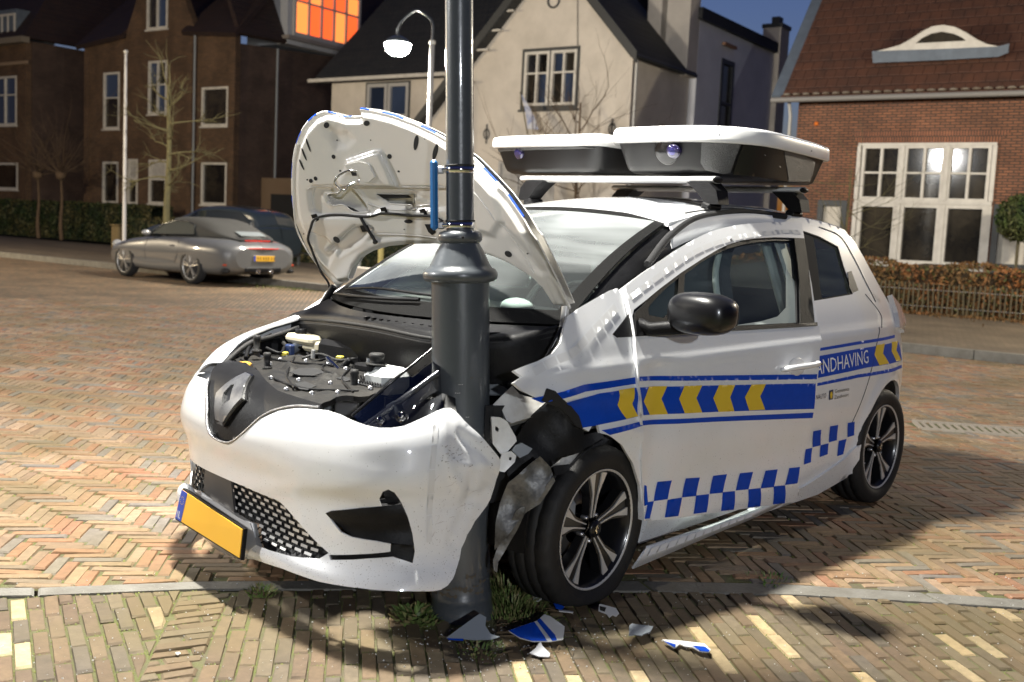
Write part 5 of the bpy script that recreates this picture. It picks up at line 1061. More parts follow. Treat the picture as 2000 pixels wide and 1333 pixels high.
# hinges
MB().tube(cr([tuple(hsp(1104, 600, .01)), tuple(atX(1100, 640, .14)), tuple(atX(1090, 668, .16)), tuple(atX(1078, 700, .18))], 4), [.016]*9+[.012]*4, 6).build('bonnet_hinge', INNER, car)
MB().tube([hsp(665, 552, .0), atX(638, 575, .06), atX(622, 612, .10)], .012, 6).build('bonnet_hinge', INNER, car)
MB().tube([atX(652, 560, .12), atX(630, 595, .14), atX(608, 622, .18)], .016, 8).build('cowl_corner', BLKP, car)
mb = MB(); mb.tube([atX(1098, 640, .20), atX(1072, 690, .24)], .008, 8); mb.tube([atX(1075, 684, .24), atX(1052, 720, .28)], .005, 6); mb.build('gas_strut', BLKG, car)
# lining and cowl at the left corner
patch(MB(), [[atX(1092, 625, .10), atX(1075, 690, .16), atX(1030, 720, .24), atX(965, 745, .30)], [atX(1110, 640, .06), atX(1100, 690, .12), atX(1050, 712, .2), atX(985, 735, .26)], [atX(1112, 690, .02), atX(1100, 705, .05), atX(1050, 735, .12), atX(980, 770, .2)]], 4, 4, .01).build('scuttle_lining', BLKP, car)

# --- what is left behind the torn corner
def plate(name, pts, p0, n, m, parent=None, thick=.004, holes=(), step=.03, wav=.006, px=True):
    n = np.array(n, float); n /= np.linalg.norm(n); a = np.cross([0, 0, 1], n); 
    if np.linalg.norm(a) < .1: a = np.cross([0, 1, 0], n)
    a /= np.linalg.norm(a); b = np.cross(n, a); p0 = np.array(p0, float)
    f = lambda u, v: p0+u[:, None]*a+v[:, None]*b
    s = Surf(f, -1, 1, -1, 1, n, n=8); q = lambda L: [np.array([(P-p0)@a, (P-p0)@b]) for P in (atP(x, y, p0, n) for x, y in L)]
    ph = rng.random()*6
    return panel_mesh(MB(), s, q(pts), [q(h) for h in holes], step, thick, 0, (lambda W: wav*np.sin(W[:, 0]*31+ph)*np.cos(W[:, 1]*27+ph*2))).build(name, m, parent)
IW = mat('inner_white_metal', (.60, .60, .58), rough=.35, coat=.6, c2=(.42, .40, .37), nscale=9)
lin = [[np.array([.02+r_*math.cos(a), y, .30+r_*math.sin(a)]) for a in np.radians([-5, 20, 45, 70, 95, 120, 150])] for y, r_ in ((.45, .37), (.62, .375), (.80, .37))]
patch(MB(), lin, 4, 3, .01).build('wheel_arch_liner', BLKP, car)
plate('torn_liner', z8([(560, 640), (640, 690), (700, 780), (735, 880), (830, 860), (850, 890), (880, 905), (740, 955), (700, 990), (640, 1060), (560, 1040), (520, 1090), (560, 1120), (480, 1160), (300, 1180), (250, 1000), (330, 880), (420, 760)]), (.30, .79, .60), (.5, .8, .1), BLKP, car, thick=.006, wav=.015)
plate('chassis_rail', z8([(190, 700), (305, 585), (350, 635), (560, 700), (555, 735), (300, 810), (270, 790), (240, 720)]), (.44, .64, .78), (.5, .7, .5), IW, car, thick=.04)
plate('crash_bracket', z8([(180, 770), (235, 775), (275, 800), (325, 890), (330, 915), (250, 1010), (190, 930)]), (.50, .69, .66), (.6, .8, .1), IW, car, thick=.03, holes=[z8([(205, 825), (225, 840), (222, 862), (203, 850)])])
plate('crash_bracket', z8([(245, 985), (300, 975), (330, 1000), (320, 1040), (260, 1100), (215, 1090)]), (.50, .72, .55), (.7, .8, .2), IW, car, thick=.02, holes=[z8([(288, 1010), (302, 1012), (300, 1030), (286, 1028)])])
plate('torn_clip', z8([(320, 940), (360, 925), (425, 960), (400, 990), (350, 1015), (300, 970)]), (.44, .74, .60), (.6, .8, .2), GREY, car, thick=.02)
ST2 = mat('crumpled_foil_metal', (.20, .20, .195), rough=.48, metal=.45, c2=(.025, .025, .025), nscale=14, bump=.8, bscale=18)
plate('crumpled_shield', z8([(400, 1060), (470, 1010), (530, 1075), (540, 1100), (555, 1150), (500, 1200), (430, 1290), (330, 1400), (250, 1500), (200, 1560), (205, 1400), (230, 1290), (280, 1160), (340, 1110)]), (.41, .87, .45), (.75, .66, .0), ST2, car, thick=.004, wav=.02, step=.015)
plate('crumpled_shield', z8([(530, 1075), (600, 1015), (700, 985), (640, 1050), (560, 1060)]), (.28, .89, .55), (.6, .8, .2), ST2, car, thick=.004, wav=.012, step=.015)
plate('torn_liner', z8([(560, 1120), (535, 1030), (600, 1050), (640, 1060), (720, 985), (850, 900), (870, 920), (760, 965), (690, 1030), (640, 1090), (600, 1110)]), (.22, .90, .56), (.5, .8, .3), BLKP, car, thick=.004, wav=.008)
plate('liner_tongue', z10([(440, 230), (545, 95), (558, 120), (470, 260), (380, 310), (330, 420), (260, 540), (222, 600), (215, 660), (195, 650), (190, 590), (230, 480), (290, 370), (330, 290)]), (.38, .90, .28), (.75, .66, .0), ST2, car, thick=.004, wav=.01, holes=[z10([(360, 258), (378, 256), (382, 272), (364, 276)])])
plate('door_edge_flap', z8([(1085, 1175), (1098, 1180), (1110, 1290), (1092, 1300), (1088, 1250)]), (-.27, .90, .3), (.3, .9, .1), BLUE, car, thick=.003)
for k in range(10):
    p = np.array([.30-.1*rng.random(), .45+.2*rng.random(), .55+.3*rng.random()]); MB().box(p, (.04+.08*rng.random(), .05+.05*rng.random(), .04+.06*rng.random()), rotm((.3, .5, .8), rng.random()*3), bev=.006).build('engine_part', [BLKP, GREY, BLKM, BLKP][k % 4], car)

# --- scratches and scuffs left on the bumper corner
SCF = mat('scuff_mark', (.14, .12, .11), rough=.7); SCL = mat('light_scuff', (.42, .38, .36), rough=.6)
def scratch(surf, par, x, y, L, ang, w, m):
    pts = [(x+L*t*math.cos(ang)+1.2*math.sin(t*9+x), y+L*t*math.sin(ang)+.8*math.cos(t*7+y)) for t in (0, .25, .5, .75, 1)]; uv = [surf.inv(*p) for p in pts]; n0 = np.array([0, 1.])
    l = [u+n0*w*(.2+q) for u, q in zip(uv, (0, .5, 1, .6, 0))]; r = [u-n0*w*(.2+q) for u, q in zip(uv, (0, .5, 1, .6, 0))]
    return surf, l+r[::-1]
sc_mb = MB(); sl_mb = MB()
for k in range(70):
    x, y = 884+rng.normal()*15, 890+rng.normal()*20; 
    if rng.random() < .3: x, y = 905+rng.random()*60, 850+rng.random()*60
    try:
        s, L = scratch(SB2, bumper, x, y, 1.5+7*rng.random()**2, -.5+rng.normal()*.7, .0004+.0011*rng.random(), None)
        panel_mesh(sc_mb if rng.random() < .65 else sl_mb, s, L, (), .02, 0, .0015)
    except Exception: pass
for k in range(26):
    x, y = 835+rng.random()*80, 930+rng.random()*150
    if x > 975-(y-900)*.45: continue
    try:
        s, L = scratch(SB2, bumper, x, y, 8+22*rng.random(), -.9+rng.normal()*.5, .0006, None); panel_mesh(sl_mb, s, L, (), .02, 0, .0015)
    except Exception: pass
if sc_mb.v: sc_mb.build('scuffs', SCF, bumper)
if sl_mb.v: sl_mb.build('scuffs', SCL, bumper)
tape(SB2, bumper, [(852, 822), (848, 870), (843, 930), (838, 1000), (838, 1060)], .020, 5, gap=.04, off=.0025)

# --- roof scanner: two sensor pods on bars
bar_m = mat('roof_bar_white', (.74, .74, .73), rough=.35, coat=.4)
BARZ = 1.645
def bar(x, y0, y1):
    mb = MB(); n = 2; s_ = .5; R_ = I3
    pr = [(.040*math.cos(a), .0165*math.sin(a)) for a in np.linspace(0, 2*PI, 17)[:-1]]; mb.prism(pr, y1-y0, basis([1, 0, 0], [0, 0, 1], [0, 1, 0])@np.diag([1, 1, 1]), (x, y0, BARZ)); mb.f = [f[::-1] for f in mb.f]
    o = mb.build('roof_bar', bar_m, car); MB().ell((x, y1, BARZ), (.042, .014, .015), n=16, m=8).build('bar_end_cap', BLKP, o); return o
bar(-1.10, -.60, .56); bar(-1.89, -.60, .58)
for x in (-1.10, -1.89):
    for s in (1, -1):
        ft = MB(); top, bot = [(x-.055, .43*s), (x+.055, .43*s), (x+.055, .545*s), (x-.055, .545*s)], [(x-.045, .535*s), (x+.045, .535*s), (x+.045, .60*s), (x-.045, .60*s)]
        mid_ = [(x-.052, .475*s), (x+.052, .475*s), (x+.05, .585*s), (x-.05, .585*s)]
        V = [(*p, BARZ-.012) for p in top]+[(*p, BARZ-.048) for p in mid_]+[(*p, 1.535) for p in bot]; F = [(0, 1, 2, 3), (11, 10, 9, 8)]+[(i+j*4, i+4+j*4, (i+1) % 4+4+j*4, (i+1) % 4+j*4) for j in (0, 1) for i in range(4)]
        ft.add(V, F if s > 0 else [f[::-1] for f in F]).build('bar_foot', BLKP, car)
        MB().box((x, s*.535, 1.527), (.11, .05, .028), rotm((1, 0, 0), -.3*s), bev=.008).build('foot_clamp', BLKP, car)
GRAIN = mat('wet_grained_grey', (.085, .087, .088), rough=.4, coat=.3, bump=1., bscale=260, croughness=.2); PODB = mat('pod_black', (.008, .008, .009), rough=.42, spec=.3); LENSB = mat('lens_glass', (.015, .012, .05), rough=.03, coat=1)
WP = mat('pod_white_shell', (.82, .82, .81), rough=.28, coat=.7)
def pod(plan, zt, zc, zb, name):
    A = np.array(cr(plan, 8, True)); c = A.mean(0); n = len(A)
    def ring(k, z, A=A): return [(c[0]+(p[0]-c[0])*k, c[1]+(p[1]-c[1])*k, z) for p in A]
    def rings(mb, R):
        V = [p for r in R for p in r]; F = [(i*n+k, i*n+(k+1) % n, (i+1)*n+(k+1) % n, (i+1)*n+k) for i in range(len(R)-1) for k in range(n)]
        ar = sum(A[i][0]*A[(i+1) % n][1]-A[(i+1) % n][0]*A[i][1] for i in range(n)); F = F if ar > 0 else [f[::-1] for f in F]
        mb.add(V, F, True)
    body = MB(); rings(body, [ring(.0, zb), ring(.80, zb), ring(.845, zb+.012), ring(.865, zb+.03), ring(.945, zc+.01)]); po = body.build(name, PODB, car)
    cap = MB(); rings(cap, [ring(.93, zc+.008), ring(.985, zc), ring(.998, zc+.008), ring(1.0, zc+.02), ring(.995, zt-.018), ring(.98, zt-.005), ring(.94, zt), ring(.0, zt+.006)]); cap.build('pod_lid', WP, po)
    d = np.r_[0, np.cumsum(np.linalg.norm(np.diff(np.r_[A, A[:1]], axis=0), axis=1))]; B = np.r_[A, A[:1]]
    def f(u, v):
        t = np.clip((v-(zb+.03))/(zc+.01-zb-.03), -.3, 1.2); k = .865+(.945-.865)*t; x = np.interp(u % d[-1], d, B[:, 0]); y = np.interp(u % d[-1], d, B[:, 1]); return np.stack([c[0]+(x-c[0])*k, c[1]+(y-c[1])*k, v], 1)
    def fc(u, v): x = np.interp(u % d[-1], d, B[:, 0]); y = np.interp(u % d[-1], d, B[:, 1]); return np.stack([x, y, v], 1)
    return po, Surf(f, 0, d[-1], zb+.02, zc+.02, (1, 1, 0), n=110, cen=(*c, 3)), Surf(fc, 0, d[-1], zc, zt, (1, 1, 0), n=110, cen=(*c, 3))
planB = [(-1.02, .02), (-.99, .16), (-.99, .38), (-1.04, .54), (-1.16, .645), (-1.35, .685), (-1.75, .64), (-2.12, .575), (-2.2, .50), (-2.2, .05), (-2.0, -.03), (-1.25, -.04)]
planA = [(-1.03, -.06), (-1.01, -.22), (-1.00, -.50), (-1.02, -.74), (-1.10, -.80), (-1.5, -.80), (-2.0, -.74), (-2.12, -.6), (-2.12, -.2), (-2.0, -.08), (-1.3, -.06)]
pB, sBd, sBc = pod(planB, 1.885, 1.808, 1.678, 'sensor_pod'); pA, sAd, sAc = pod(planA, 1.862, 1.80, 1.675, 'sensor_pod')
z7 = lambda L: [(940+x*.35, 220+y*.35) for x, y in L]
panel('grained_panel', sBd, z7([(1232, 150), (1300, 150), (1455, 155), (1420, 240), (1388, 335), (1350, 345), (1250, 320), (1225, 280)]), GRAIN, pB, off=.006, thick=.004, step=.015)
panel('sensor_window', sBd, z7([(1470, 155), (1560, 165), (1675, 190), (1690, 280), (1705, 385), (1600, 372), (1400, 345), (1430, 250)]), BLKG, pB, off=.006, thick=.004, step=.015)
panel('grained_panel', sBd, z7([(1682, 196), (1760, 225), (1860, 275), (1845, 340), (1828, 385), (1712, 385), (1695, 280)]), GRAIN, pB, off=.006, thick=.004, step=.015)
MB().tube([sBd.P([sBd.inv(940+1575*.35, 220+235*.35)], .006)[0], sBd.P([sBd.inv(940+1665*.35, 220+305*.35)], .006)[0]], .0015, 6).build('window_glint_edge', ALU, pB)
def disc(surf, x, y, r, m, nm, par, off=.004, h=.01, n=28):
    p = surf.P([surf.inv(x, y)], off)[0]; nn = surf.N([surf.inv(x, y)])[0]; a = np.cross([0, 0, 1], nn); a /= np.linalg.norm(a); b = np.cross(nn, a); return MB().lathe([(r, -.01), (r, h*.5), (r*.85, h*.8), (r*.5, h), (0, h*1.05)], p, n, basis(a, b, nn), cap=False).build(nm, m, par)
disc(sBd, 1302, 297, .062, mat('lens_surround', (.006, .006, .007), rough=.12), 'lens_surround', pB, .0, .012); disc(sBd, 1319, 294, .034, LENSB, 'camera_lens', pB, .012, .018); disc(sBd, 1318, 293, .018, mat('lens_sheen', (.03, .03, .15), rough=.05, coat=1, metal=.6), 'lens_core', pB, .027, .006)
panel('grained_panel', sAd, z7([(428, 180), (600, 165), (730, 160), (790, 180), (820, 250), (640, 200)]), GRAIN, pA, off=.006, thick=.004, step=.015)
disc(sAd, 1015, 300, .030, LENSB, 'camera_lens', pA, .0, .02)
mb = MB()
for i in range(24):
    for j in range(3):
        if (i+j) % 2: continue
        x, y = 1243+i*3.75, 254.5+j*3.6+(-.12*i*.6); uv = sBc.inv(x, y); p = sBc.P([uv], .0008)[0]; nn = sBc.N([uv])[0]; a = np.cross([0, 0, 1], nn); a /= np.linalg.norm(a); b = np.cross(nn, a); mb.add([p+(a*math.cos(t)+b*math.sin(t))*.0032 for t in np.linspace(0, 2*PI, 7)[:-1]], [tuple(range(6))])
mb.build('vent_holes', BLKM, pB)
for s_, x, y, pr in ((sBc, 1404, 263, pB), (sBc, 1585, 295, pB), (sAc, 1143, 268, pA), (sAc, 1155, 268, pA)): disc(s_, x, y, .004, STEEL, 'screw', pr, .0, .004, 10)
# ================================================================== LAMP POSTS
GLOW = mat('lit_lamp_glass', (1, 1, 1), emit=(1.0, .95, .85), es=140)
def lamp_head(root, p, sc_=1., armdir=None):
    sc_ = 1. if sc_ is None else sc_
    MB().lathe([(.02, .10), (.06, .09), (.14, .04), (.17, .0), (.16, -.015), (.02, -.015)], p, 24, R=np.eye(3)*sc_).build('lamp_hood', POST, root)
    MB().lathe([(.18, -.0165), (.175, -.06), (.15, -.12), (.09, -.165), (0, -.18)], p, 24, R=np.eye(3)*sc_, cap=False).build('lamp_glass', GLOW, root)
def crook(root, pole_top, head, mat_, r=.028):
    a = np.array(pole_top); b = np.array(head)+np.array([0, 0, .15]); h = max(a[2], b[2])+.45; d = b-a
    pts = [a, a+[0, 0, (h-a[2])*.55]+d*[.02, .02, 0], np.array([*(a+d*.18)[:2], h-.12]), np.array([*(a+d*.5)[:2], h]), np.array([*(a+d*.85)[:2], h-.16]), b+[0, 0, .12], b]
    MB().tube(cr([tuple(p) for p in pts], 6), r, 10).build('arm', mat_, root)
# the struck post, knocked slightly off plumb
def tilt_q(): ax = Vector((RT[1], -RT[0], 0)).normalized(); return Quaternion(Vector((FW[0], FW[1], 0)).normalized(), -.046)
lp = empty('lamp_post', (.43, .55, 0), 'dark grey lamp post with wide collared base, the crashed car wrapped around it', 'lamp post', quat=tilt_q())
ORG[lp] = np.zeros(3)
MB().lathe([(.118, -.06), (.118, .0), (.113, .02), (.108, .05), (.109, .055), (.1085, .075), (.104, .085), (.1025, .12), (.1022, .60), (.1018, 1.196)], n=56).build('base_tube', POST, lp, local=True)
MB().lathe([(.100, 1.190), (.124, 1.196), (.131, 1.207), (.131, 1.222), (.124, 1.235), (.110, 1.242), (.104, 1.252), (.082, 1.300), (.070, 1.320), (.066, 1.328)], n=56).build('collar', POST, lp, local=True)
MB().lathe([(.060, 1.325), (.070, 1.328), (.077, 1.338), (.0775, 1.352), (.072, 1.364), (.055, 1.370)], n=48).build('neck_ring', POST, lp, local=True)
MB().lathe([(.0485, 1.36), (.048, 2.5), (.047, 3.95), (.0, 3.96)], n=40, cap=False).build('upper_tube', POST, lp, local=True)
MB().ell((.074*math.cos(.9), .074*math.sin(.9), 1.347), (.006, .006, .006), n=10, m=6).build('set_screw', BLKM, lp, local=True)
# blue handle bar strapped to the post with hose clamps
rt2 = np.array([RT[0], RT[1], 0]); rt2 /= np.linalg.norm(rt2); fw2 = np.array([FW[0], FW[1], 0]); fw2 /= np.linalg.norm(fw2); Rb = basis(rt2, fw2, [0, 0, 1])
BLH = mat('blue_plastic', (.012, .13, .36), rough=.32, coat=.3)
hb = MB().box(-rt2*.089+np.array([0, 0, 1.492]), (.026, .05, .242), Rb, bev=.009).build('blue_sign_bracket', BLH, lp, local=True)
for z in (1.578, 1.388):
    MB().lathe([(.0495, z-.011), (.0512, z-.010), (.0512, z+.010), (.0495, z+.011)], n=40, cap=False).build('hose_clamp', CHR, lp, local=True)
    MB().lathe([(.0497, z+.012), (.0517, z+.012), (.0517, z+.018), (.0497, z+.018)], n=40, cap=False).build('rubber_band', RUB, lp, local=True)
    MB().box(-rt2*.066+np.array([0, 0, z]), (.026, .030, .026), Rb, bev=.004).build('clamp_block', STEEL, lp, local=True); MB().tube([-rt2*.058-fw2*.018+np.array([0, 0, z]), -rt2*.04-fw2*.032+np.array([0, 0, z])], .006, 8).build('clamp_screw', CHR, lp, local=True)
DIRT = mat('post_dirt', (.09, .075, .055), rough=.9); PTR = mat('white_paint_transfer', (.50, .50, .48), rough=.6)
def pmark(z, ang, w_, h_, m, r=.1026, nm='scrape'):
    n = 7; V = []; 
    for i in range(n): a = ang+w_/r*(i/(n-1)-.5); j = .6+.4*math.sin(i*2.1+z*40); V += [(r*math.cos(a), r*math.sin(a), z-h_/2*j), (r*math.cos(a), r*math.sin(a), z+h_/2*j*(.5+.5*math.cos(i)))]
    MB().add(V, [(2*i, 2*i+2, 2*i+3, 2*i+1) for i in range(n-1)]).build(nm, m, lp, local=True)
av = math.atan2(CAM[1]-.55, CAM[0]-.43)
for k in range(16): pmark(.15+rng.random()*.75, av+rng.normal()*.6, .01+.03*rng.random(), .002+.004*rng.random(), PTR if k % 2 else DIRT)
pmark(.50, av-.3, .03, .004, PTR); pmark(.42, av+.1, .025, .010, mat('tan_scrape', (.22, .19, .12), rough=.9))
for k in range(22): pmark(.09+.10*rng.random()**2, av+rng.normal()*.9, .02+.03*rng.random(), .006+.02*rng.random(), DIRT, r=.1046+.004*rng.random())
h0 = LAMPS['own'][0]-np.array([.43, .55, 0]); crook(lp, (0, 0, 3.95), h0, POST, .03); 
lamp_head(lp, h0)
for o in list(lp.children):
    pass
GALV = mat('galvanised', (.50, .49, .46), rough=.5, metal=.3)
def street_lamp(base, head, label, top=4.3, w_=.055):
    r = empty('street_lamp', base, label, 'street lamp', 'lit street lamps of the street'); b = np.array(base, float)
    MB().lathe([(w_*1.5, 0), (w_*1.5, .8), (w_*1.1, .9), (w_, 1.0), (w_*.9, top), (.0, top)], b, 18, cap=False).build('pole', GALV, r); MB().lathe([(w_*1.1, top-.06), (w_*1.3, top-.03), (w_*1.1, top+.02)], b, 18, cap=False).build('pole_collar', GALV, r)
    crook(r, b+np.array([0, 0, top]), head, POST, .026); lamp_head(r, np.array(head), 1.45 if 'gooseneck' in label else 1.); return r  # gooseneck lamp's lit head drawn oversize, its glare put into the shape
hf = LAMPS['far'][0]; pf_ = atW(842, 150, -13.25); pf_[2] = .1
fh_ = atW(777, 84, -13.2); street_lamp(pf_, fh_, 'grey gooseneck street lamp shining in front of the white gabled house', top=4.85)
for k, off, lb in (('fill', np.array([-.9, .4, 0]), 'street lamp beyond the near pavement that lights the car side'), ('front', np.array([.9, -.6, 0]), 'street lamp on the road ahead of the crashed car'), ('right', st(.9, .9)-st(0, 0), 'street lamp across the street in front of the brick house'), ('left', st(-.6, 1.0)-st(0, 0), 'street lamp down the street beyond the parked sports car')):
    p = LAMPS[k][0]; b = p+off; b[2] = 0; street_lamp(b, p, lb, top=p[2]-.8)
wp_ = atW(243, 420, -15.0); fp = empty('flag_pole', (wp_[0], wp_[1], .1), 'bare white flag pole left of the young moss-covered street tree', 'flag pole'); q = np.array([wp_[0], wp_[1], .1])
MB().lathe([(.055, 0), (.045, 3.), (.035, 5.5), (.0, 5.52)], q, 16, cap=False).build('pole', mat('pole_white', (.62, .60, .58), rough=.5), fp); MB().ell(q+[0, 0, 5.55], (.06, .06, .06), n=12, m=8).build('finial', GALV, fp)

# ================================================================== HOUSES
def fsurf(w0): return Surf(lambda u, v: E1*u[:, None]+EN*w0+np.array([0, 0, 1.])*v[:, None]+np.zeros((len(u), 3)), -60, 15, 0, 12, EN, n=4)
def ssurf(u0, s=1): return Surf(lambda a, v: E1*u0+EN*a[:, None]+np.array([0, 0, 1.])*v[:, None], -45, -15, 0, 12, E1*s, n=4)
def anysurf(P0, A, B, out): return Surf(lambda u, v: np.asarray(P0)+np.asarray(A)*u[:, None]+np.asarray(B)*v[:, None], -1, 1, -1, 1, out, n=4)
def wall(name, surf, loop, m, parent, holes=(), thick=.22, off=0., step=5.): return panel(name, surf, loop, m, parent, holes=holes, step=step, thick=thick, off=off, px=False)
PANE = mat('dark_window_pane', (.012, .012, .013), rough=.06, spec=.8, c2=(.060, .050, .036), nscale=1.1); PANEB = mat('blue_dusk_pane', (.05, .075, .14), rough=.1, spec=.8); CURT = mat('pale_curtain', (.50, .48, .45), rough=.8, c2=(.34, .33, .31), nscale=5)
def window(parent, surf, a0, a1, z0, z1, m, fr=.07, cols=1, rows=(), sash=None, pm=None, depth=.08, name='window', proud=.03, colpos=None, sill=True, flip=1):
    """frame part with its panes as sub-parts; surf maps (a, z)"""
    P = lambda a, z, o: surf.P([[a, z]], o)[0]
    f = MB()
    def bar(b0, b1, c0, c1, o0, o1):
        V = [P(b0, c0, o0), P(b1, c0, o0), P(b1, c1, o0), P(b0, c1, o0), P(b0, c0, o1), P(b1, c0, o1), P(b1, c1, o1), P(b0, c1, o1)]
        F = [(3, 2, 1, 0), (4, 5, 6, 7), (0, 1, 5, 4), (1, 2, 6, 5), (2, 3, 7, 6), (3, 0, 4, 7)]
        c = np.cross(V[1]-V[0], V[3]-V[0])@surf.N([[b0, c0]])[0]; f.add(V, F if c > 0 else [q[::-1] for q in F])
    bar(a0, a0+fr, z0, z1, -depth, proud); bar(a1-fr, a1, z0, z1, -depth, proud); bar(a0+fr, a1-fr, z0, z0+fr, -depth, proud-.002); bar(a0+fr, a1-fr, z1-fr, z1, -depth, proud-.002)
    edges = colpos or [a0+fr+(a1-a0-2*fr)*k/cols for k in range(cols+1)]
    for e in edges[1:-1]: bar(e-fr*.4, e+fr*.4, z0+fr, z1-fr, -depth, proud-.004)
    zr = [z0+fr]+[z0+(z1-z0)*q for q in rows]+[z1-fr]
    for e in zr[1:-1]:
        for i in range(len(edges)-1): bar(edges[i]+(fr*.4 if i else 0), edges[i+1]-(fr*.4 if i < len(edges)-2 else 0), e-fr*.3, e+fr*.3, -depth, proud-.008)
    fo = f.build(name, m, parent)
    for i in range(len(edges)-1):
        for j in range(len(zr)-1):
            mb = MB(); V = [P(edges[i], zr[j], -depth*.75), P(edges[i+1], zr[j], -depth*.75), P(edges[i+1], zr[j+1], -depth*.75), P(edges[i], zr[j+1], -depth*.75)]
            c = np.cross(V[1]-V[0], V[3]-V[0])@surf.N([[edges[i], zr[j]]])[0]; mb.add(V, [(0, 1, 2, 3) if c > 0 else (3, 2, 1, 0)]); mb.build('pane', pm[(i+j) % len(pm)] if isinstance(pm, (list, tuple)) else (pm or PANE), fo)
    if sill:
        f = MB(); V0 = f; 
        def bar2(b0, b1, c0, c1, o0, o1):
            V = [P(b0, c0, o0), P(b1, c0, o0), P(b1, c1, o0), P(b0, c1, o0), P(b0, c0, o1), P(b1, c0, o1), P(b1, c1, o1), P(b0, c1, o1)]; F = [(3, 2, 1, 0), (4, 5, 6, 7), (0, 1, 5, 4), (1, 2, 6, 5), (2, 3, 7, 6), (3, 0, 4, 7)]
            c = np.cross(V[1]-V[0], V[3]-V[0])@surf.N([[b0, c0]])[0]; f.add(V, F if c > 0 else [q[::-1] for q in F])
        bar2(a0-.05, a1+.05, z0-.07, z0-.003, -.02, proud+.05); f.build('sill', m, fo)
    return fo
WF = mat('window_white', (.66, .63, .57), rough=.5, c2=(.52, .49, .44), nscale=4); GF = mat('window_dark_frame', (.035, .038, .040), rough=.5); WG = mat('window_grey', (.42, .41, .40), rough=.5)
BR = brickmat('orange_brown_brick', (.30, .125, .065), (.19, .085, .05), (.055, .04, .03), bw=.215, rh=.062, ms=.014, axis='U', bump=.7)
BRV = brickmat('soldier_brick', (.33, .13, .07), (.24, .10, .06), (.05, .04, .03), bw=.06, rh=.30, ms=.012, axis='U', bump=.6)
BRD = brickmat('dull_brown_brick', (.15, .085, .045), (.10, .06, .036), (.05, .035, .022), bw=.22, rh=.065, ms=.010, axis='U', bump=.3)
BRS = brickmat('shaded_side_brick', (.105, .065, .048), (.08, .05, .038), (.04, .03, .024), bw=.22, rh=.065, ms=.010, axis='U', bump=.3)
def roofmat(name, c1, c2, sc=1.):
    m = mat(name, c1, rough=.75, c2=c2, nscale=2.2); N = m.node_tree.nodes; L = m.node_tree.links; b = N['Principled BSDF']; tc = N.new('ShaderNodeTexCoord'); mp = N.new('ShaderNodeMapping'); mp.inputs['Rotation'].default_value = (0, 0, -SA); L.new(tc.outputs['Object'], mp.inputs[0])
    sp = N.new('ShaderNodeSeparateXYZ'); L.new(mp.outputs[0], sp.inputs[0]); cb = N.new('ShaderNodeCombineXYZ'); L.new(sp.outputs[0], cb.inputs[0]); L.new(sp.outputs[2], cb.inputs[1]); br = N.new('ShaderNodeTexBrick'); L.new(cb.outputs[0], br.inputs['Vector'])
    br.inputs['Scale'].default_value = 1; br.inputs['Brick Width'].default_value = .25; br.inputs['Row Height'].default_value = .24; br.inputs['Mortar Size'].default_value = .02; br.inputs['Mortar Smooth'].default_value = 1.; bp = N.new('ShaderNodeBump'); bp.invert = True; bp.inputs['Strength'].default_value = .8; bp.inputs['Distance'].default_value = .03; L.new(br.outputs[1], bp.inputs['Height']); L.new(bp.outputs[0], b.inputs['Normal']); return m
TILER = roofmat('red_brown_roof_tile', (.105, .042, .023), (.060, .028, .018)); TILED = roofmat('black_roof_tile', (.018, .020, .022), (.030, .030, .030)); TILEB = roofmat('brown_roof_tile', (.035, .018, .014), (.022, .013, .012))
LEAD = mat('lead_sheet', (.13, .16, .20), rough=.5, c2=(.09, .11, .14), nscale=3); STUC = mat('white_stucco', (.66, .60, .52), rough=.9, c2=(.54, .49, .42), nscale=1.2, bump=.25, bscale=30); STUCB = mat('skylight_tinted_stucco', (.78, .78, .80), rough=.9, c2=(.66, .66, .68), nscale=.9)  # rear wing stucco: faint blue of the dusk sky mixed into its white
def slab3(name, P, m, parent, t=.12):
    """plane slab through 4 world corners, thickness downwards"""
    P = [np.asarray(p, float) for p in P]; n = np.cross(P[1]-P[0], P[3]-P[0]); n /= np.linalg.norm(n); n = n if n[2] > 0 else -n; Q = [p-n*t for p in P]; F = [(0, 1, 2, 3), (7, 6, 5, 4), (1, 0, 4, 5), (2, 1, 5, 6), (3, 2, 6, 7), (0, 3, 7, 4)]
    if np.cross(P[1]-P[0], P[3]-P[0])@n < 0: F = [f[::-1] for f in F]
    return MB().add(P+Q, F).build(name, m, parent)
def sbox(mb, u0, u1, w0, w1, z0, z1):
    V = [st(u, w, z) for z in (z0, z1) for (u, w) in ((u0, w0), (u1, w0), (u1, w1), (u0, w1))]; F = [(3, 2, 1, 0), (4, 5, 6, 7), (0, 1, 5, 4), (1, 2, 6, 5), (2, 3, 7, 6), (3, 0, 4, 7)]
    # E1 x EN points down, so flip
    return mb.add(V, [f[::-1] for f in F] if ((u1-u0)*(w1-w0)*(z1-z0)) > 0 else F)
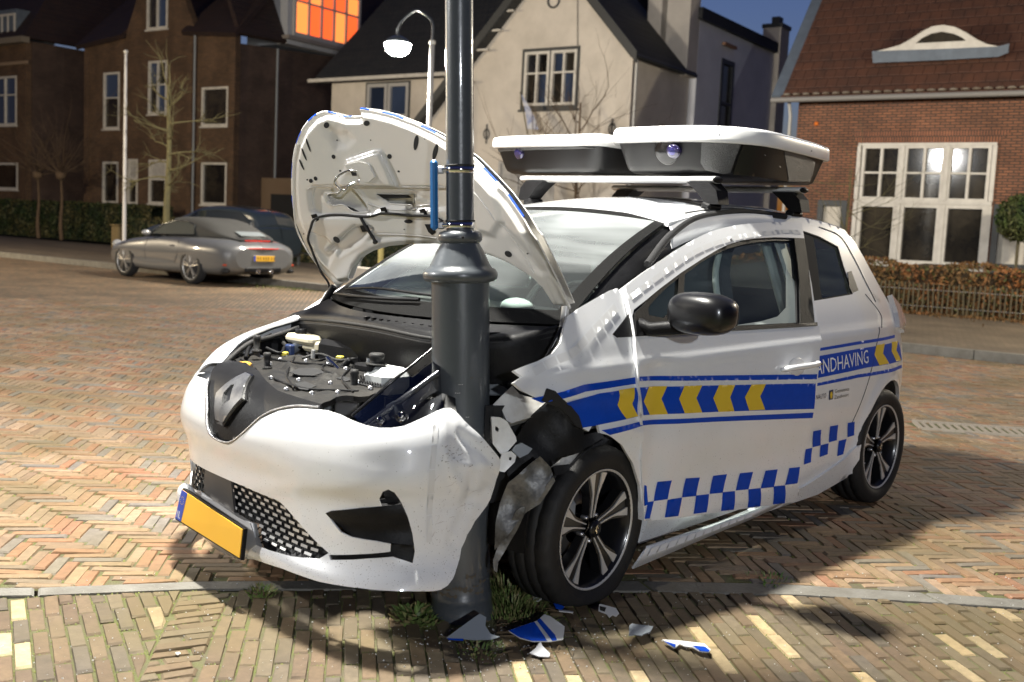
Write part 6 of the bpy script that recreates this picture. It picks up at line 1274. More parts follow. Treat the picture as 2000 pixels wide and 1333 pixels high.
# --- brick house at the right
rh = empty('brick_house', st(0, -24), 'orange-brown brick house with tiled roof, eyebrow dormer and wide white window', 'house')
F22 = fsurf(-22.0)
W0, W1, WZ0, WZ1 = -4.93, -1.93, .95, 3.75
wall('wall', F22, [(-6.45, 0), (9, 0), (9, 4.8), (-6.45, 4.8)], BR, rh, holes=[[(W0+.02, WZ0+.02), (W1-.02, WZ0+.02), (W1-.02, WZ1-.02), (W0+.02, WZ1-.02)], [(-5.80, 1.0), (-5.10, 1.0), (-5.10, 2.42), (-5.80, 2.42)], [(-1.88, 1.0), (-1.02, 1.0), (-1.02, 2.42), (-1.88, 2.42)]])
wall('side_wall', ssurf(-6.45, -1), [(-22.2, 0), (-30, 0), (-30, 4.8), (-26, 9.4), (-22.2, 4.8)], BR, rh)
wall('brick_lintel', F22, [(W0-.02, WZ1+.0), (W1+.02, WZ1), (W1+.25, WZ1+.27), (W0-.22, WZ1+.27)], BRV, rh, off=.018, thick=.02)
sl_ = 2.8/2.4
slab3('roof', [st(-6.75, -21.55, 4.80), st(9.2, -21.55, 4.80), st(9.2, -26.5, 4.80+4.95*sl_), st(-6.75, -26.5, 4.80+4.95*sl_)], TILER, rh)
slab3('lead_verge', [st(-7.0, -21.6, 4.86), st(-6.72, -21.6, 4.86), st(-6.72, -26.5, 4.86+4.9*sl_), st(-7.0, -26.5, 4.86+4.9*sl_)], LEAD, rh, .1)
MB().tube([st(-6.95, -21.50, 4.74), st(9.2, -21.50, 4.74)], .065, 10).build('gutter', mat('zinc_gutter', (.22, .21, .20), rough=.5), rh)
for k in range(34):
    u = -6.6+k*.235; MB().ell(st(u, -21.56, 4.87), (.10, .10, .035), rotm((0, 0, 1), SA), n=8, m=5).build('eave_tile', mat('mossy_eave_tile', (.24, .21, .17), rough=.8, c2=(.12, .08, .05), nscale=5), rh)
for k in range(3):
    a0 = W0+.06+k*(W1-W0-.12)/3; a1 = W0+.06+(k+1)*(W1-W0-.12)/3
    window(rh, F22, a0+.03, a1-.03, 2.45, WZ1-.04, WF, fr=.075, cols=2, rows=(.5,), proud=.02, name='top_light', sill=False)
    window(rh, F22, a0+.02, a1-.02, WZ0+.05, 2.40, WF, fr=.10, cols=1, proud=.025, name='casement', sill=False)
mb = MB()
for a, b, c, d in ((W0, W1, WZ1-.05, WZ1+.005), (W0, W1, WZ0-.02, WZ0+.04), (W0, W1, 2.385, 2.465)): sbox(mb, a, b, -22.0, -21.955, c, d)
for k in range(4): a = W0+.03+k*(W1-W0-.06)/3; sbox(mb, a-.045, a+.045, -22.0, -21.950, WZ0+.045, 2.38); sbox(mb, a-.045, a+.045, -22.0, -21.950, 2.47, WZ1-.055)
mb.build('window_surround', WF, rh)
BLIND = mat('white_blind', (.62, .58, .50), rough=.7, c2=(.50, .46, .40), nscale=3)
window(rh, F22, -5.80, -5.10, 1.0, 2.42, GF, fr=.13, pm=BLIND, name='side_window', proud=.02); window(rh, F22, -1.88, -1.02, 1.0, 2.42, GF, fr=.13, pm=BLIND, name='side_window', proud=.02)
MB().lathe([(.05, 0), (.05, .03), (0, .04)], F22.P([[-5.98, 4.22]], .0)[0], 12, basis(E1, [0, 0, 1], EN)@np.diag([1, 1, 1])).build('orange_marker', mat('orange_marker', (.75, .18, .02), rough=.5), rh)
FD = fsurf(-22.12)
ey0 = [(1703, 102), (1730, 96), (1758, 88), (1782, 74), (1803, 60), (1820, 52), (1842, 49), (1866, 53), (1888, 64), (1910, 78), (1930, 87), (1952, 91), (1950, 96), (1830, 100), (1705, 106)]
eyw = [(1788, 85), (1800, 75), (1818, 66), (1840, 62), (1862, 66), (1878, 73), (1887, 80)]
dm = panel('eyebrow_dormer', FD, ey0, WF, rh, holes=[eyw], step=.3, thick=.10); panel('dormer_pane', FD, eyw, PANE, dm, off=-.05, thick=.01, step=.3)
uvd = FD.uv(ey0[:12]); MB().add([p for a in uvd for p in (FD.P([a], .05)[0], FD.P([a], .05)[0]-EN*(2.2))]+[], [(2*i, 2*i+2, 2*i+3, 2*i+1) for i in range(len(uvd)-1)]).build('dormer_roof', TILER, dm)
panel('lead_apron', FD, [(1704, 101), (1830, 97), (1950, 92), (1972, 86), (1970, 104), (1950, 112), (1830, 119), (1706, 124)], LEAD, dm, off=.05, thick=.03, step=.5)
mb = MB()
for x, y in ((1715, 230), (1722, 300)): pass
MB().tube([st(-6.6, -21.75, 4.70), st(-6.6, -21.9, 4.4), st(-6.6, -21.9, .2)], .04, 8).build('downpipe', GALV, rh)
# --- white gabled house
wh = empty('white_house', st(-16, -27), 'white stucco house with a tall gable and dark window under a black roof', 'house'); F25 = fsurf(-25.)
wa = [(-16.53, 5.13), (-14.44, 5.13), (-14.44, 7.0), (-16.53, 7.0)]; wb = [(-17.26, 1.6), (-15.13, 1.6), (-15.13, 3.54), (-17.26, 3.54)]
wall('gable_wall', F25, [(-12.63, 0), (-12.63, 6.92), (-15.45, 9.95), (-21.4, 3.8), (-21.4, 0)], STUC, wh, holes=[wa, wb])
wall('side_wall', ssurf(-12.63), [(-25.22, 0), (-28.9, 0), (-28.9, 6.92), (-25.22, 6.92)], STUC, wh)
window(wh, F25, -16.53, -14.44, 5.13, 7.0, GF, fr=.09, cols=2, rows=(), name='window', proud=.03)
for k in range(2):
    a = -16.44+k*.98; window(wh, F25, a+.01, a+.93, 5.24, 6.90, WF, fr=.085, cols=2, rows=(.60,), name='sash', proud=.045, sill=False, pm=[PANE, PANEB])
window(wh, F25, -17.26, -15.13, 1.6, 3.54, WG, fr=.08, cols=3, rows=(.6,), name='window', pm=CURT, proud=.03)
slab3('roof', [st(-12.35, -24.6, 6.62), st(-15.45, -24.6, 9.98), st(-15.45, -28.85, 9.98), st(-12.35, -28.85, 6.62)], TILED, wh, .18); slab3('roof', [st(-15.45, -24.6, 9.98), st(-22.1, -24.6, 3.1), st(-22.1, -34, 3.1), st(-15.45, -34, 9.98)], TILED, wh, .18)
for a, b in (((-12.3, 6.55), (-15.45, 10.0)), ((-15.45, 10.0), (-22.2, 3.0))):
    MB().add([st(a[0], -24.58, a[1]+.12), st(b[0], -24.58, b[1]+.12), st(b[0], -24.58, b[1]-.22), st(a[0], -24.58, a[1]-.22)]+[st(a[0], -24.66, a[1]+.12), st(b[0], -24.66, b[1]+.12), st(b[0], -24.66, b[1]-.22), st(a[0], -24.66, a[1]-.22)], [(0, 1, 2, 3), (7, 6, 5, 4), (0, 4, 5, 1), (2, 6, 7, 3)]).build('barge_board', GF, wh)
for k, (x, y) in enumerate(((940, 98), (965, 60), (990, 22), (912, 160), (885, 195))): p = atW(x, y, -24.7); mb = MB(); mb.box(p, (.5, .10, .06), rotm((0, 0, 1), SA), bev=.01).build('rafter_bracket', WF, wh)
for x, y in ((950, 262), (1195, 252)):
    p = atW(x, y, -24.96); mb = MB(); mb.box(p, (.03, .04, .62), rotm((0, 0, 1), SA)); mb.tube([p+E1*.11*math.cos(t)+np.array([0, 0, .16*math.sin(t)]) for t in np.linspace(0, 2*PI, 17)[:-1]], .018, 6, closed=True); mb.build('wall_anchor', GF, wh)
p = atW(1081, 2, -24.96); MB().tube([p+E1*.20*math.cos(t)+np.array([0, 0, .20*math.sin(t)]) for t in np.linspace(0, 2*PI, 25)[:-1]], .03, 8, closed=True).build('gable_ring', GF, wh)
MB().tube([atW(1128, -20, -24.96), atW(1128, 90, -24.96)], .012, 6).build('cable', GF, wh)
MB().tube([st(-12.5, -25.0, 6.5), st(-12.5, -25.0, .3)], .045, 8).build('downpipe', GALV, wh)
mb = MB(); mb.tube([st(-12.35, -24.6, 6.56), st(-12.35, -28.8, 6.56)], .06, 8); mb.build('gutter', GF, wh)
mb = MB(); sbox(mb, -13.9, -13.2, -28.2, -28.9, 7.4, 11.5); mb.build('chimney', STUC, wh)
# --- rear white wing, its flank running back
rw = empty('white_rear_wing', st(-13, -32), 'plain white wing with sloping dark coping and a narrow tall window', 'house'); S12 = ssurf(-12.4)
wall('flank_wall', S12, [(-28.95, 0), (-35.6, 0), (-35.6, 8.35), (-28.95, 8.35)], STUCB, rw, holes=[[(-30.85, 3.6), (-31.95, 3.6), (-31.95, 7.45), (-30.85, 7.45)]])
wall('front_wall', fsurf(-28.95), [(-12.62, 0), (-18, 0), (-18, 8.35), (-12.62, 8.35)], STUCB, rw)
window(rw, S12, -31.95, -30.85, 3.6, 7.45, GF, fr=.16, cols=1, rows=(.62,), name='window', sill=False)
mb = MB(); sbox(mb, -12.7, -12.25, -28.8, -35.8, 8.353, 8.72); mb.build('coping', LEAD if False else TILED, rw)
mb = MB(); sbox(mb, -12.37, -12.25, -30.75, -31.75, 7.86, 7.95); mb.build('lintel', mat('lintel_orange', (.30, .16, .09), rough=.8), rw)
mb = MB(); sbox(mb, -13.4, -12.4, -28.2, -28.93, 6.5, 10.6); mb.build('chimney', STUC, rw)
mb = MB(); sbox(mb, -12.9, -12.2, -35.62, -36.5, 0, 9.3); mb.build('chimney', STUC, rw); mb = MB(); sbox(mb, -12.95, -12.15, -35.6, -36.55, 9.303, 9.45); sbox(mb, -12.7, -12.4, -35.9, -36.3, 9.453, 9.75); mb.build('chimney_cap', GF, rw)
# --- annex left of the gable
an = empty('white_annex', st(-23.5, -28), 'low white stucco annex with grey framed window under a steep black roof', 'house'); F26 = fsurf(-26.5)
aw = [(-24.38, 5.11), (-22.28, 5.11), (-22.28, 6.46), (-24.38, 6.46)]
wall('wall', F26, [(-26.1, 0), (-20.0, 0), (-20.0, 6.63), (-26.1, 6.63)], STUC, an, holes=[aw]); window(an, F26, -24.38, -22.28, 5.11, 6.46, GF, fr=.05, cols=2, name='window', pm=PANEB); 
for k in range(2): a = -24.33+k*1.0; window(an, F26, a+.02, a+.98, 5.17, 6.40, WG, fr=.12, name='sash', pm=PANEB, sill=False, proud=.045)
slab3('roof', [st(-26.7, -26.1, 6.60), st(-19.6, -26.1, 6.60), st(-17.8, -30.5, 11.6), st(-25.6, -30.5, 11.6)], TILED, an, .2); wall('side_wall', ssurf(-26.1, -1), [(-26.7, 0), (-33, 0), (-33, 6.6), (-26.7, 6.6)], STUC, an)
mb = MB(); sbox(mb, -26.9, -19.8, -26.02, -26.12, 6.50, 6.62); mb.build('eave_board', WF, an)
# --- brown brick house in the middle left with its tall gable and long dark flank
bh = empty('brown_brick_house', st(-36, -29), 'dim brown brick villa with tall centre gable and white framed windows behind the bare tree', 'house'); FB = fsurf(-26.)
wins = [(-39.27, -38.15, 4.92, 7.35, 1), (-36.2, -35.0, 5.5, 7.7, 2), (-32.8, -31.22, 4.95, 6.5, 1), (-32.75, -31.22, 1.8, 3.5, 1), (-36.1, -34.95, 1.75, 3.6, 1), (-37.55, -36.85, 1.7, 3.62, 1), (-39.3, -38.2, 1.7, 3.5, 1), (-36.35, -35.0, 9.0, 10.4, 2)]
wall('wall', FB, [(-40.69, 0), (-30.9, 0), (-30.9, 8.6), (-33.2, 8.7), (-33.9, 10.0), (-34.6, 11.6), (-36.6, 11.6), (-37.2, 10.0), (-37.8, 8.85), (-40.69, 8.5)], BRD, bh, holes=[[(a, c), (b, c), (b, d), (a, d)] for a, b, c, d, k in wins], thick=.3)
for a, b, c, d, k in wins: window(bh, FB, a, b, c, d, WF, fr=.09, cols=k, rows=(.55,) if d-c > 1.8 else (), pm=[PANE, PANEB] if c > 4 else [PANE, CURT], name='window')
mb = MB()
for a in (-40.6, -31.15): mb = MB(); sbox(mb, a, a+.35, -25.93, -26.0, 0, 8.4); mb.build('pilaster', BRD, bh)
mb = MB(); sbox(mb, -33.6, -33.3, -25.9, -26.0, 0, 8.4); mb.build('pilaster', BRD, bh)
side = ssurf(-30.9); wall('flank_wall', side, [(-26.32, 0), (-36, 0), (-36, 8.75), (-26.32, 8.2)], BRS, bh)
MB().tube([st(-33.1, -25.85, 8.7), st(-33.1, -25.85, .5)], .05, 8).build('downpipe', mat('pipe_grey', (.22, .24, .26), rough=.6), bh); MB().tube([st(-30.82, -28.2, 8.3), st(-30.82, -28.2, .5)], .05, 8).build('downpipe', mat('pipe_grey', (.22, .24, .26)), bh)
slab3('roof', [st(-41.0, -25.7, 8.55), st(-37.7, -25.7, 8.85), st(-37.7, -31, 13.5), st(-41.0, -31, 13.5)], TILEB, bh, .2); slab3('roof', [st(-33.8, -25.7, 8.75), st(-30.6, -25.7, 8.5), st(-31.5, -31, 13.5), st(-33.8, -31, 13.5)], TILEB, bh, .2)
slab3('roof', [st(-30.6, -26, 8.55), st(-30.6, -36.3, 8.80), st(-33, -36.3, 13.6), st(-33, -26, 13.6)], TILEB, bh, .2)
slab3('roof', [st(-34.45, -25.8, 11.7), st(-36.7, -25.8, 11.7), st(-36.7, -31, 11.9), st(-34.45, -31, 11.9)], TILEB, bh, .2)
# dormer lit red from inside
LITR = mat('red_lit_pane', (.5, .1, .04), rough=.6, emit=(1.0, .12, .025), es=1.25); LITO = mat('orange_lit_pane', (.6, .25, .08), rough=.6, emit=(1.0, .24, .05), es=1.5)
SDm = ssurf(-30.50); mb = MB(); sbox(mb, -30.6, -33.0, -28.5, -32.9, 8.55, 11.4); mb.build('dormer', mat('dormer_cladding', (.40, .42, .46), rough=.6), bh)
do = window(bh, SDm, -32.75, -28.75, 8.95, 11.2, WG, fr=.12, cols=5, rows=(.62,), pm=[LITR, LITO, LITR], name='lit_window')
mb = MB(); sbox(mb, -30.3, -31.0, -28.3, -33.1, 8.72, 8.86); mb.build('dormer_ledge', mat('ledge_zinc', (.25, .22, .2), rough=.4), bh)
mb = MB(); sbox(mb, -30.85, -27.6, -27.5, -31, 0, 3.0); mb.build('garage', mat('garage_render', (.16, .11, .07), rough=.9), bh); mb = MB(); sbox(mb, -30.2, -28.0, -27.42, -27.5, 0, 2.35); mb.build('garage_door', BLKM, bh)
# --- house at far left
lh = empty('corner_villa', st(-47, -30), 'dark brick villa at the far left with dormer and white framed windows', 'house')
lw = [(-47.9, -45.95, 5.19, 7.5, 2), (-47.9, -45.86, 2.15, 3.42, 1)]
wall('wall', FB, [(-52, 0), (-45.23, 0), (-45.23, 9.1), (-52, 9.1)], BRD, lh, holes=[[(a, c), (b, c), (b, d), (a, d)] for a, b, c, d, k in lw], thick=.3)
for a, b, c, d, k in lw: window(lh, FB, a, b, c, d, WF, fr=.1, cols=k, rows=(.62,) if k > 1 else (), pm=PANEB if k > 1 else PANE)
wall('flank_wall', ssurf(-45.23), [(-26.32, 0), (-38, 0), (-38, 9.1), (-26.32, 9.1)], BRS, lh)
mb = MB(); sbox(mb, -52, -44.9, -25.6, -26.0, 8.95, 9.22); mb.build('cornice', mat('cornice_grey', (.20, .17, .13), rough=.8), lh); mb = MB(); sbox(mb, -52, -45.0, -25.92, -26.0, 8.0, 8.15); mb.build('string_course', mat('string_stone', (.28, .2, .13), rough=.8), lh)
slab3('roof', [st(-52, -25.7, 9.2), st(-45.0, -25.7, 9.2), st(-46.2, -30, 15), st(-52, -30, 15)], TILEB, lh, .2); slab3('roof', [st(-44.9, -25.7, 9.2), st(-44.9, -38, 9.3), st(-46.4, -38, 15), st(-46.4, -29.8, 15)], TILEB, lh, .2)
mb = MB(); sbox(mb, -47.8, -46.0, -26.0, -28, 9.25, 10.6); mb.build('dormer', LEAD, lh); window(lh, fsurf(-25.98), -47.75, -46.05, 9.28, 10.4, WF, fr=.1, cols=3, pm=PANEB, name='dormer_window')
mb = MB(); sbox(mb, -47.0, -46.2, -25.85, -25.9, 6, 6.4) ; 
# --- behind-camera side of the street: plain house fronts, seen only in reflections
oh = empty('opposite_house', (9, 9, 0), 'plain brick house on the near side of the street behind the pavement', 'house'); mb = MB(); mb.box((17, 27, 3.5), (8, 9, 7), rotm((0, 0, 1), -.8)); mb.build('wall', BRD, oh)
# ================================================================== GARDEN EDGES, HEDGES, TREES
def leaves(mb, f, n, s0, s1):
    for k in range(n):
        p, nn = f(); s = s0+(s1-s0)*rng.random(); a = rng.normal(size=3); a /= np.linalg.norm(a); b = np.cross(a, nn+rng.normal(size=3)*.7); b /= np.linalg.norm(b)+1e-9; mb.add([p-a*s, p-b*s*.45, p+a*s, p+b*s*.45], [(0, 1, 2, 3)])
def hedge(name, u0, u1, w0, dw, h, leaf_m, core_m, label, cat, n, s, wob=.06):
    r = empty(name, st((u0+u1)/2, w0-dw/2, .1), label, cat); mb = MB(); nu = max(4, int((u1-u0)/.5)); V = []
    for i in range(nu+1):
        u = u0+(u1-u0)*i/nu; hh = h+wob*math.sin(i*1.7)+wob*rng.random(); V += [st(u, w0-.10+wob*rng.random(), .05), st(u, w0-.08+wob*rng.random(), hh-.12), st(u, w0-dw/2, hh-.06), st(u, w0-dw+.1, hh-.12), st(u, w0-dw, .05)]
    F = [(i*5+j, i*5+j+1, (i+1)*5+j+1, (i+1)*5+j) for i in range(nu) for j in range(4)]; mb.add(V, F); mb.build('branches', core_m, r)
    mb = MB()
    def f():
        u = u0+(u1-u0)*rng.random(); t = rng.random()
        if t < .70: return st(u, w0-.12+(.16+.16*rng.random()**3)*rng.random(), .08+(h-.1)*rng.random()), EN
        return st(u, w0-dw*rng.random(), h-.08+.12*rng.random()+wob*math.sin(u*3)), np.array([0, 0, 1.])
    leaves(mb, f, n, *s); o = mb.build('foliage', leaf_m, r); return r
def leafmat(name, cols): m = island_mat(name, cols, rough=.7, bump=0, spec=.3); return m
hedge('beech_hedge', -6.6, 7, -18.75, .8, 1.06, leafmat('beech_leaf', [(.26, .10, .03), (.20, .075, .025), (.32, .14, .05), (.13, .06, .025), (.22, .11, .04), (.09, .10, .03)]), mat('hedge_core', (.045, .03, .015), rough=.95), 'low russet beech hedge behind the picket fence of the brick house', 'hedge', 15000, (.035, .065))
hedge('dark_green_hedge', -49, -33.4, -24, 1.2, 1.62, leafmat('yew_leaf', [(.025, .045, .015), (.018, .035, .012), (.035, .055, .015)]), mat('yew_core', (.012, .020, .008), rough=.95), 'long clipped dark green hedge in front of the villas at left', 'hedge', 9000, (.05, .10), .03)
hedge('garden_hedge', -30, -13.6, -20.6, 1.0, 1.15, leafmat('ivy_leaf', [(.020, .035, .012), (.03, .045, .016), (.04, .04, .018)]), mat('yew_core', (.012, .020, .008)), 'low dark hedge beyond the parked dark car', 'hedge', 6000, (.05, .09), .04)
pfn = empty('picket_fence', st(0, -18.5, .1), 'low chestnut picket fence of thin pales in front of the russet hedge', 'fence'); WOOD = mat('weathered_pale', (.125, .105, .06), rough=.9, c2=(.07, .06, .035), nscale=20)
k = 0; u = -6.4
while u < 4.5: MB().box(st(u, -18.52+.02*rng.random(), .40), (.022, .02, .58+.06*rng.random()), rotm((0, 0, 1), SA)@rotm((0, 1, 0), rng.normal()*.03)).build('pale', WOOD, pfn); u += .088+.012*rng.random()
for z in (.25, .58): MB().tube([st(-6.5, -18.55, z), st(4.6, -18.55, z)], .006, 5).build('wire', GALV, pfn)
mb = MB(); leaves(mb, lambda: (st(-6+10*rng.random(), -18.35+.25*rng.normal()**2*.6, .115+.02*rng.random()), np.array([0, 0, 1.])), 1600, .03, .06); lo = mb.build('fallen_leaves', leafmat('fallen_leaf', [(.24, .10, .035), (.17, .08, .03), (.10, .05, .02)])); tag(lo, 'drift of fallen brown leaves along the foot of the picket fence', 'leaves', kind='stuff')
GR2 = leafmat('grass_leaf', [(.08, .12, .02), (.12, .15, .03), (.05, .09, .02)])
mb = MB()
for k in range(3500):
    u = -15+20*rng.random(); w = wk(u)+.03+abs(rng.normal())*.35; 
    if rng.random() < .55+.45*math.sin(u*2.3): p = st(u, w, -.01); mb.add([p, p+np.array([.02, .01, 0]), p+np.array([.02*rng.normal(), .02*rng.normal(), .02+.03*rng.random()])], [(0, 1, 2)])
tag(mb.build('gutter_grass', GR2), 'thin grass and moss growing in the gutter of the far kerb', 'grass', kind='stuff')
# clipped ball tree
tb = empty('ball_topiary', st(-1.35, -20.9, .1), 'clipped round evergreen ball tree in front of the brick house wall', 'topiary'); cB = atW(1993, 427, -20.9)
MB().tube([np.array([cB[0], cB[1], .1]), np.array([cB[0], cB[1], cB[2]-.2])], .035, 8).build('stem', WOOD, tb); MB().ell(cB, (.38, .38, .40), n=14, m=8).build('crown_core', mat('yew_core', (.012, .020, .008)), tb)
def fball():
    d = rng.normal(size=3); d /= np.linalg.norm(d); return cB+d*(.38+.12*rng.random()), d
mb = MB(); leaves(mb, fball, 2600, .03, .06); mb.build('crown', leafmat('box_leaf', [(.03, .07, .015), (.05, .10, .02), (.02, .045, .012)]), tb)
# bare trees
BARKM = mat('mossy_bark', (.16, .14, .06), rough=.9, c2=(.10, .09, .05), nscale=6, bump=.6); BARKB = mat('brown_bark', (.13, .085, .05), rough=.9, c2=(.08, .055, .035), nscale=9, bump=.6)
def branch(mb, p, d, L, r, depth, spread=.5, droop=0., nsub=3):
    pts = [p]; dd = d/np.linalg.norm(d)
    for k in range(4): dd = dd+rng.normal(size=3)*.13+np.array([0, 0, droop]); dd /= np.linalg.norm(dd); pts.append(pts[-1]+dd*L/4)
    mb.tube(pts, [r*(1-.16*k) for k in range(5)], 6 if r > .02 else 4)
    if depth > 0:
        for k in range(nsub):
            i = 1+int(rng.random()*4); v = dd+rng.normal(size=3)*spread; branch(mb, pts[i], v, L*(.45+.3*rng.random()), r*.5, depth-1, spread, droop, nsub)
def tree(name, base, label, h, r, kind, bark):
    rt_ = empty(name, base, label, 'tree'); base = np.array(base, float); tr = MB(); pts = [base+np.array([.04*math.sin(k*1.3), .03*math.cos(k), h*k/6]) for k in range(7)]
    tr.tube(pts, [r*(1.25-.13*k) for k in range(7)], 10); tr.build('trunk', bark, rt_); cr_ = MB()
    if kind == 'espalier':
        for k in range(13):
            z = h*(.40+.58*k/13); s = 1 if k % 2 else -1; branch(cr_, base+np.array([0, 0, z]), E1*s+np.array([0, 0, .18])+EN*.25*rng.normal(), 1.15*(1-.2*abs(k-5)/6), .030, 2, .45, .02, 4)
        for k in range(7): branch(cr_, pts[6-k % 2], np.array([0, 0, 1.])+E1*rng.normal()*.5+EN*.3*rng.normal(), .8, .018, 1, .5)
    elif kind == 'pollard':
        top = pts[-1]; cr_.ell(top, (.22, .22, .20), n=10, m=8)
        for k in range(26): d = rng.normal(size=3); d[2] = abs(d[2])*.8+.35; branch(cr_, top, d, 1.4+1.3*rng.random(), .016, 1, .3, .03, 2)
    else:
        for k in range(12): branch(cr_, base+np.array([0, 0, h*(.35+.6*rng.random())]), np.array([0, 0, .9])+rng.normal(size=3)*.7, h*.4, r*.4, 2, .5, .01, 3)
    cr_.build('crown', bark, rt_); return rt_
b = atW(327, 440, -15.); tree('street_tree', (b[0], b[1], .1), 'young moss-covered street tree with bare spreading branches behind the sports car', 4.5, .085, 'espalier', BARKM)
b = atW(1038, 372, -22.); tree('pollard_tree', (b[0], b[1], .1), 'knobbly bare pollard with long shoots in front of the white gable', b[2]-.1, .11, 'pollard', BARKB)
b = atW(1125, 380, -23.6); tree('wall_shrub', (b[0], b[1], .1), 'leafless climbing shrub standing before the gable window', 5.0, .05, 'x', BARKB)
b = atW(75, 380, -22.5); tree('young_pollard', (b[0], b[1], .1), 'small dark pollard nearest the left frame edge above the hedge', 2.6, .07, 'pollard', BARKB)
b = atW(120, 380, -22.5); tree('young_pollard', (b[0], b[1], .1), 'small dark pollard right of its twin above the left hedge', 2.6, .07, 'pollard', BARKB)
b = atW(1655, 430, -20.); tree('bare_shrub', (b[0], b[1], .1), 'thin bare shrub rising beside the left edge of the wide window', 2.9, .025, 'x', BARKM)
b = atW(1500, -10, -40.)
# pennant on the gable wall
pn = empty('pennant', atW(1040, 240, -24.7), 'limp white and blue pennant on a slanted pole below the gable window', 'flag')
MB().tube([atW(1030, 262, -24.9), atW(1016, 180, -24.2)], .018, 6).build('pole', WOOD, pn)
rows = [[atW(x, y, -24.3-.1*math.sin(i*1.5)) for i, (x, y) in enumerate(r)] for r in ([(1017, 184), (1023, 205), (1028, 230), (1030, 252)], [(1020, 186), (1032, 206), (1044, 230), (1052, 254)])]
patch(MB(), rows, 4, 4, .004).build('cloth', mat('pennant_cloth', (.60, .60, .62), rough=.9, c2=(.12, .18, .42), nscale=3), pn)
# low rail fence, bollard light, pale wall seen under the bonnet
rf_ = empty('rail_fence', st(-16.5, -16.4, .1), 'low grey metal rail fence between the dark car and the bonnet', 'fence'); FM = mat('fence_metal', (.16, .17, .17), rough=.5)
ps = [atZ(x, y, .1) for x, y in ((556, 512), (583, 518), (640, 533), (700, 545))]
for p in ps: MB().box(p+[0, 0, .42], (.07, .07, .85), rotm((0, 0, 1), SA), bev=.01).build('post', FM, rf_)
for z in (.35, .62, .85): MB().tube([p+[0, 0, z] for p in ps], .018, 6).build('rail', FM, rf_)
gb = empty('garden_light', atZ(742, 545, .1), 'slim wooden bollard with a small lit bulb seen under the bonnet arch', 'garden light'); p = atZ(742, 545, .1); MB().box(p+[0, 0, .40], (.10, .10, .85), rotm((0, 0, 1), SA), bev=.01).build('post', mat('yellowish_post', (.26, .22, .08), rough=.8), gb); MB().ell(p+np.array([0, 0, .30])+EN*.09, (.035,)*3, n=10, m=6).build('bulb', mat('small_bulb', (1, .9, .6), emit=(1, .75, .3), es=9), gb)
gw = empty('garden_wall', atZ(700, 560, .1), 'low pale rendered garden wall seen under the bonnet arch', 'wall'); a, b = atZ(655, 548, .1), atZ(728, 556, .1); d = b-a; MB().prism([(a[0], a[1]), (b[0], b[1]), (b[0]+EN[0]*-.3, b[1]+EN[1]*-.3), (a[0]-EN[0]*.3, a[1]-EN[1]*.3)], .34, o=(0, 0, .08)).build('coping', STUC, gw)
bp_ = empty('utility_box', atZ(234, 498, .1), 'tan upright utility box in front of the dark green hedge', 'utility box'); p = atZ(232, 498, .1); mb = MB(); mb.box(p+[0, 0, .42], (.36, .3, .84), rotm((0, 0, 1), SA), bev=.03); mb.build('cabinet', mat('tan_box', (.12, .085, .035), rough=.8), bp_); MB().box(p+[0, 0, .86], (.42, .36, .05), rotm((0, 0, 1), SA), bev=.02).build('lid', mat('tan_box', (.12, .085, .035)), bp_)
# ================================================================== PARKED CARS
def veh_frame(root, pos, hd):
    root.rotation_euler = (0, 0, hd)
def body_loft(secs, mirror=True, n=6, m=5):
    """secs: list of (x, [(y, z)...]) half outlines bottom to top; returns mesh builder"""
    rows = []
    for x, L in secs: full = [(x, y, z) for y, z in L]+[(x, -y, z) for y, z in L[::-1]]; rows.append([np.array(p, float) for p in full])
    return rows
def skin(rows, n=4, m=5, capf=True):
    mb = MB(); A = loft(rows, n, m); K, M = A.shape[:2]; V = A.reshape(-1, 3); F = [(i*M+j, i*M+j+1, (i+1)*M+j+1, (i+1)*M+j) for i in range(K-1) for j in range(M-1)]; mb.add(V, F, True)
    for j, fl in ((0, 0), (M-1, 1)): f = tuple(i*M+j for i in range(K)); mb.add(V, [f if fl == 0 else f[::-1]], False); mb.v = mb.v
    return mb
GP = paint('agate_grey_paint', (.115, .118, .120), False); SOFT = mat('soft_top_cloth', (.045, .045, .042), rough=.85, bump=.2, bscale=200)
DGL = mat('dark_car_glass', (.02, .025, .028), rough=.06, coat=1, spec=.8)
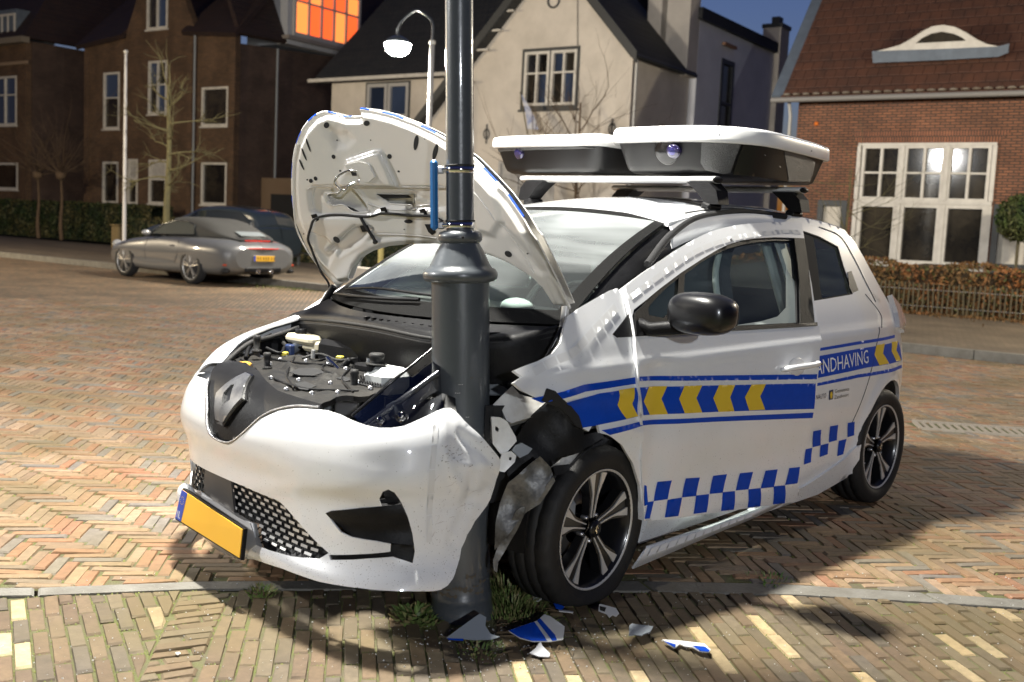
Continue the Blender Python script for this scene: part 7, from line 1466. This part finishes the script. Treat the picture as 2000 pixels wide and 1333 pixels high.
def sports_car(pos, hd):
    r = empty('sports_car', pos, 'grey soft-top sports car parked facing away at left with red light strip', 'car'); veh_frame(r, pos, hd)
    B = lambda mb, nm, m, par=None: mb.build(nm, m, par or r, local=True)
    T = [(-1.13, .50, .36, .66, .50, .64, .66, .50, .74, .76), (-1.06, .62, .30, .80, .46, .78, .70, .58, .80, .83), (-.90, .72, .24, .88, .47, .86, .74, .62, .86, .90), (-.60, .78, .21, .920, .50, .90, .76, .66, .91, .97), (0, .80, .20, .935, .52, .91, .77, .70, .93, 1.0), (.5, .80, .19, .895, .47, .875, .76, .73, .92, .95), (1.1, .80, .18, .870, .45, .855, .75, .74, .90, .92), (1.7, .80, .18, .870, .45, .855, .73, .74, .87, .88), (2.1, .80, .19, .885, .47, .87, .73, .72, .84, .80), (2.45, .80, .20, .900, .49, .88, .71, .70, .80, .74), (2.85, .76, .22, .87, .46, .84, .66, .62, .71, .66), (3.15, .68, .26, .78, .42, .75, .58, .52, .62, .60), (3.33, .50, .30, .60, .42, .58, .52, .42, .55, .55)]
    secs = [(x, [(0, zb), (yb, zb), (ym, zm), (ys, zs), (yt, zt), (yt*.5, (zt+zc)/2+.005), (0.001, zc)]) for x, yb, zb, ym, zm, ys, zs, yt, zt, zc in T]
    B(skin(body_loft(secs)), 'body', GP)
    G = [(-.92, .42, .90, .15, .93), (-.55, .60, .94, .38, 1.07), (-.1, .64, .95, .47, 1.22), (.35, .66, .94, .50, 1.30), (.9, .67, .92, .51, 1.315), (1.15, .68, .91, .51, 1.295)]
    rows = body_loft([(x, [(yb, zb), (yb*.97, zb+(zt-zb)*.5), (yt, zt-.015), (yt*.5, zt+.012), (0.001, zt+.016)]) for x, yb, zb, yt, zt in G]); B(skin(rows, 4, 5), 'soft_top', SOFT)
    W = [(1.15, .675, .91, .505, 1.275), (1.45, .69, .89, .48, 1.15), (1.9, .70, .87, .50, .92)]
    rows = body_loft([(x, [(yb, zb), (yb*.97, zb+(zt-zb)*.5), (yt, zt-.015), (yt*.5, zt+.01), (0.001, zt+.014)]) for x, yb, zb, yt, zt in W]); B(skin(rows, 4, 4), 'windscreen', DGL)
    for s in (1, -1):
        q = [(1.72, .735*s, .925), (1.35, .66*s, 1.15), (1.05, .62*s, 1.225), (.55, .61*s, 1.225), (.30, .635*s, 1.17), (.22, .69*s, .965)]; c = np.mean(q, axis=0); mb = MB(); V = [tuple(p) for p in q]+[(p[0], p[1]-.03*s, p[2]) for p in q]; n_ = len(q); f = tuple(range(n_)); mb.add(V, [f if s < 0 else f[::-1]]+[(i, (i+1) % n_, n_+(i+1) % n_, n_+i) for i in range(n_)]); w_ = B(mb, 'side_window', mat('lit_car_glass', (.045, .052, .05), rough=.6, spec=.1))
        B(MB().tube([(x, y+.006*s, z+.003) for x, y, z in q], .009, 6, closed=True), 'window_trim', BLKG, w_)
        B(MB().ell((1.62, .90*s, .96), (.07, .11, .06), n=14, m=8), 'door_mirror', mat('mirror_cap_silver', (.45, .45, .44), rough=.25, metal=.4, coat=1)); B(MB().tube([(1.6, .78*s, .90), (1.6, .85*s, .94)], .02, 6), 'mirror_stalk', BLKG)
        B(MB().tube(cr([(1.68, .874*s, .40), (1.72, .872*s, .62), (1.66, .845*s, .84)], 5), .0035, 5), 'door_seam', BLKM); B(MB().tube(cr([(.62, .895*s, .36), (.50, .90*s, .60), (.52, .86*s, .84)], 5), .0035, 5), 'door_seam', BLKM)
        B(MB().ell((.72, .885*s, .73), (.09, .016, .018), n=12, m=6), 'door_handle', GP)
        # tail lamp wraps the corner
        B(MB().tube(cr([(-1.10, .50*s, .745), (-1.02, .66*s, .745), (-.88, .80*s, .74), (-.72, .865*s, .735)], 5), [.012]*5+[.026]*6+[.018]*5, 8), 'tail_lamp', mat('tail_red', (.50, .012, .010), rough=.12, coat=1, emit=(1, .05, .02), es=.35))
        B(MB().ell((-1.00, .79*s, .42), (.03, .11, .022), n=12, m=6), 'reflector', mat('reflector_red', (.5, .06, .02), rough=.3)); B(MB().ell((-.96, .80*s, .30), (.10, .10, .055), n=14, m=8), 'air_outlet', BLKM)
        B(MB().lathe([(.045, -.02), (.045, .05), (.036, .052), (.034, .0)], (-1.14, .16*s, .30), 16, basis([0, 1, 0], [0, 0, 1], [-1, 0, 0]), cap=False), 'exhaust', CHR)
        B(MB().ell((3.0, .72*s, .66), (.12, .11, .10), n=14, m=8), 'headlamp', mat('headlamp_glass', (.4, .4, .4), rough=.1, coat=1))
        for x in (0, 2.45):
            yo = (.925 if x == 0 else .892)*s; Ry = np.array([[1, 0, 0], [0, 0, s], [0, 1, 0]], float)
            arch = MB().lathe([(.365, -.14), (.365, -.004), (.0, -.004)], (x, yo, .345), 40, Ry, cap=False); arch.f = [f if s > 0 else f for f in arch.f]; B(arch, 'wheel_arch', BLKM)
            w_ = B(MB().lathe([(.0, -.2), (.30, -.2), (.335, -.17), (.335, -.02), (.322, .006), (.262, .010), (.255, .0), (.25, -.03), (0, -.04)], (x, yo, .335), 40, Ry, cap=False), 'wheel', RUB)
            B(MB().lathe([(.245, -.02), (.256, .008), (.262, .011)], (x, yo, .335), 40, Ry, cap=False), 'rim', ALU, w_)
            for k in range(5):
                for dd in (-.16, .16):
                    a = 2*PI*k/5+.3; p0 = np.array([x+.04*math.cos(a), yo+.006*s, .335+.04*math.sin(a)]); p1 = np.array([x+.25*math.cos(a+dd), yo+.004*s, .335+.25*math.sin(a+dd)]); B(MB().tube([p0, p1], [.017, .012], 6), 'spoke', mat('dull_alloy', (.38, .36, .33), rough=.35, metal=.7), w_)
            B(MB().lathe([(.0, .012), (.034, .008), (.036, -.02)], (x, yo, .335), 14, Ry, cap=False), 'hub', ALU, w_)
    B(MB().tube(cr([(-1.105, -.52, .752), (-1.145, 0, .755), (-1.105, .52, .752)], 8), .011, 6), 'light_bar', mat('tail_red', (.5, .012, .01)))
    B(MB().box((-1.135, 0, .56), (.02, .54, .125), bev=.01), 'plate_recess', GP); pl_ = B(MB().box((-1.152, 0, .56), (.012, .52, .11)), 'number_plate', mat('far_plate_yellow', (.75, .42, .03), rough=.5)); B(MB().box((-1.160, .237, .56), (.004, .046, .108)), 'country_band', mat('plate_blue', (.01, .06, .42)), pl_)
    for k in range(7): B(MB().box((-1.1605, .16-.062*k-(0.015 if k > 1 else 0)-(0.015 if k > 4 else 0), .56), (.003, .030, .062)), 'plate_letter', mat('plate_letter_brown', (.25, .14, .02), rough=.6), pl_)
    B(MB().box((-.78, 0, .945), (.30, .86, .035), rotm((0, 1, 0), -.28), bev=.015), 'engine_grille', BLKM); B(MB().box((-.93, 0, .905), (.02, .62, .018)), 'brake_light', mat('tail_red', (.5, .01, .01)))
    B(MB().box((-1.12, 0, .33), (.06, .9, .10), bev=.02), 'rear_diffuser', BLKP); B(MB().box((-.70, 0, 1.035), (.22, .62, .012), rotm((0, 1, 0), -.36), bev=.004), 'rear_window', mat('pale_glass', (.30, .33, .32), rough=.1, coat=1))
    return r
sports_car((-9.54, -16.19, 0), math.atan2(-2.47, .15))
def suv(pos, hd):
    r = empty('dark_estate_car', pos, 'dark car standing in the driveway behind the grey sports car', 'car'); veh_frame(r, pos, hd); B = lambda mb, nm, m, par=None: mb.build(nm, m, par or r, local=True)
    T = [(-.95, .66, .36, .80, .60, .78, .86, .66, .98), (-.80, .76, .26, .88, .55, .87, .88, .76, 1.02), (0, .80, .24, .90, .55, .89, .90, .80, 1.02), (1.4, .80, .22, .89, .5, .88, .88, .80, 1.0), (2.7, .80, .24, .90, .55, .88, .86, .76, .98), (3.3, .72, .28, .84, .52, .82, .76, .66, .86), (3.55, .55, .34, .66, .5, .64, .68, .5, .74)]
    B(skin(body_loft([(x, [(0, zb), (yb, zb), (ym, zm), (ys, zs), (yt, zt), (.001, zt+.03)]) for x, yb, zb, ym, zm, ys, zs, yt, zt in T])), 'body', mat('dark_blue_paint', (.022, .030, .038), rough=.3, coat=1))
    G = [(-.85, .72, 1.0, .62, 1.10), (-.65, .76, 1.0, .62, 1.38), (-.2, .78, 1.0, .62, 1.50), (.6, .79, 1.0, .63, 1.54), (1.3, .79, 1.0, .62, 1.50), (1.9, .78, 1.0, .60, 1.30), (2.5, .76, .98, .66, 1.02)]
    g_ = B(skin(body_loft([(x, [(yb, zb), (yb*.96, zb+(zt-zb)*.5), (yt, zt-.03), (.001, zt+.02)]) for x, yb, zb, yt, zt in G]), 5, 5), 'cabin', mat('dark_blue_paint', (.02, .03, .04)))
    for s in (1, -1):
        q = [(2.0, .775*s, 1.03), (1.35, .725*s, 1.38), (.6, .715*s, 1.43), (-.2, .71*s, 1.40), (-.62, .735*s, 1.20), (-.66, .775*s, 1.05)]; mb = MB(); n_ = len(q); V = [(x, y+.025*s, z) for x, y, z in q]+[(x, y-.05*s, z) for x, y, z in q]; f = tuple(range(n_)); mb.add(V, [f, f[::-1]]+[(i, (i+1) % n_, n_+(i+1) % n_, n_+i) for i in range(n_)]); B(mb, 'side_window', DGL)
        for x in (0, 2.62):
            Ry = np.array([[1, 0, 0], [0, 0, s], [0, 1, 0]], float); w_ = B(MB().lathe([(.0, -.2), (.32, -.2), (.34, -.17), (.34, -.02), (.325, .01), (.25, .01), (.24, -.03), (0, -.04)], (x, .885*s, .34), 32, Ry, cap=False), 'wheel', RUB); B(MB().lathe([(.06, .0), (.22, -.005), (.245, .012)], (x, .885*s, .34), 20, Ry, cap=False), 'rim', mat('dull_alloy', (.38, .36, .33)), w_)
        B(MB().ell((-.86, .78*s, .85), (.06, .08, .10), n=10, m=6), 'tail_lamp', TAILR)
    return r
sv = atW(455, 470, -16.8); suv((sv[0]+.2, sv[1]+1.3, .1), math.atan2(-2.47, .45))
# ================================================================== DEBRIS AND WEEDS AT THE FOOT OF THE POST
def shard(name, label, pts, z0, m, tilt=(0, 0), lift=.012, stripes=(), t=.003, holes=(), crv_=.004, cat='debris'):
    P = [atZ(x, y, z0) for x, y in pts]; c = sum(P)/len(P); n = np.array([tilt[0], tilt[1], 1.]); n /= np.linalg.norm(n); r = empty(name, (c[0], c[1], 0), label, cat, 'broken pieces of bodywork on the pavement')
    p0 = c+np.array([0, 0, lift]); o = plate('shell', pts, p0, n, m, r, thick=t, wav=0 if stripes else crv_, step=.02)
    for sp_, sm in stripes: plate('film_stripe', sp_, p0+n*.0025, n, sm, r, thick=.0005, wav=crv_*.0, step=.05)
    return r
PG = mat('shard_grey', (.27, .30, .33), rough=.55); PWH = mat('shard_white', (.72, .72, .70), rough=.4, coat=.5)
shard('body_shard', 'grey plastic shard with pointed tip leaning against the lamp post foot', [(872, 1246), (900, 1225), (925, 1207), (937, 1199), (950, 1206), (948, 1222), (958, 1238), (976, 1244), (960, 1249), (925, 1250), (905, 1248)], .02, PG, tilt=(.42, .42), lift=.045, stripes=[([(874, 1247), (905, 1248), (905, 1252), (876, 1250)], BLUE)])
shard('fender_shard', 'large blue and white shard of fender right of the post foot', [(993, 1232), (1020, 1222), (1048, 1213), (1063, 1200), (1075, 1204), (1103, 1224), (1100, 1249), (1075, 1253), (1040, 1253), (1015, 1246)], .02, PWH, tilt=(.12, .10), lift=.018, stripes=[([(994, 1232), (1020, 1222.5), (1044, 1215), (1064, 1244), (1068, 1252), (1040, 1252), (1015, 1245.5)], BLUE), ([(1049, 1212.5), (1055, 1208), (1084, 1240), (1088, 1251), (1079, 1252)], BLUE)])
shard('body_shard', 'small grey spade-shaped shard below the blue and white one', [(1056, 1252), (1060, 1262), (1074, 1274), (1073, 1281), (1052, 1281), (1034, 1275), (1046, 1266)], .01, mat('shard_pale', (.42, .43, .45), rough=.5), tilt=(.05, .05), lift=.006)
shard('lamp_shard', 'white hooked plastic shard with a dark end on the bricks', [(1170, 1181), (1174, 1180), (1203, 1188), (1209, 1198), (1203, 1204), (1196, 1201), (1190, 1206), (1184, 1199), (1169, 1193)], .02, PWH, tilt=(.2, .1), lift=.02, stripes=[([(1171, 1184), (1184, 1187), (1181, 1195), (1172, 1192)], BLKM)])
shard('body_shard', 'slate grey triangular shard lying alone on the pavement', [(1229, 1222), (1234, 1217), (1255, 1219), (1276, 1223), (1270, 1234), (1256, 1240), (1253, 1243), (1240, 1240), (1228, 1242)], .02, PG, tilt=(.14, .14), lift=.02)
shard('stripe_shard', 'narrow white and blue strip of bodywork furthest right on the bricks', [(1294, 1249), (1335, 1252), (1376, 1257), (1388, 1269), (1384, 1274), (1366, 1272), (1352, 1264), (1338, 1263), (1328, 1258), (1318, 1266), (1304, 1258)], .01, PWH, tilt=(.04, .04), lift=.010, stripes=[([(1353, 1261), (1376, 1263), (1386, 1270), (1384, 1273.5), (1367, 1271.5)], BLUE), ([(1296, 1252), (1320, 1259), (1318, 1265), (1305, 1257)], BLUE)])
shard('fender_shard', 'small blue shard lying close under the flat front tyre', [(1079, 1176), (1103, 1175), (1102, 1184), (1097, 1190), (1086, 1188)], .02, BLUE, tilt=(.3, .1), lift=.02); shard('body_shard', 'thin white sliver beside the small blue shard', [(1090, 1190), (1120, 1196), (1119, 1199), (1092, 1194)], .01, PWH, lift=.01)
shard('body_shard', 'little white fragment half hidden in the weeds by the tyre', [(1040, 1166), (1052, 1166), (1058, 1171), (1050, 1175), (1042, 1173)], .01, PWH, lift=.014); shard('paint_chip', 'tiny white chip on the pavement below the number plate', [(342, 1274), (350, 1273), (353, 1276), (347, 1279)], .004, PWH, lift=.004)
def clump(name, label, c, rad, n, h, wide=.004, leaf=False, sx=1.):
    r = empty(name, (c[0], c[1], 0), label, 'weeds'); mb = MB()
    for k in range(n):
        a = rng.random()*2*PI; q = rad*math.sqrt(rng.random()); p = np.array([c[0]+q*math.cos(a)*sx, c[1]+q*math.sin(a), -.01]); hh = h*(.4+.8*rng.random())*(1-.5*q/rad); d = np.array([math.cos(a), math.sin(a), 0])*(.3+rng.random()*.9); w_ = np.array([-math.sin(a+rng.random()), math.cos(a), 0])*wide
        p1 = p+np.array([0, 0, hh*.6])+d*hh*.3; p2 = p+np.array([0, 0, hh*.85])+d*hh*.9
        if leaf: mb.add([p, p1-w_*2.6, p2, p1+w_*2.6], [(0, 1, 2, 3)])
        else: mb.add([p-w_, p+w_, p1+w_*.8, p1-w_*.8, p2], [(0, 1, 2, 3), (3, 2, 4)])
    mb.build('blades', GRS, r)
GRS = island_mat('weed_green', [(.12, .22, .05), (.17, .28, .07), (.09, .16, .04), (.26, .28, .10), (.30, .26, .12)], rough=.6, bump=0)
g = lambda x, y: atZ(x, y)[:2]
clump('grass_clump', 'tall feathery weeds between the post foot and the flat tyre', g(1000, 1190), .12, 700, .085, .0022); clump('grass_clump', 'dense weeds tucked behind the right side of the post', g(985, 1165), .10, 420, .12, .0022)
clump('weed_clump', 'broad-leaved weeds left of the post foot under the bumper', g(815, 1205), .09, 260, .055, .0035, True); clump('grass_clump', 'small tuft of grass by the kerb under the bumper', g(508, 1158), .06, 130, .05)
clump('grass_clump', 'straggly yellowing grass in front of the grey shard', g(935, 1268), .09, 150, .035); clump('grass_clump', 'low grass around the small white fragment', g(1035, 1215), .10, 170, .045)
clump('grass_clump', 'sparse grass blades at the kerb behind the hanging sill', g(1500, 1133), .10, 60, .05); clump('grass_clump', 'loose blades of grass on the bricks in front of the tyre', g(1200, 1210), .16, 90, .02)
TW = mat('dry_twig', (.16, .11, .06), rough=.9); mb = MB()
for k in range(60): p = np.array([*g(900+rng.random()*220, 1190+rng.random()*95), .004]); a = rng.random()*6; d = np.array([math.cos(a), math.sin(a), .1*rng.random()])*(.02+.05*rng.random()); mb.tube([p, p+d*.5+[0, 0, .004], p+d], .0014, 4, False)
tag(mb.build('twigs_and_litter', TW), 'dry twigs and stems scattered around the post foot', 'litter', kind='stuff')
mb = MB()
for k in range(900):
    x, y = (980+rng.normal()*170, 1215+rng.random()*90) if k < 300 else (rng.random()*2000, 1120+rng.random()*213); p = atZ(x, y, .003); s = .001+.0035*rng.random()**2; mb.add([p+np.array([s*math.cos(t+k), s*math.sin(t+k), 0]) for t in (0, 2, 4)]+[p+np.array([0, 0, s])], [(0, 1, 3), (1, 2, 3), (2, 0, 3)])
tag(mb.build('glass_crumbs', mat('glass_crumb', (.55, .55, .52), rough=.3)), 'crumbs of broken plastic and glass strewn over the pavement', 'litter', kind='stuff')
